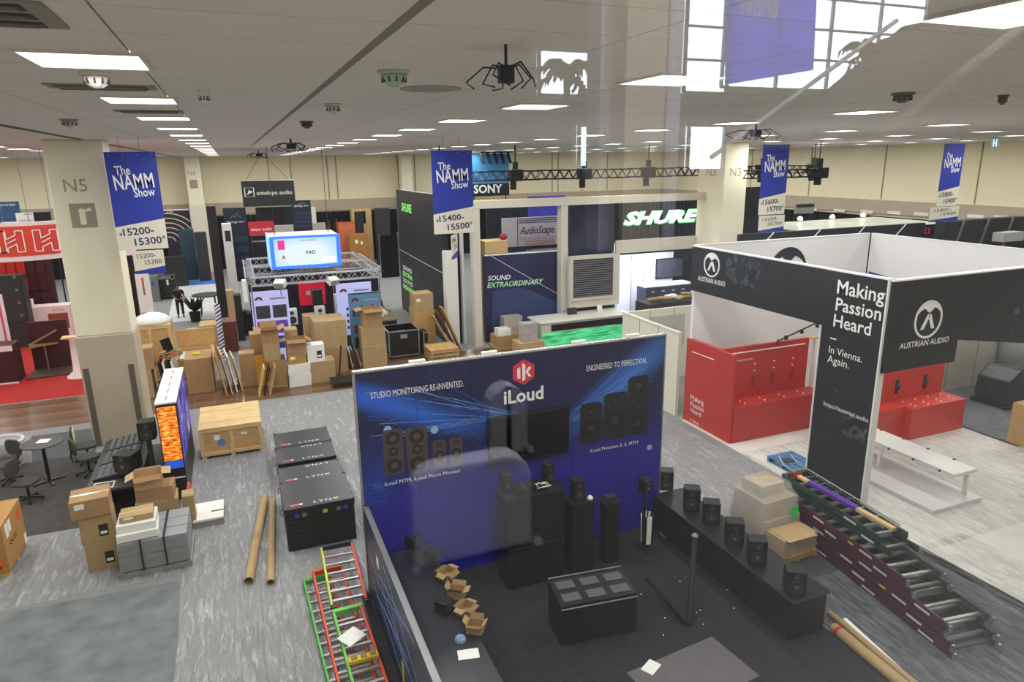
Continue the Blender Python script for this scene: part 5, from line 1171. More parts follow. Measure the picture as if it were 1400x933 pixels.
# wrapped pallets before the violet wall
carton('lower wrapped tan carton left before the violet graphic wall',9.45,10.55,25.3,.8,.132,.45,mat=card2,stick=0); pallet('pallet under wrapped goods beside the cream post',9.4,10.6,25.25,.9)
carton('small white carton on the wrapped tan carton',9.55,10.1,25.35,.5,.584,.28,mat=MC['white_carton'],stick=1)
carton('tall grey wrapped carton behind the small white carton',10.12,10.95,26.16,.5,0,1.15,mat=M('wrapped_grey','#aaa3a0',.4,var=.15,sc=4),stick=0)
carton('white appliance carton with print beside the pallet',10.62,11.05,25.3,.5,0,.75,mat=MC['white_carton'],stick=1,mark=1)
carton('low wide carton left of the green glowing counter',11.1,12.35,26.15,.5,0,.7,mat=card3,stick=0) if False else carton('low wide carton left of the green glowing counter',10.0,11.1,24.2,.8,0,.5,mat=card3,stick=0)
carton('upright carton on the low wide carton by the counter',10.2,10.85,24.3,.5,.502,.75,mat=M('wrapped_grey'),stick=0)
# low cream walled booth
t=xpanel('partition_wall','long low cream partition wall running back from the red booth corner','wall',11.72,16.15,19.3,0,2.56,.1,offw)
for k in (1,2): b=B(); b.box(k*1.05-.012,-.006,0,k*1.05+.012,-.0005,2.56); b.obj('joint',galv,t)
b=B(); b.box(-.02,-.02,2.561,3.17,.12,2.60); b.obj('top_rail',cream2,t); clean(t)
t=T('partition_wall','low cream partition wall facing the camera behind the red booth','wall',(11.85,19.35,0)); b=B(); b.box(0,0,0,6.5,.1,2.56); b.obj('board',offw,t)
for k in range(1,7): b=B(); b.box(k*.98-.012,-.006,0,k*.98+.012,-.0005,2.56); b.obj('joint',galv,t)
b=B(); b.box(1.0,-.02,1.2,2.4,-.001,2.3); b.obj('grey_sign',M('sign_pale_grey','#b3aea6',.5,var=.02),t); text('fusion',t,(1.5,-.03,1.75),M('red_print','#b3312c',.5,var=0),width=.5)
t=T('scrap_heap','heap of brown paper scraps and boxes on a dark board behind the low cream wall','scraps',(14.6,20.6,0))
b=B(); b.box(-1.2,-.3,0,1.9,.6,2.5); b.obj('cabinet',blkp,t)
for k in range(14): b=B(); b.box(-.25,-.1,0,.25,.1,.05,Matrix.Translation((random.uniform(-1,1.7),random.uniform(-.2,.4),2.51+.045*(k%4)))@Matrix.Rotation(random.uniform(-.6,.6),4,'Z')@Matrix.Rotation(random.uniform(-.15,.15),4,'X')); b.obj('scrap',[card,paper,card2][k%3],t)
# overhead black trusses with hoists
tb=M('truss_black','#17171a',.5,.4,var=0)
t=T('black_truss','long black overhead truss with chain hoists above the lettered booth','truss',(7.9,27.6,0)); zc=6.95
for k in range(9):
    b=B(); truss(b,(2.25*k,0,zc),(2.25*k+2.2,0,zc-.02),.36,10,.03); b.obj('truss_section',tb,t)
for k in range(7):
    x=.1+3.3*k; b=B(); b.box(x-.28,-.24,zc-.24,x+.28,.24,zc+.24); b.obj('corner_block',tb,t,bev=.04)
    b=B(); b.cyl((x,0,zc+.25),(x,0,zc+.55),.12,10); b.cyl((x,0,zc+.55),(x,0,CEIL-.01),.03,6); b.cyl((x-.1,0,zc-.25),(x-.1,0,zc-.6),.14,8); b.obj('chain_hoist',tb,t)
t=T('black_truss','black truss with hoist seen left and right of the 15600 banner','truss',(GY(1020,238,23).x,23,0)); z_=GY(1060,238,23).z
for k in range(2): b=B(); truss(b,(2.1*k,0,z_),(2.1*k+2.05,0,z_),.3,9,.028); b.obj('truss_section',tb,t)
b=B(); b.box(3.55,-.3,z_-.22,4.15,.3,z_+.22); b.obj('corner_block',tb,t,bev=.04); b=B(); b.cyl((3.85,0,z_+.2),(3.85,0,z_+.6),.16,10); b.cyl((3.85,0,z_+.6),(3.85,0,CEIL-.01),.02,6); b.cyl((3.85,0,z_-.22),(3.85,0,z_-.5),.15,8); b.obj('chain_hoist',tb,t)
t=panel('blue_sign_wall','tall blue backdrop with large white SONY letters on its black foot','sign',646,696,211,268,46,.3,M('sony_blue','#3f7fae',.5,var=.03))
patch(t,'black_foot',0,0,1,.3,black); ltext(t,'SONY',.02,.08,.8,wt,off=-.03,bold=.03); w_,z0,z1=dims(t)
b=B(); truss(b,(0,-.6,z0+3.1),(w_,-.6,z0+3.1),.3,14,.03); b.obj('light_truss',tb,t)
for k in range(5): b=B(); b.cyl((.4+.5*k,-.6,z0+2.9),(.55+.5*k,-.8,z0+2.2),.1,8); b.obj('stage_lamp',tb,t)
clean(t)
# dark booths behind the white booth, right
t=panel('dark_wall','tall dark booth wall right of column N3','wall',1014,1048,256,335,26.5,.2,nightw); clean(t)
t=panel('dark_booth','wide dark booth with thin white frame lines behind the white booth','booth',1012,1262,313,345,22.5,.2,nightw)
w_,z0,z1=dims(t)
for k in range(4): b=B(); b.bar((w_*(.05+.24*k),-.02,z0),(w_*(.16+.24*k),-.02,z1),.05,.02,up=(0,1,0)); b.obj('white_brace',paper,t)
clean(t)
t=T('booth_canopy','pale plastic covered booth roof with small bright lamps, right of the 15600 banner','canopy',(24.0,23.6,0)); zt=GY(1100,318,23.6).z
b=B(); b.box(0,0,zt-.05,9.0,4.5,zt); b.obj('roof_film',M('roof_film','#c3c3b6',.3,var=.25,sc=1.5,bump=.5,bsc=5),t)
b=B(); b.box(0,-.08,zt-.55,9.0,-.001,zt-.0); b.obj('dark_fascia',nightw,t)
for x in (.05,8.85): b=B(); b.box(x,.1,0,x+.1,.2,zt-.06); b.obj('post',alu,t)
for k in range(4): b=B(); b.lathe([(.03,.3),(.12,.24),(.14,.12),(.03,.1)],10,o=(1+2.2*k,4.0,zt)); b.obj('booth_lamp',M('booth_lamp_lit','#fff6e2',.5,var=0,em=4),t)
text('RIKI',t,(6.4,-.1,zt-.45),M('red_neon','#d8203a',.5,var=0,em=.5),width=1.0,hgt=.3)
for k,(px0,px1,yt,yb,lb) in enumerate(((1088,1113,278,292,'white framed screen on a stand above the pale canopy'),(1040,1052,262,300,'thin green lit strip'))):
    if k==0: t=panel('screen',lb,'screen',px0,px1,yt,yb,30,.1,M('screen_grey','#8f938e',.5,var=.1)); patch(t,'dark_band',0,.6,1,.9,char); clean(t)
t=panel('booth_rail','long rail of pale pots at the right edge behind the white booth','rail',1372,1400,318,330,20.5,.5,M('pale_grey','#b5b2b0',.6)); clean(t)
for k in range(8):
    px=1100+k*37; p=GX(px,287+k*1.6,37.2); t=T('aisle_marker','small white placard pinned on the right hand drape, %s from column N3'%['first','second','third','fourth','fifth','sixth','seventh','eighth'][k],'placard',(37.325 if p.z<3.8 else 37.868,p.y,0),-PI/2,'white placards on the right hand drape')
    b=B(); b.box(-.45,0,p.z-.09,.45,.03,p.z+.09); b.obj('board',paper,t)
t=panel('arched_machine','large dark machine with pale arms at the far right behind the white booth','machine',1290,1400,300,352,21.8,.5,M('machine_dark','#23292a',.5,var=.3,sc=.7)); w_,z0,z1=dims(t)
for k in range(3): b=B(); b.bar((w_*(.1+.3*k),-.05,z0),(w_*(.2+.3*k),-.05,z1),.1,.06,up=(0,1,0)); b.obj('pale_arm',galv,t)
clean(t)
# ------------------------------------------------------------------ blue display wall (studio monitors)
def graphic():
    m=bpy.data.materials.new('blue_graphic'); m.use_nodes=True; nt=m.node_tree; bs=nt.nodes['Principled BSDF']; bs.inputs['Roughness'].default_value=.45
    tc=nt.nodes.new('ShaderNodeTexCoord'); sp=nt.nodes.new('ShaderNodeSeparateXYZ'); nt.links.new(tc.outputs['Object'],sp.inputs[0])
    rp=nt.nodes.new('ShaderNodeValToRGB'); mr=nt.nodes.new('ShaderNodeMapRange'); mr.inputs[1].default_value=0; mr.inputs[2].default_value=4.15; nt.links.new(sp.outputs[2],mr.inputs[0]); nt.links.new(mr.outputs[0],rp.inputs[0])
    e=rp.color_ramp.elements; e[0].color=lin('#23219a'); e[1].color=lin('#141a44'); e.new(.4).color=lin('#2a2798'); e.new(.62).color=lin('#1a1c52')
    cur=rp.outputs[0]
    # two blurred printed rays
    for (cx,cz,sx,sz,rot,col,fac) in ((.9,3.35,1.9,.30,.42,'#2f6fe0',.9),(5.2,3.35,1.9,.42,-.62,'#3f86e8',.8),(.2,3.7,.9,.3,.3,'#2d5fd8',.8),(.3,2.2,.6,.9,0,'#1c4aa8',.5)):
        mp=nt.nodes.new('ShaderNodeMapping'); mp.vector_type='TEXTURE'; mp.inputs['Location'].default_value=(cx,0,cz); mp.inputs['Rotation'].default_value=(0,rot,0); mp.inputs['Scale'].default_value=(sx,10,sz)
        nt.links.new(tc.outputs['Object'],mp.inputs[0]); gr=nt.nodes.new('ShaderNodeTexGradient'); gr.gradient_type='SPHERICAL'; nt.links.new(mp.outputs[0],gr.inputs[0])
        mm=nt.nodes.new('ShaderNodeMath'); mm.operation='MULTIPLY'; mm.inputs[1].default_value=fac; nt.links.new(gr.outputs['Fac'],mm.inputs[0])
        mx=nt.nodes.new('ShaderNodeMix'); mx.data_type='RGBA'; mx.inputs[7].default_value=lin(col); nt.links.new(mm.outputs[0],mx.inputs[0]); nt.links.new(cur,mx.inputs[6]); cur=mx.outputs[2]
    nt.links.new(cur,bs.inputs['Base Color']); return m
gw=graphic(); WX0=1.58; WX1=7.66; WZ=4.14
t=T('display_wall','big blue display wall with loudspeaker pictures and iLoud lettering','wall',(WX0,11.0,0)); IK=t; Wd=WX1-WX0
for k in range(6):
    b=B(); b.box(Wd*k/6+.003,0,0,Wd*(k+1)/6-.003,.1,WZ); o=b.obj('graphic_panel',gw,t)
b=B(); b.box(-.03,-.01,0,-.001,.11,WZ+.02); b.box(Wd+.001,-.01,0,Wd+.03,.11,WZ+.02); b.box(-.03,-.01,WZ+.001,Wd+.03,.11,WZ+.03); b.obj('edge_profile',alu,t)
b=B()
for k in range(76): b.box(.02+k*.08,.02,WZ+.031,.06+k*.08,.05,WZ+.04)
b.obj('edge_keder',paper,t)
# printed network lines
pl=M('print_ray','#6fa8ee',.5,var=0); pl2=M('print_ray_dim','#2f5fc0',.5,var=0)
b=B(); b2=B()
def seg(bb,a,c,wd): 
    p=loc2(t,*a,-.0015); q=loc2(t,*c,-.0015); bb.bar(p,q,wd,.001,up=(0,1,0))
rnd=random.Random(3)
for k in range(26):
    y0=rnd.uniform(505,610); x0=rnd.uniform(497,600); seg(b if k%3==0 else b2,(x0,y0),(rnd.uniform(680,715),rnd.uniform(566,572)),.005 if k%3 else .008)
for k in range(30):
    x0=rnd.uniform(600,660); y0=rnd.uniform(545,575); seg(b2,(x0,y0),(x0+rnd.uniform(25,60),y0+rnd.uniform(10,38)),.005)
for k in range(16):
    x0=rnd.uniform(497,560); seg(b2,(x0,rnd.uniform(550,620)),(x0+rnd.uniform(10,60),rnd.uniform(550,600)),.005)
for k in range(14):
    x0=rnd.uniform(495,520); seg(b2,(x0,rnd.uniform(640,700)),(x0+rnd.uniform(10,40),rnd.uniform(650,690)),.006)
for k in range(26):
    y0=rnd.uniform(490,525); seg(b if k%3==0 else b2,(rnd.uniform(840,900),y0),(rnd.uniform(772,800),rnd.uniform(556,580)),.006)
for k in range(14):
    seg(b2,(rnd.uniform(780,800),rnd.uniform(560,600)),(rnd.uniform(800,830),rnd.uniform(545,575)),.005)
STUFF(b.obj('printed_ray',pl,t)); STUFF(b2.obj('printed_network',pl2,t))
for (px,py,r_) in ((530,588,.07),(594,588,.07),(888,612,.06)):
    q=loc2(t,px,py,-.004); b=B(); b.prism(disc(q.x,q.z,r_),-.005,-.002,'y'); b.obj('printed_dot',M('dot_pale','#8fb6d6',.5,var=0),t)
ptext(t,'STUDIO MONITORING RE-INVENTED.',(507,546),(634,530),wt,hgt=.115); ptext(t,'ENGINEERED TO PERFECTION.',(802,508),(884,497),wt,hgt=.115)
ptext(t,'iLoud',(689,553),(743,546),wt,bold=.025); ptext(t,'iLoud MTM, iLoud Micro Monitor',(526,665),(630,653),wt); ptext(t,'iLoud Precision 5, 6, MTM',(807,619),(872,609),wt)
q=loc2(t,716,509,-.006); R_=.245
b=B(); b.prism([(q.x+R_*math.sin(PI/3*k),q.z+R_*math.cos(PI/3*k)) for k in range(6)],-.008,-.003,'y'); b.obj('hexagon_emblem',M('emblem_red','#cf3348',.5,var=0),t)
b=B(); x,z=q.x,q.z
b.prism([(x-.13,z-.1),(x-.07,z-.12),(x-.07,z+.1),(x-.13,z+.08)],-.012,-.009,'y')
b.prism([(x-.03,z-.17),(x+.03,z-.14),(x+.03,z+.14),(x-.03,z+.17)],-.012,-.009,'y')
b.prism([(x+.035,z+.0),(x+.1,z+.1),(x+.15,z+.07),(x+.085,z-.005),(x+.15,z-.1),(x+.1,z-.1)],-.012,-.009,'y'); b.obj('emblem_letters',wt,t)
# printed speakers
sb=M('print_brown_black','#4a4042',.5,var=.03); sb2=M('print_black_cabinet','#1c1c22',.5,var=.02); sc1=M('print_cone','#262226',.5,var=0); sc2=M('print_cone_mid','#55494a',.5,var=0); sc3=M('print_cone_black','#0e0e12',.5,var=0); sc4=M('print_cone_grey','#303036',.5,var=0)
def pspk(px0,px1,pyt,pyb,cones,body,c1,c2,dx=0):
    A=loc2(t,(px0+px1)/2,pyt,-.004); Bq=loc2(t,(px0+px1)/2,pyb,-.004); L=loc2(t,px0,(pyt+pyb)/2,-.004); Rr=loc2(t,px1,(pyt+pyb)/2,-.004)
    w_=Rr.x-L.x; zt=A.z; zb=Bq.z; cx=(L.x+Rr.x)/2; s=bpy.data.objects.new('printed_speaker',None)
    b=B(); b.prism(rrect(cx-w_/2,zb,cx+w_/2,zt,w_*.2),-.006,-.002,'y'); o=b.obj('printed_speaker',body,t)
    for (u,r_) in cones:
        zz=zb+(zt-zb)*u; b=B(); b.prism(disc(cx,zz,w_*r_),-.0075,-.0062,'y'); b.obj('printed_cone',c1,o); b=B(); b.prism(disc(cx,zz,w_*r_*.45),-.009,-.0077,'y'); b.obj('printed_centre',c2,o)
pspk(524,552,587,650,((.2,.38),(.52,.24),(.8,.36)),sb,sc1,sc2); pspk(556,585,584,647,((.2,.38),(.52,.24),(.8,.36)),sb,sc1,sc2)
pspk(592,610,602,640,((.45,.4),(.82,.2)),sb,sc1,sc2); pspk(615,633,598,637,((.45,.4),(.82,.2)),sb,sc1,sc2)
pspk(793,823,551,606,((.38,.34),(.78,.2)),sb2,sc3,sc4); pspk(825,857,537,600,((.4,.38),(.82,.2)),sb2,sc3,sc4); pspk(858,886,514,594,((.2,.34),(.5,.2),(.82,.34)),sb2,sc3,sc4)
# arm lamps on top of the wall
for k,px in enumerate((569,667,788,860)):
    q=loc2(t,px,490,0); a=T('arm_lamp',['leftmost','second','third','rightmost'][k]+' small white arm lamp clipped on top of the blue wall','lamp',(WX0+q.x,11.05,WZ+.041),0,'arm lamps on the blue wall')
    b=B(); b.bar((0,0,.0),(0,-.12,.08),.012); b.bar((0,-.12,.08),(-.15,-.16,.06),.012); b.obj('arm',galv,a); b=B(); b.box(-.16,-.22,.06,.12,-.14,.11); b.obj('head',paper,a,bev=.01)
# television on the wall
a=loc2(t,665,570,0); c=loc2(t,776,622,0); q1=loc2(t,720,563,0).z; q2=loc2(t,720,627,0).z
tv=T('wall_television','large black television mounted in the middle of the blue wall','television',(WX0+a.x,10.93,0)); w_=c.x-a.x
b=B(); b.box(0,0,q2,w_,.05,q1); b.obj('housing',black,tv,bev=.008); b=B(); b.box(.02,-.003,q2+.02,w_-.02,-.0005,q1-.02); b.obj('screen',M('screen_black','#08080b',.12,var=0),tv)
# booth floor, side wall and counters
b=B(); b.box(1.4,4.0,0,8.3,10.98,.02); ST(tag(b.obj('floor_booth',M('booth_carpet','#242126',.95,var=.25,sc=12,bump=.3)),'near black carpet of the monitor booth','carpet'))
sw=T('side_wall','low side wall of the booth printed with blue streaks beside the orange ladders','wall',(1.56,10.95,0),-PI/2)
b=B(); b.box(0,0,.0,6.8,.07,1.72); b.obj('board',M('side_graphic','#1a2346',.35,var=.5,sc=.9,stretch=(.5,1,2)),sw)
b=B()
for k in range(10): b.bar((rnd.uniform(0,2),-.004,rnd.uniform(.2,1.7)),(rnd.uniform(1,5),-.004,rnd.uniform(.1,1.6)),.01,.002,up=(0,1,0))
STUFF(b.obj('printed_ray',pl,sw)); b=B(); b.box(0,-.01,1.721,6.8,.08,1.74); b.obj('top_rail',galv,sw)
b=B(); b.box(1.0,-.006,1.2,1.16,-.001,1.36); b.obj('white_sticker',paper,sw); b=B(); b.box(2.6,-.006,.15,2.75,-.001,.6); b.obj('yellow_strip',M('yellow_strip','#b8a52a',.5),sw)
sp_=lambda label,x,y,z,w_=.2,h_=.32,rz=0,n=2,d_=.22: studio_speaker(label,x,y,z,w_,d_,h_,rz,M('speaker_black','#16171a',.5,var=.05),n)
t=T('long_counter','long black counter along the right side of the booth','counter',(7.48,7.0,0)); b=B(); b.box(.03,.03,.022,.73,3.93,.71); b.obj('cabinet',M('counter_black','#15151a',.5,var=.1),t); b=B(); b.box(0,0,.711,.77,3.95,.75); b.obj('countertop',M('counter_black_top','#1f1f24',.35,var=.05),t,bev=.008)
for k in range(4): b=B(); b.box(.0,.05+.98*k,.05,.028,.98+.98*k,.70); b.obj('front_panel',M('counter_black'),t)
for k,(px,py,h_) in enumerate(((914,671,.33),(950,699,.36),(977,716,.32),(1009,746,.34),(1040,772,.34),(1093,812,.3))):
    q=G(px,py,.75); sp_(['black desktop speaker farthest back at the counter corner by the blue wall','second black desktop speaker along the right counter','third black desktop speaker, lower, along the right counter','fourth black desktop speaker along the right counter','fifth black desktop speaker along the right counter','black desktop speaker nearest the front end of the right counter'][k],min(q.x,8.05),q.y+.12,.752,.31,h_*1.3,rz=-.55,n=2,d_=.26)
# demo tables along the wall
def table(label,x,y,w_,d_,h_,name='demo_table'):
    t=T(name,label,'table',(x,y,0)); b=B(); b.box(-w_/2,-d_/2,h_-.04,w_/2,d_/2,h_); b.obj('tabletop',M('counter_black_top'),t)
    b=B(); b.box(-w_/2+.03,-d_/2+.03,.022,w_/2-.03,d_/2-.03,h_-.041); b.obj('black_skirt',M('counter_black'),t)
    b=B(); b.box(-w_/2+.04,-d_/2+.02,h_*.45,w_/2-.04,-d_/2+.029,h_*.46); b.obj('shelf_line',char,t)
    return t
p=GY(725,668,10.3); table('wide black demo table crowded with gear under the television',p.x,10.3,1.15,.6,p.z)
zt_=p.z+.001
sp_('slim black speaker at the right end of the wide demo table',p.x+.42,10.45,zt_,.16,.36); sp_('slim black speaker at the left end of the wide demo table',p.x-.42,10.45,zt_,.18,.32)
t=T('gear_pile','pile of black gear and white cables on the wide demo table','gear',(p.x-.02,10.25,zt_))
for k in range(5): b=B(); b.box(-.3+.1*k,-.15,.0+.0*k,-.22+.1*k+.06,.1,.08+.03*(k%3)); b.obj('device',char if k%2 else black,t)
b=B(); b.tube([(.12*math.cos(a*1.7)+.2,.1*math.sin(a)-.1,.1+.02*math.sin(a*3)) for a in [i*.5 for i in range(24)]],.006,5); b.obj('white_cable',paper,t)
p=GY(792,682,10.2); table('small black stand table right of the wide demo table',p.x,10.2,.5,.4,p.z); sp_('black two cone speaker on the small stand table',p.x-.04,10.22,p.z+.001,.2,.4); b=B(); b.lathe([(.05,0),(.06,.03),(.03,.07)],8); tag(b.obj('white_scrap',paper,loc=(p.x+.17,10.1,p.z+.001)),'crumpled white paper beside the two cone speaker','paper')
p=GY(834,684,10.2); table('tiny black stand table right of the two cone speaker',p.x,10.2,.34,.3,p.z); b=B(); b.box(-.1,-.08,0,.1,.08,.09); tag(b.obj('black_device',char,loc=(p.x,10.2,p.z+.001)),'small black device on the tiny stand table','device')
p=GY(882,672,10.35); b=B(); b.cyl((0,0,.022),(0,0,p.z),.02,8); b.cyl((0,0,.022),(0,0,.04),.16,16); t=T('mic_stand','black floor stand under a small square speaker','stand',(p.x,10.35,0)); b.obj('pole',black,t); b=B(); b.box(-.1,-.09,p.z,.1,.09,p.z+.015); b.obj('plate',black,t); sp_('small square speaker on the floor stand by the wall end',p.x,10.35,p.z+.016,.2,.26,n=2)
p=G(884,738,.35); t=T('striped_bag','black and white striped bag hanging on a stand','bag',(p.x,p.y,0)); b=B(); b.cyl((0,0,.022),(0,0,1.0),.015,8); b.obj('stand_pole',black,t)
for k in range(7): a=2*PI*k/7; b=B(); b.bar((.1*math.cos(a),.1*math.sin(a),.3),(.12*math.cos(a),.12*math.sin(a),.9),.09,.012,up=(math.cos(a),math.sin(a),0)); b.obj('stripe',paper if k%2 else black,t)
b=B(); ring(b,0,0,.05,.14,0,.02); q=G(911,732,.03); o=b.obj('round_plate',galv,loc=(q.x,q.y,.022)); o.rotation_euler.x=PI/2; o.location.z=.16; o.rotation_euler.x=.0; o.rotation_euler=(PI/2,0,0); o.location.z=.042; tag(o,'round silver plate lying on the booth carpet','plate')
# left counter with opened cartons
t=T('long_counter','long black counter inside the booth along its left side','counter',(1.68,6.2,0)); b=B(); b.box(0,0,.022,.98,4.68,.73); b.obj('cabinet',M('counter_black'),t); b=B(); b.box(0,-.02,.731,1.0,4.7,.77); b.obj('countertop',M('counter_grey_top','#2c2c33',.35,var=.06),t)
for k in range(4): b=B(); b.box(.981,.03+1.16*k,.05,1.0,1.15+1.16*k,.72); b.obj('side_panel',M('counter_black'),t)
for k,(px,py,s) in enumerate(((612,790,.26),(625,815,.26),(637,838,.25),(650,862,.24))):
    q=G(px,py,.78); carton(['farthest','second','third','nearest'][k]+' opened small brown carton on the left black counter',q.x-s/2,q.x+s/2,q.y-.1,s*.8,.772,.14,mat=card,open_=1 if k%2 else 2,stick=0,rz=.6*(-1)**k)
q=G(645,893,.78); b=B(); b.box(-.15,-.1,0,.15,.1,.004,Matrix.Rotation(-.2,4,'Z')); tag(b.obj('paper_sheet',paper,loc=(q.x-.05,q.y,.773)),'white sheet on the left counter before the cartons','paper')
q=G(640,872,.78); b=B(); b.lathe([(.09,0),(.08,.04),(.05,.07)],8); tag(b.obj('blue_pouch',M('blue_pouch','#7f9fc8',.5,var=.3,sc=20),loc=(q.x-.12,q.y,.772)),'crumpled pale blue pouch beside the nearest carton','bag')
for k,(px,py) in enumerate(((565,745),(592,765),(608,835))):
    q=G(px,py,.78); sp_(['black device by the side wall on the left counter','second black device on the left counter','black device beside the opened cartons'][k],q.x,q.y,.772,.22,.2,rz=.6,n=2)
# six tile console
p=G(770,868); t=T('tile_console','black console with six grey tiles in two rows on top','console',(4.1,8.35,0),-.12)
b=B(); b.box(0,0,.022,1.3,.62,.74); b.obj('cabinet',M('counter_black'),t); b=B(); b.prism([(0,.741),(.62,.741),(.62,.80),(0,.75)],0,1.3,'x') ; b.obj('sloped_top',M('counter_black_top'),t)
for i in range(3):
    for j in range(2):
        b=B(); b.box(.08+.42*i,.06+.3*j,.76+.024*j,.38+.42*i,.26+.3*j,.775+.024*j,None); b.obj('tile',M('tile_grey','#55585c',.5,var=.05),t)
for (y,z) in ((-.03,.70),(.66,.82)): b=B(); b.tube([(0,y,z),(1.3,y,z)],.012,6); b.obj('rail',galv,t)
# mirrored dark silhouette, modelled as a bent tube on the booth carpet
t=T('silhouette_tube','black bent tube modelling a dark mirrored silhouette right of the console','stand',(0,0,0)); p0=G(884,790,.35); p1=G(942,856,.05); p2=G(950,735,.9); t.location=(p1.x,p1.y,0)
L=lambda q:(q.x-p1.x,q.y-p1.y,q.z)
b=B(); b.tube([L(p0),L(p1.lerp(p0,.1)),(0,.02,.07),L(p1.lerp(p2,.12)),L(p2)],.05,10); b.obj('bent_tube',M('foam_black','#0b0b0d',.8,var=.1),t,smooth=True); b=B(); b.lathe([(.06,0),(.07,.04),(.03,.08)],10,o=L(p2)); b.obj('cap',galv,t)
b=B(); q=G(960,915,.02); b.box(-.85,-.45,.0205,.85,.55,.03,Matrix.Rotation(.1,4,'Z')); ST(tag(b.obj('floor_board',M('grey_sheet','#5c585c',.6,var=.1),loc=(q.x-.2,q.y-.1,0)),'pale grey sheet on the booth carpet','sheet'))
b=B(); b.box(-.14,-.1,.031,.14,.1,.036,Matrix.Rotation(.5,4,'Z')); tag(b.obj('paper_sheet',paper,loc=(G(890,915).x,G(890,915).y,0)),'white paper lying on the grey sheet in the booth','paper')
# floor scraps
for k in range(16):
    q=G(rnd.uniform(780,1020),rnd.uniform(790,925)); b=B(); b.box(-.015,-.006,.0205,.015,.006,.026,Matrix.Rotation(rnd.random()*3,4,'Z')); tag(b.obj('paper_scrap',paper,loc=(q.x,q.y,0)),'tiny white scrap scattered on the dark booth carpet','scrap','tiny white scraps on the booth carpet')
# ------------------------------------------------------------------ white booth ring with red displays
fb=M('fascia_black','#0b0e13',.45,var=.06,sc=.8); wi=M('booth_inner_white','#e2e1e1',.5,var=.01); smoke=M('smoke_print','#55636f',.5,var=.3,sc=2.2)
nt=smoke.node_tree; tc=nt.nodes.new('ShaderNodeTexCoord'); nz=nt.nodes.new('ShaderNodeTexNoise'); nz.inputs['Scale'].default_value=3.2; nz.inputs['Detail'].default_value=7; nz.inputs['Distortion'].default_value=1.5
mr=nt.nodes.new('ShaderNodeMapRange'); mr.inputs[1].default_value=.52; mr.inputs[2].default_value=.8; mr.inputs[3].default_value=0; mr.inputs[4].default_value=.9
nt.links.new(tc.outputs['Object'],nz.inputs[0]); nt.links.new(nz.outputs[0],mr.inputs[0]); nt.links.new(mr.outputs[0],nt.nodes['Principled BSDF'].inputs['Alpha'])
AX=11.85; AY0=9.5; AY1=15.9; BX=18.6; FZ0=3.9; FZ1=5.14
t=xpanel('fascia_wall','long dark fascia of the white booth with round emblem at its far left end','fascia',AX,11.1,AY1,FZ0,FZ1,.1,fb); FL=t
def emblem(t,cx,cz,R,mat,full=True,slant=0,sx=1):
    b=B(); ring(b,cx,cz,R*.88,R,-.012,-.002,36)
    # crescent with two lobes on top
    pts=[(cx+R*.9*math.cos(a),cz+R*.9*math.sin(a)) for a in [PI*(.12+.76*i/14) for i in range(15)]]
    low=[(cx-R*.62,cz+R*.5),(cx-R*.35,cz+R*.62),(cx-R*.12,cz+R*.42),(cx,cz+R*.36),(cx+R*.12,cz+R*.42),(cx+R*.35,cz+R*.62),(cx+R*.62,cz+R*.5)]
    b.prism(pts+low,-.012,-.002,'y')
    if full:
        b.prism([(cx-R*.08,cz+R*.28),(cx+R*.12,cz+R*.28),(cx-R*.28,cz-R*.5),(cx-R*.5,cz-R*.5)],-.012,-.002,'y')
        b.prism([(cx-R*.05,cz+R*.22),(cx+R*.15,cz+R*.28),(cx+R*.5,cz-R*.5),(cx+R*.28,cz-R*.5)],-.012,-.002,'y')
    return b.obj('emblem',mat,t)
q=loc2(t,973,366,0); emblem(t,q.x,q.z+.07,.33,wt)
ptext(t,'AUSTRIAN AUDIO',(954,383),(991,392),wt,bold=.01,hgt=.13,off=-.006)
flatpoly(t,'smoke_print',[(996,345),(1040,352),(1044,380),(1030,395),(1008,392),(990,372)],smoke); 
b=B(); b.box(0,.101,FZ0,4.8,.14,FZ1); b.obj('inner_board',wi,t); b=B(); b.box(0,-.01,FZ1+.001,4.8,.15,FZ1+.03); b.obj('top_profile',wi,t); clean(t)
t=xpanel('lettered_tower','tall dark panel lettered Making Passion Heard at the corner of the white booth','panel',AX-.02,9.56,11.08,0,FZ1,.12,fb)
for k,(s,a,c) in enumerate((('Making',(1144,401),(1208,419)),('Passion',(1142,424),(1204,438)),('Heard',(1139,446),(1190,458)))): ptext(t,s,a,c,wt,bold=.012,off=-.006)
b=B(); p=loc2(t,1135,463,-.006); b.box(p.x,-.008,p.z,p.x+.16,-.003,p.z+.025); b.obj('dash',wt,t)
ptext(t,'In Vienna.',(1133,482),(1178,497),wt,off=-.006); ptext(t,'Again.',(1131,495),(1160,506),wt,off=-.006)
ptext(t,'https://austrian.audio',(1126,554),(1187,577),wt,off=-.006)
flatpoly(t,'smoke_print',[(1152,560),(1178,566),(1190,590),(1176,612),(1158,604),(1146,582)],smoke); flatpoly(t,'smoke_print',[(1140,520),(1152,524),(1150,545),(1138,540)],smoke)
b=B(); b.box(1.53,-.03,0,1.57,.14,FZ1-.001) ; b.obj('edge_profile',wi,t); b=B(); b.box(-.03,-.03,0,-.001,.14,3.85); b.obj('edge_profile',wi,t)
b=B(); b.box(-.02,-.01,FZ1+.001,1.56,.15,FZ1+.03); b.obj('top_profile',wi,t); clean(t)
t=T('fascia_wall','dark front fascia with large round emblem and AUSTRIAN AUDIO lettering','fascia',(AX,AY0,0))
b=B(); b.box(0,-.05,3.24,2.1,.05,FZ1-.02); b.obj('emblem_board',fb,t)
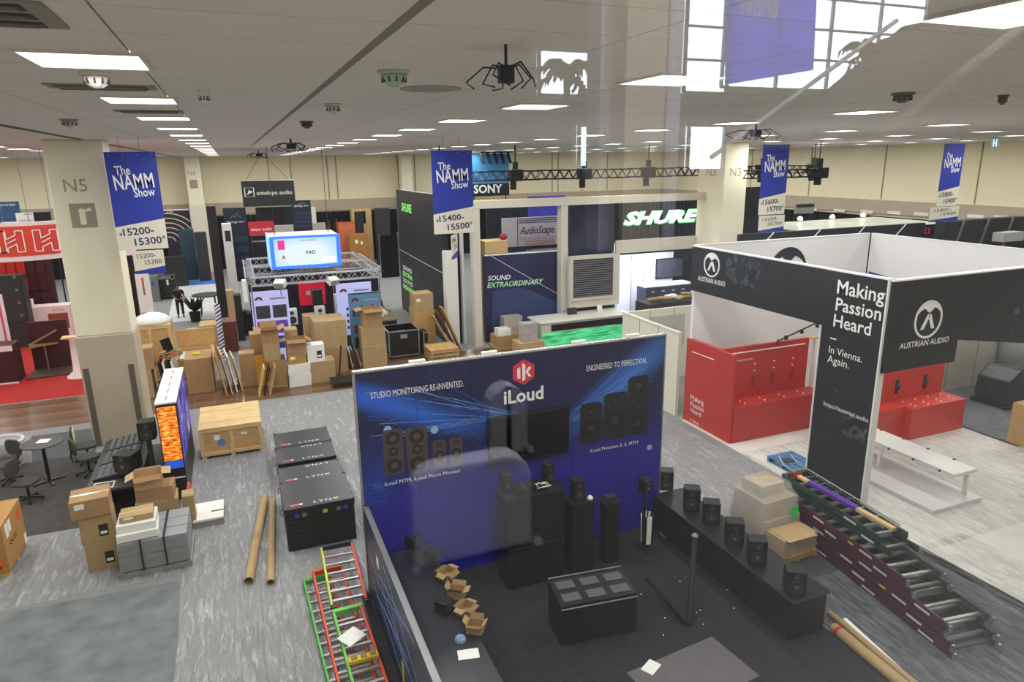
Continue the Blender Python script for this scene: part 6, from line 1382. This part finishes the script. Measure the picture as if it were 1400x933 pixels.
A=loc2(t,1303,470,0); C_=loc2(t,1400,480,0); b=B(); b.prism([(2.101,3.72),(7.0,3.0),(7.0,FZ1-.02),(2.101,FZ1-.02)],-.05,.05,'y'); b.obj('long_board',fb,t)
b=B(); b.box(0,.051,3.74,6.7,.09,FZ1-.02); b.obj('inner_board',wi,t)
q=loc2(t,1269,437,-.05); 
b=B(); R_=.40
o=emblem(t,q.x,q.z,R_,wt); o.location.y=-.05; o=ptext(t,'AUSTRIAN AUDIO',(1229,478),(1296,472),wt,off=-.056,bold=.012,shear=.1)
fp=flatpoly(t,'smoke_print',[(1378,430),(1392,420),(1402,450),(1402,476),(1384,470)],smoke,off=-.053)
b=B(); b.box(-.02,-.06,FZ1-.019,7,.1,FZ1+.01); b.obj('top_profile',wi,t)
t=T('fascia_wall','white inner back wall ring of the booth with a black arch emblem','fascia',(AX,AY1,0)); b=B(); b.box(.15,0,0,BX-AX,.1,FZ1); b.obj('board',wi,t); b=B(); b.box(.15,-.01,FZ1+.001,BX-AX,.11,FZ1+.03); b.obj('top_profile',wi,t)
q=loc2(t,1077,366,0); o=emblem(t,q.x,q.z-.1,.72,M('emblem_black','#14171d',.5,var=0))
t=xpanel('fascia_wall','white inner right wall of the booth ring','fascia',BX,9.6,AY1-.05,3.7,FZ1,.1,wi); b=B(); b.box(0,-.01,FZ1+.001,6.2,.11,FZ1+.03); b.obj('top_profile',wi,t); clean(t)
b=B(); b.prism([(0,0),(.9,0),(.05,.34)],0,.01,'y'); t=T('blue_sign','blue wedge sign inside the white booth ring behind the front corner','sign',(12.4,10.6,0)); q=GY(1187,379,10.6); t.location.x=q.x
b=B(); b.prism([(0,4.75),(1.35,4.75),(.03,5.12)],0,.03,'y'); b.obj('board',navy,t); b=B(); b.bar((.1,.05,.0),(.1,.05,4.8),.04); b.obj('post',alu,t)
# red displays
t=T('red_display','red display wall with bench and small white pegs in the white booth','display',(AX+.05,14.4,0)); rd=M('red_display_paint','#b22a22',.4,var=.03)
b=B(); b.box(0,0,0,3.05,.1,2.5); b.obj('back_board',rd,t)
b=B(); b.box(-.001,.101,0,.1,1.45,2.47); b.obj('side_board',rd,t)
b=B(); b.box(0,-.62,0,3.2,-.001,1.02); b.obj('bench',rd,t,bev=.005)
b=B(); b.box(.12,-.012,2.33,2.9,-.001,2.36); b.obj('white_line',wt,t); text('https://austrian.audio',t,(.3,-.006,2.1),wt,width=.75)
for k in range(4):
    x=.45+.68*k
    for (y,z) in ((-.015,1.75),(-.015,1.95),(-.3,1.04),(-.5,1.04)): b=B(); b.lathe([(.02,0),(.022,.03),(.01,.04)],8,o=(x,y,z)); b.obj('peg',paper,t)
    b=B(); b.box(x-.06,-.008,1.3,x+.06,-.002,1.6); b.obj('spec_print',M('red_print_dark','#8b1f1b',.5,var=0),t)
s=xpanel('red_end_wall','red end board lettered Making Passion Heard below the long fascia','panel',AX-.03,13.8,15.88,0,2.49,.07,rd)
for k,(w_s,py) in enumerate((('Making',546),('Passion',555),('Heard',563))): ptext(s,w_s,(944,py),(944+[18,18,14][k],py+[7,7,5][k]),wt,off=-.006)
ptext(s,'In Vienna.',(943,575),(956,580),wt,off=-.006); wline(s,(946,481),(976,492),.02,wt); clean(s)
t=T('cream_divider','cream panel right of the red display behind the tall dark panel','panel',(15.2,14.4,0)); b=B(); b.box(0,0,0,.9,.1,2.45); b.obj('board',wi,t); b=B(); b.box(-.25,-.01,2.451,.9,.11,2.5); b.obj('wood_cap',wood,t)
t=T('track_light','black track with small spots above the red display','lamp',(13.6,14.2,0)); b=B(); b.bar((0,0,2.6),(2.2,.2,3.1),.03); b.obj('track',black,t)
for k in range(4): b=B(); b.cyl((.3+.55*k,.03,2.72+.12*k),(.3+.55*k,.0,2.6+.12*k),.05,8); b.obj('spot',black,t)
b=B(); b.bar((.1,.15,2.45),(.1,.1,2.62),.02); b.obj('bracket',black,t)
t=T('red_display','smaller bright red display with bench below the front fascia','display',(16.4,12.75,0)); rd2=M('red_bright_paint','#cf3a30',.4,var=.03)
b=B(); b.box(-1.2,0,0,2.05,.1,1.75); b.obj('back_board',rd2,t); b=B(); b.box(.0,-.72,0,2.1,-.001,.9); b.box(-1.2,-.5,0,-.001,-.001,.9); b.obj('bench',rd2,t,bev=.005)
for k in range(4):
    for y in (-.2,-.45,-.6): b=B(); b.lathe([(.02,0),(.022,.03),(.01,.04)],8,o=(.25+.5*k,y,.9)); b.obj('peg',paper,t)
for k in range(3): b=B(); b.lathe([(.05,0),(.06,.06),(.02,.14)],8,o=(-.9+1.1*k,-.06,1.25)); b.box(-.9+1.1*k-.05,-.03,1.1,-.9+1.1*k+.05,-.001,1.5); b.obj('microphone_holder',char,t)
# walls at right behind
t=T('partition_wall','cream partition wall with grey joints right of the smaller red display','wall',(17.2,14.6,0)); b=B(); b.box(0,0,0,8,.1,2.9); b.obj('board',offw,t)
for k in range(1,6): b=B(); b.box(k*1.35-.012,-.006,0,k*1.35+.012,-.0005,2.9); b.obj('joint',galv,t)
b=B(); b.box(2.2,-.03,2.1,3.0,-.001,2.3); b.obj('navy_sign',navy,t)
b=B(); b.cyl((0,0,0),(0,0,2.6),.7,28); q=G(1400,560); tag(b.obj('round_column',M('silver_grey','#a9a9a8',.35,.3,var=.02),loc=(23.9,13.9,0),smooth=True),'grey round column section at the right edge','column')
# white bench on platform
t=T('white_bench','long white bench table with black pegs in front of the red displays','bench',(14.0,9.1,0)); b=B(); b.box(0,0,.66,.75,2.9,.75); b.obj('tabletop',white,t,bev=.006)
for (x,y) in ((.62,.12),(.08,1.9),(.1,2.75)): b=B(); b.box(x-.04,y-.04,.101,x+.04,y+.04,.659); b.obj('leg',white,t)
for k in range(4):
    b=B(); b.box(-.012,.3+.65*k,.68,-.001,.36+.65*k,.72); b.obj('black_peg',char,t); b=B(); b.box(.7,.5+.65*k,.751,.75,.55+.65*k,.77); b.obj('black_peg',char,t)
b=B(); b.box(-.7,-.15,0,.85,3.2,.1); b.obj('platform',M('platform_white','#d6d4d4',.3,var=.01),t,bev=.005)
t=T('side_screen','narrow black screen edge mounted behind the tall dark panel','screen',(12.05,9.75,0)); b=B(); b.box(0,0,1.0,.06,.5,1.9); b.obj('screen',black,t); b=B(); b.box(.01,.2,0,.05,.25,.999); b.obj('foot_post',alu,t)
# wrapped black pallet, right carton
t=T('wrapped_pallet','pallet load wrapped in black stretch film at the right','pallet load',(21.75,13.0,0)); b=B(); b.box(-.75,-.55,.02,.75,.55,.13); b.obj('pallet',black,t)
b=B(); b.prism([(-.7,.13),(.7,.13),(.7,.95),(.35,1.2),(-.2,1.22),(-.68,.85)],-.5,.5,'y'); b.obj('film_wrap',bfilm,t,bev=.05); b=B(); b.box(.35,-.515,.7,.6,-.506,.85); b.box(.35,-.515,.9,.6,-.506,1.0); b.obj('shipping_label',paper,t)
q=G(1373,603); carton('tall pale carton crate cut by the right edge',q.x,q.x+1.3,q.y-1.25,1.2,0,1.12,mat=M('yellow_card','#b8935a',.85),rz=.0,stick=0)
slab('floor_carpet','grey carpet strip beneath the wrapped black pallet','carpet',[(18.6,10.6),(26,8.0),(26,14.5),(18.6,14.5)],.0005,.004,M('grey_carpet_dark','#5d5f66',.95,var=.2,sc=5))
# wrapped cartons on pallet by the ladders
slab('floor_carpet','dark slate carpet under the long ladders','carpet',[(8.35,3.5),(11.95,3.5),(11.95,9.9),(8.35,9.9)],.0005,.004,M('slate_carpet','#3c4048',.95,var=.2,sc=5))
pallet('pallet under the film wrapped cartons beside the black counter',8.82,9.84,8.75,1.6,0,palw)
gwc=M('wrapped_carton','#b4a289',.6,var=.1,sc=4)
for k,(x0,x1,y,d,z,h,lb) in enumerate(((8.95,9.85,9.3,.95,.132,.48,'wide lower wrapped carton at the back of the pallet'),(8.95,9.8,9.35,.85,.614,.38,'middle wrapped carton at the back of the pallet'),(9.05,9.65,9.55,.55,.996,.24,'top wrapped carton of the pallet load'),(9.0,9.85,8.8,.48,.132,.34,'front wrapped carton on the pallet load'))):
    carton(lb,x0,x1,y,d,z,h,mat=gwc,stick=0,rz=.05)
b=B(); b.box(9.05,8.7,.475,9.75,9.25,.49); tag(b.obj('cardboard_sheet',card3),'bare cardboard sheet on the front wrapped carton','sheet')
b=B(); mt=Matrix.Rotation(.05,4,'Z'); t=T('film_wrap','clear stretch film wrapped around the carton stack','film',(9.4,9.78,.14)); b=B()
N=28
vs=[];fs=[]
for j,(z,sx,sy) in enumerate(((0,.52,.53),(.3,.53,.54),(.48,.52,.53),(.52,.5,.5),(.85,.48,.48),(.95,.4,.38),(1.1,.36,.33),(1.13,.2,.2))):
    for i in range(N):
        a=2*PI*i/N; c_=math.cos(a); s_=math.sin(a); k_=1/max(abs(c_),abs(s_)); vs.append((c_*k_*sx+random.uniform(-.012,.012),s_*k_*sy+random.uniform(-.012,.012),z))
for j in range(7):
    for i in range(N): fs.append((j*N+i,j*N+(i+1)%N,(j+1)*N+(i+1)%N,(j+1)*N+i))
b.add(vs,fs); b.obj('film',film,t,smooth=True)
b=B(); b.box(.18,-.55,.48,.34,-.545,.72); b.obj('green_label',M('green_label','#3fd84a',.5,var=0),t)
# blue pallet
pallet('blue painted pallet leaning flat behind the ladders',12.0,12.8,11.55,1.0,.0,M('pallet_blue','#3d6f9a',.7,var=.35,sc=3),h=.14)
# ladders
def step_ladder(label,x,y,z,L,w_,rail,rz=0,steps=None,group=None,h_=.085,rail2=None,tipc=None,roll=0):
    t=T('ladder',label,'ladder',(x,y,z),rz,group); n=steps or int(L/.31)
    for s,mt_ in ((0,rail),(1,rail2 or rail)):
        b=B(); xx=0 if s==0 else w_-.03
        b.box(xx,0,0,xx+.008,L,h_); b.box(xx,0,0,xx+.045,L,.008); b.box(xx,0,h_-.008,xx+.045,L,h_)
        if s==1: b=B(); b.box(w_-.008,0,0,w_,L,h_); b.box(w_-.045,0,0,w_,L,.008); b.box(w_-.045,0,h_-.008,w_,L,h_)
        b.obj('rail',mt_,t)
    for k in range(n):
        yy=.18+k*(L-.25)/n; b=B(); b.box(.01,yy,.01,w_-.01,yy+.075,.028); b.box(.01,yy,.028,w_-.01,yy+.006,.05); b.obj('step',M('step_alu','#c4c5c6',.35,.75,var=.05),t)
    for xx in (0,w_-.045):
        b=B(); b.box(xx,-.04,0,xx+.045,.04,h_); b.obj('foot',tipc or alu,t)
    b=B(); b.box(0,L-.02,0,w_,L+.06,h_); b.obj('top_cap',tipc or rail,t)
    return t
mr_=M('ladder_maroon','#4a1630',.4,var=.08); mg=M('ladder_green_dark','#1f3a30',.4,var=.08); lbw=M('ladder_label','#c9c9cc',.5,var=0)
names=['bottom ladder of the long maroon stack','second maroon ladder from the bottom of the long stack','third maroon ladder from the bottom','fourth maroon ladder from the bottom','fifth maroon ladder from the bottom','sixth maroon ladder, just below the green ones','lower of two dark green ladders on the maroon stack','upper dark green ladder on the maroon stack']
for k in range(8):
    y0=[5.75,5.8,5.95,5.9,6.6,6.75,7.35,7.6][k]; L=[4.3,4.3,4.2,4.2,3.7,3.6,2.8,2.6][k]
    w_=[.9,.9,.86,.86,.78,.78,.6,.6][k]; x=[9.04,9.04,9.08,9.08,9.16,9.17,9.5,9.53][k]
    tt=step_ladder(names[k],x+.45,y0,.01+k*.125,L,w_,mr_ if k<6 else mg,rz=-.135 if k<6 else -.1,h_=.115,steps=11 if k<6 else 8,rail2=M('ladder_inner','#37413a',.45,var=.08) if k<6 else mg,tipc=alu if k<6 else mg)
    for j in range(3 if k<6 else 1):
        b=B(); yy=.35+1.25*j+.2*(k%3); b.box(-.004,yy,.035,-.0005,yy+.3,.075); b.obj('white_label',lbw,tt)
    if k in (2,5): b=B(); b.box(-.004,1.2,.035,-.0005,1.34,.075); b.obj('yellow_label',M('yellow_label','#c8b63a',.5,var=0),tt)
zt=.01+8*.125
t=T('push_broom','purple wrapped timber stilt with red ends lying on the green ladders','timber',(10.35,9.9,zt),0); b=B(); b.bar((0,0,.06),(-.02,-2.3,.06),.1,.05); b.obj('timber',wood,t); b=B(); b.bar((0,-.3,.06),(-.012,-1.5,.06),.12,.07); b.obj('purple_wrap',M('purple_wrap','#5a2f9c',.5,var=.08),t)
b=B(); b.cyl((-.1,.05,.06),(.1,.05,.06),.07,12); b.obj('red_cap',M('dark_red_cap','#7c2422',.5),t)
t=T('hand_truck','aluminium hand truck frame lying on the ladder stack','hand truck',(10.75,10.35,zt-.05),-.1); b=B(); b.tube([(-.18,-2.6,.03),(-.18,.2,.03),(-.14,.42,.15),(.14,.42,.15),(.18,.2,.03),(.18,-2.6,.03)],.016,8); b.obj('frame',alu,t)
for k in range(7): b=B(); b.bar((-.17,-.1-.35*k,.03),(.17,-.1-.35*k,.03),.03,.015); b.obj('cross_bar',alu,t)
b=B(); b.box(-.12,.22,.06,.12,.4,.08,None); b.obj('black_plate',char,t)
# orange and green ladders at bottom centre
orr=M('ladder_orange','#d2431f',.45,var=.06); gr_=M('ladder_lime','#6cc04a',.45,var=.08); yl=M('ladder_yellowgreen','#b5c93a',.45,var=.08)
step_ladder('green railed ladder lying lowest under the orange ladders',.60,7.0,.006,4.7,.5,M('ladder_green','#4fa548',.45,var=.08),rz=.03,rail2=orr)
step_ladder('orange ladder lying in the middle of the ladder pile',.68,7.2,.15,4.5,.56,orr,rz=.01,rail2=orr,steps=14)
step_ladder('top ladder with lime left rail and orange right rail',.80,10.3,.3,1.95,.62,yl,rz=-.03,rail2=orr,steps=6,tipc=M('ladder_tip','#2b2430',.5))
step_ladder('second ladder on top, lime and orange, cut by the bottom edge',.86,7.3,.3,2.85,.5,gr_,rz=.02,rail2=orr,steps=9)
b=B(); b.box(-.17,-.14,0,.17,.14,.004,Matrix.Rotation(.6,4,'Z')@Matrix.Rotation(.12,4,'X')); q=G(481,873,.42); tag(b.obj('paper_sheet',paper,loc=(q.x,q.y,.45)),'white square sheet lying on the orange ladders','paper')
t=T('yellow_tray','yellow plastic ladder cap tray on the orange ladders','tray',(G(497,900,.42).x,G(497,900,.42).y,.395)); b=B(); b.box(-.22,-.06,0,.22,.06,.06); b.obj('tray',M('tray_yellow','#d8b818',.5,var=.1),t,bev=.01); b=B()
for k in range(3): b.box(-.18+.14*k,-.04,.061,-.09+.14*k,.04,.066)
b.obj('recess',M('tray_dark','#7f6a10',.5),t)
# tubes bottom right
t,d,n=tube('long cardboard tube with a red band beside the ladder stack',(1140,858),(1245,945),.085)
b=B(); q=Vector((0,0,.085)); b.cyl(q+d*.06,q+d*.1,.088,18); b.obj('red_band',M('red_tape','#b8261c',.5,var=0),t)
tube('thinner cardboard tube right of the red banded one',(1134,838),(1262,945),.05)
q=G(1153,850); q2=G(1250,940); b=B(); b.bar((0,0,.03),(q2.x-q.x,q2.y-q.y,.03),.07,.05); tag(b.obj('white_strip',paper,loc=(q.x+.02,q.y,0)),'long white strip lying right of the cardboard tubes','strip')
pf=pf2
filmsheet('wrinkled clear floor film over the slate carpet by the ladders',8.4,3.6,13.2,8.2)
filmsheet('wrinkled clear floor film over the pale floor right of the white bench',11.2,8.0,24,13.2)
filmsheet('clear floor film between wrapped cartons and the red end board',8.3,10.5,11.8,16)
slab('floor_panel','pale cream floor of the white booth','floor',[(11.7,4.0),(24,4.0),(18.8,10.5),(18.5,15.8),(11.7,15.8)],.0005,.004,M('pale_floor','#d9d6cc',.5,var=.08,sc=3))
# ------------------------------------------------------------------ the gallery behind the camera, seen mirrored in the window
def V(px,py,Yv):
    p=GY(px,py,Yv); return Vector((p.x,2*YP-p.y,p.z))
lobf=M('lobby_floor','#37352f',.6,var=.05); lobw=M('lobby_wall','#4d4a47',.8,var=.02)
b=B(); b.box(-14,-22,5.6,34,.45,5.9); ST(b.obj('floor_gallery',lobf))
b=B(); b.box(-14,-22,15,34,.45,15.2); ST(b.obj('ceiling_gallery',lobw))
b=B(); b.box(-14.2,-22,5.9,-14,.45,15); ST(b.obj('wall_gallery_left',lobw))
b=B(); b.box(34,-22,5.9,34.2,.45,15); ST(b.obj('wall_gallery_right',lobw))
b=B(); b.box(-14,.45,CEIL,34,.6,15); ST(b.obj('wall_gallery_front',lobw))
skym=M('daylight_sky','#dfeaff',.8,var=0,em=DAY)
YW=16.0
yr=2*YP-YW
def rct(b,px0,py0,px1,py1,Yv,dy=0,th=.1):
    a=V(px0,py0,Yv); c=V(px1,py1,Yv); b.box(a.x,a.y+dy,a.z,c.x,a.y+dy-th,c.z)
# solid parts of the window wall are left dark, the openings give onto a bright sky
op=[(735,68,822,132),(941,-60,990,128),(994,-60,1250,128),(940,172,985,232),(790,172,822,228)]
for i,o in enumerate(op):
    t=bpy.data.objects.new('window_%d'%(i+2),None); COL.objects.link(t); ST(t)
    b=B(); rct(b,*o,YW,-.02,.04); b.obj('sky_pane',skym,t)
    a=V(o[0],o[1],YW); c=V(o[2],o[3],YW); b=B()
    n=max(1,int(abs(c.x-a.x)/1.6)); mz=max(1,int(abs(a.z-c.z)/.75))
    for k in range(n+1):
        x=a.x+(c.x-a.x)*k/n; b.box(x-.035,a.y+.03,c.z,x+.035,a.y+.12,a.z)
    for k in range(mz+1):
        z=c.z+(a.z-c.z)*k/mz; b.box(a.x,a.y+.03,z-.03,c.x,a.y+.1,z+.03)
    b.obj('mullions',M('mullion_grey','#7f8c92',.5,var=0),t)
b=B(); b.box(-14,yr-.25,5.9,34,yr-.12,15); ST(b.obj('wall_gallery_back',lobw))
# pale and beige columns
lc=M('lobby_column','#e9e6ff',.6,var=0); bc=M('lobby_beige','#e6d8c6',.7,var=0)
for nm,x0,x1,y1,mt,Yv in (('trim_9',822,853,470,lc,11),('trim_10',857,912,300,bc,10.5),('trim_11',915,934,330,lc,11)):
    a=V(x0,60,Yv); c=V(x1,60,Yv); b=B(); b.box(a.x,a.y,5.9,c.x,a.y-.5,15); ST(b.obj(nm,mt))
# hanging blue banner
bm=M('gallery_banner','#4353e6',.6,var=.08,sc=3,stretch=(6,1,.3))
bs=bm.node_tree.nodes['Principled BSDF']; bs.inputs['Transmission Weight'].default_value=.55; bs.inputs['Roughness'].default_value=.9; bs.inputs['IOR'].default_value=1.02
t=T('hanging_banner','large blue hanging banner mirrored in the window glass','banner',V(992,20,12))
a=V(992,5,12); pts=[V(994,-60,12),V(1118,-60,12),V(1111,96,12),V(990,116,12)]
b=B(); b.prism([(q.x-a.x,q.z-V(992,20,12).z) for q in pts],-.01,.01,'y'); b.obj('cloth',bm,t)
q=V(1005,22,12); w2=V(1060,22,12); o=text('World',t,(q.x-a.x,.03,q.z-V(992,20,12).z),M('banner_white','#ffffff',.5,var=0),width=abs(w2.x-q.x),hgt=.5,bold=.02)
# window palm
pm=M('palm_green','#3f4a34',.7,var=.2)
def palm(px,py,Yv,r,n,label,z0=5.9):
    p=V(px,py,Yv); t=T('potted_palm',label,'palm',(p.x,p.y,z0))
    b=B(); b.cyl((0,0,0),(0,0,.6),.35,14,.45); b.obj('pot',char,t)
    b=B(); b.cyl((0,0,.6),(0,0,p.z-z0),.08,8); b.obj('trunk',M('palm_trunk','#4d4236',.8),t)
    b=B(); hz=p.z-z0
    for i in range(n):
        a=2*PI*i/n+random.random(); el=random.uniform(-.2,1.2)
        prev=Vector((0,0,hz))
        for k in range(8):
            s=(k+1)/8; q=Vector((math.cos(a)*math.cos(el)*r*s,math.sin(a)*math.cos(el)*r*s,hz+math.sin(el)*r*s-.7*r*s*s))
            b.bar(prev,q,.03)
            side=Vector((-math.sin(a),math.cos(a),0))*.4*math.sin(PI*min(1,s+.1))*r*.5
            for g in (-1,1): b.quad(prev,q,q+side*g-Vector((0,0,.12)),q+side*g*.9-Vector((0,0,.18)))
            prev=q
    b.obj('fronds',pm,t)
palm(775,100,14.5,1.2,13,'palm standing before the small gallery window, mirrored left of the pale column')
palm(1190,75,14.3,1.3,13,'palm standing before the large gallery window, mirrored behind the escalator')
# escalator: two inclined balustrades and a dark soffit running up to the right
Yv=9.0
esc=T('escalator','long escalator rising to the right, mirrored in the window glass','escalator',V(1050,230,Yv))
org=V(1050,230,Yv)
def ev(px,py,dy=0): q=V(px,py,Yv)-org; return Vector((q.x,dy,q.z))
def band(pts,mat,name,y0=0,th=.15):
    b=B(); b.prism([(ev(*q).x,ev(*q).z) for q in pts],y0,y0+th,'y'); b.obj(name,mat,esc)
band([(1055,205),(1085,205),(1295,30),(1262,30)],M('esc_mid','#56534f',.6,var=0),'soffit_panel',-.4,1.4)
band([(1120,215),(1170,205),(1390,35),(1330,35)],M('esc_dark','#3d3b39',.7,var=0),'truss_cover',-.2)
band([(1085,205),(1095,205),(1318,30),(1305,30)],M('esc_light','#d7d3c8',.4,var=0),'balustrade_skirt',-.3)
band([(1110,215),(1128,215),(1345,42),(1330,36)],MC['esc_light'],'outer_skirt',-.3)
band([(1150,225),(1160,225),(1400,38),(1388,38)],M('esc_pale','#b9b4a9',.4,var=0),'rear_skirt',-.1)
for k,(x0,y0,x1,y1) in enumerate(((1000,215,1262,20),(1048,222,1330,18))):
    b=B(); b.tube([ev(x0,y0,-.5),ev((x0+x1)/2,(y0+y1)/2,-.5),ev(x1,y1,-.5)],.04,8); b.obj('handrail',M('rail_pale','#e8e8ea',.3,var=0),esc)
# lounge chairs near the glass, mirrored over the dark booth
lm=M('lounge_grey','#efedf6',.7,var=.03); lt=M('lounge_tube','#b5b3bd',.35,.3,var=0)
def lounge(px0,px1,pyt,pyb,Yv,label):
    a=V(px0,pyt,Yv); c=V(px1,pyb,Yv); t=T('lounge_chair',label,'armchair',((a.x+c.x)/2,a.y,5.9)); w_=abs(c.x-a.x)/2
    zt=a.z-5.9; zb=c.z-5.9
    b=B(); b.prism(rrect(-w_,zb,w_,zt,.12),-.06,.06,'y'); b.obj('backrest',lm,t,bev=.02)
    b=B(); b.prism(rrect(-w_*.95,zb-.22,w_*.95,zb-.04,.07),-.7,.1,'y'); b.obj('seat',lm,t,bev=.02)
    for s in (-1,1):
        b=B(); b.tube([(s*w_*1.02,-.7,.02),(s*w_*1.04,-.68,zb+.1),(s*w_*1.04,0,zb+.12),(s*w_*1.02,.1,.02)],.022,8); b.obj('arm_tube',lt,t)
    return t
lounge(556,722,640,785,2.5,'grey lounge chair mirrored as a pale veil over the dark booth interior')
lounge(664,716,528,640,3.4,'taller grey lounge chair mirrored over the wall television')
for i,(x,y,z) in enumerate(((2,-3,14.9),(8,-4,14.9),(16,-6,14.9))):  # unseen lamps, added to brighten the mirrored columns and chairs
    ld=bpy.data.lights.new('lamp','AREA'); ld.size=1.2; ld.energy=1500; ld.color=(.95,.95,1)
    t=T('added_gallery_lamp',['left','middle','right'][i]+' square lamp added to brighten the gallery behind the camera','ceiling light',(x,y,15),0,'added gallery lamps')
    b=B(); b.box(-.6,-.6,-.03,.6,.6,0); b.obj('frame',frm,t)
    lo=bpy.data.objects.new('lamp',ld); COL.objects.link(lo); lo.parent=t; lo.location=(0,0,-.06)
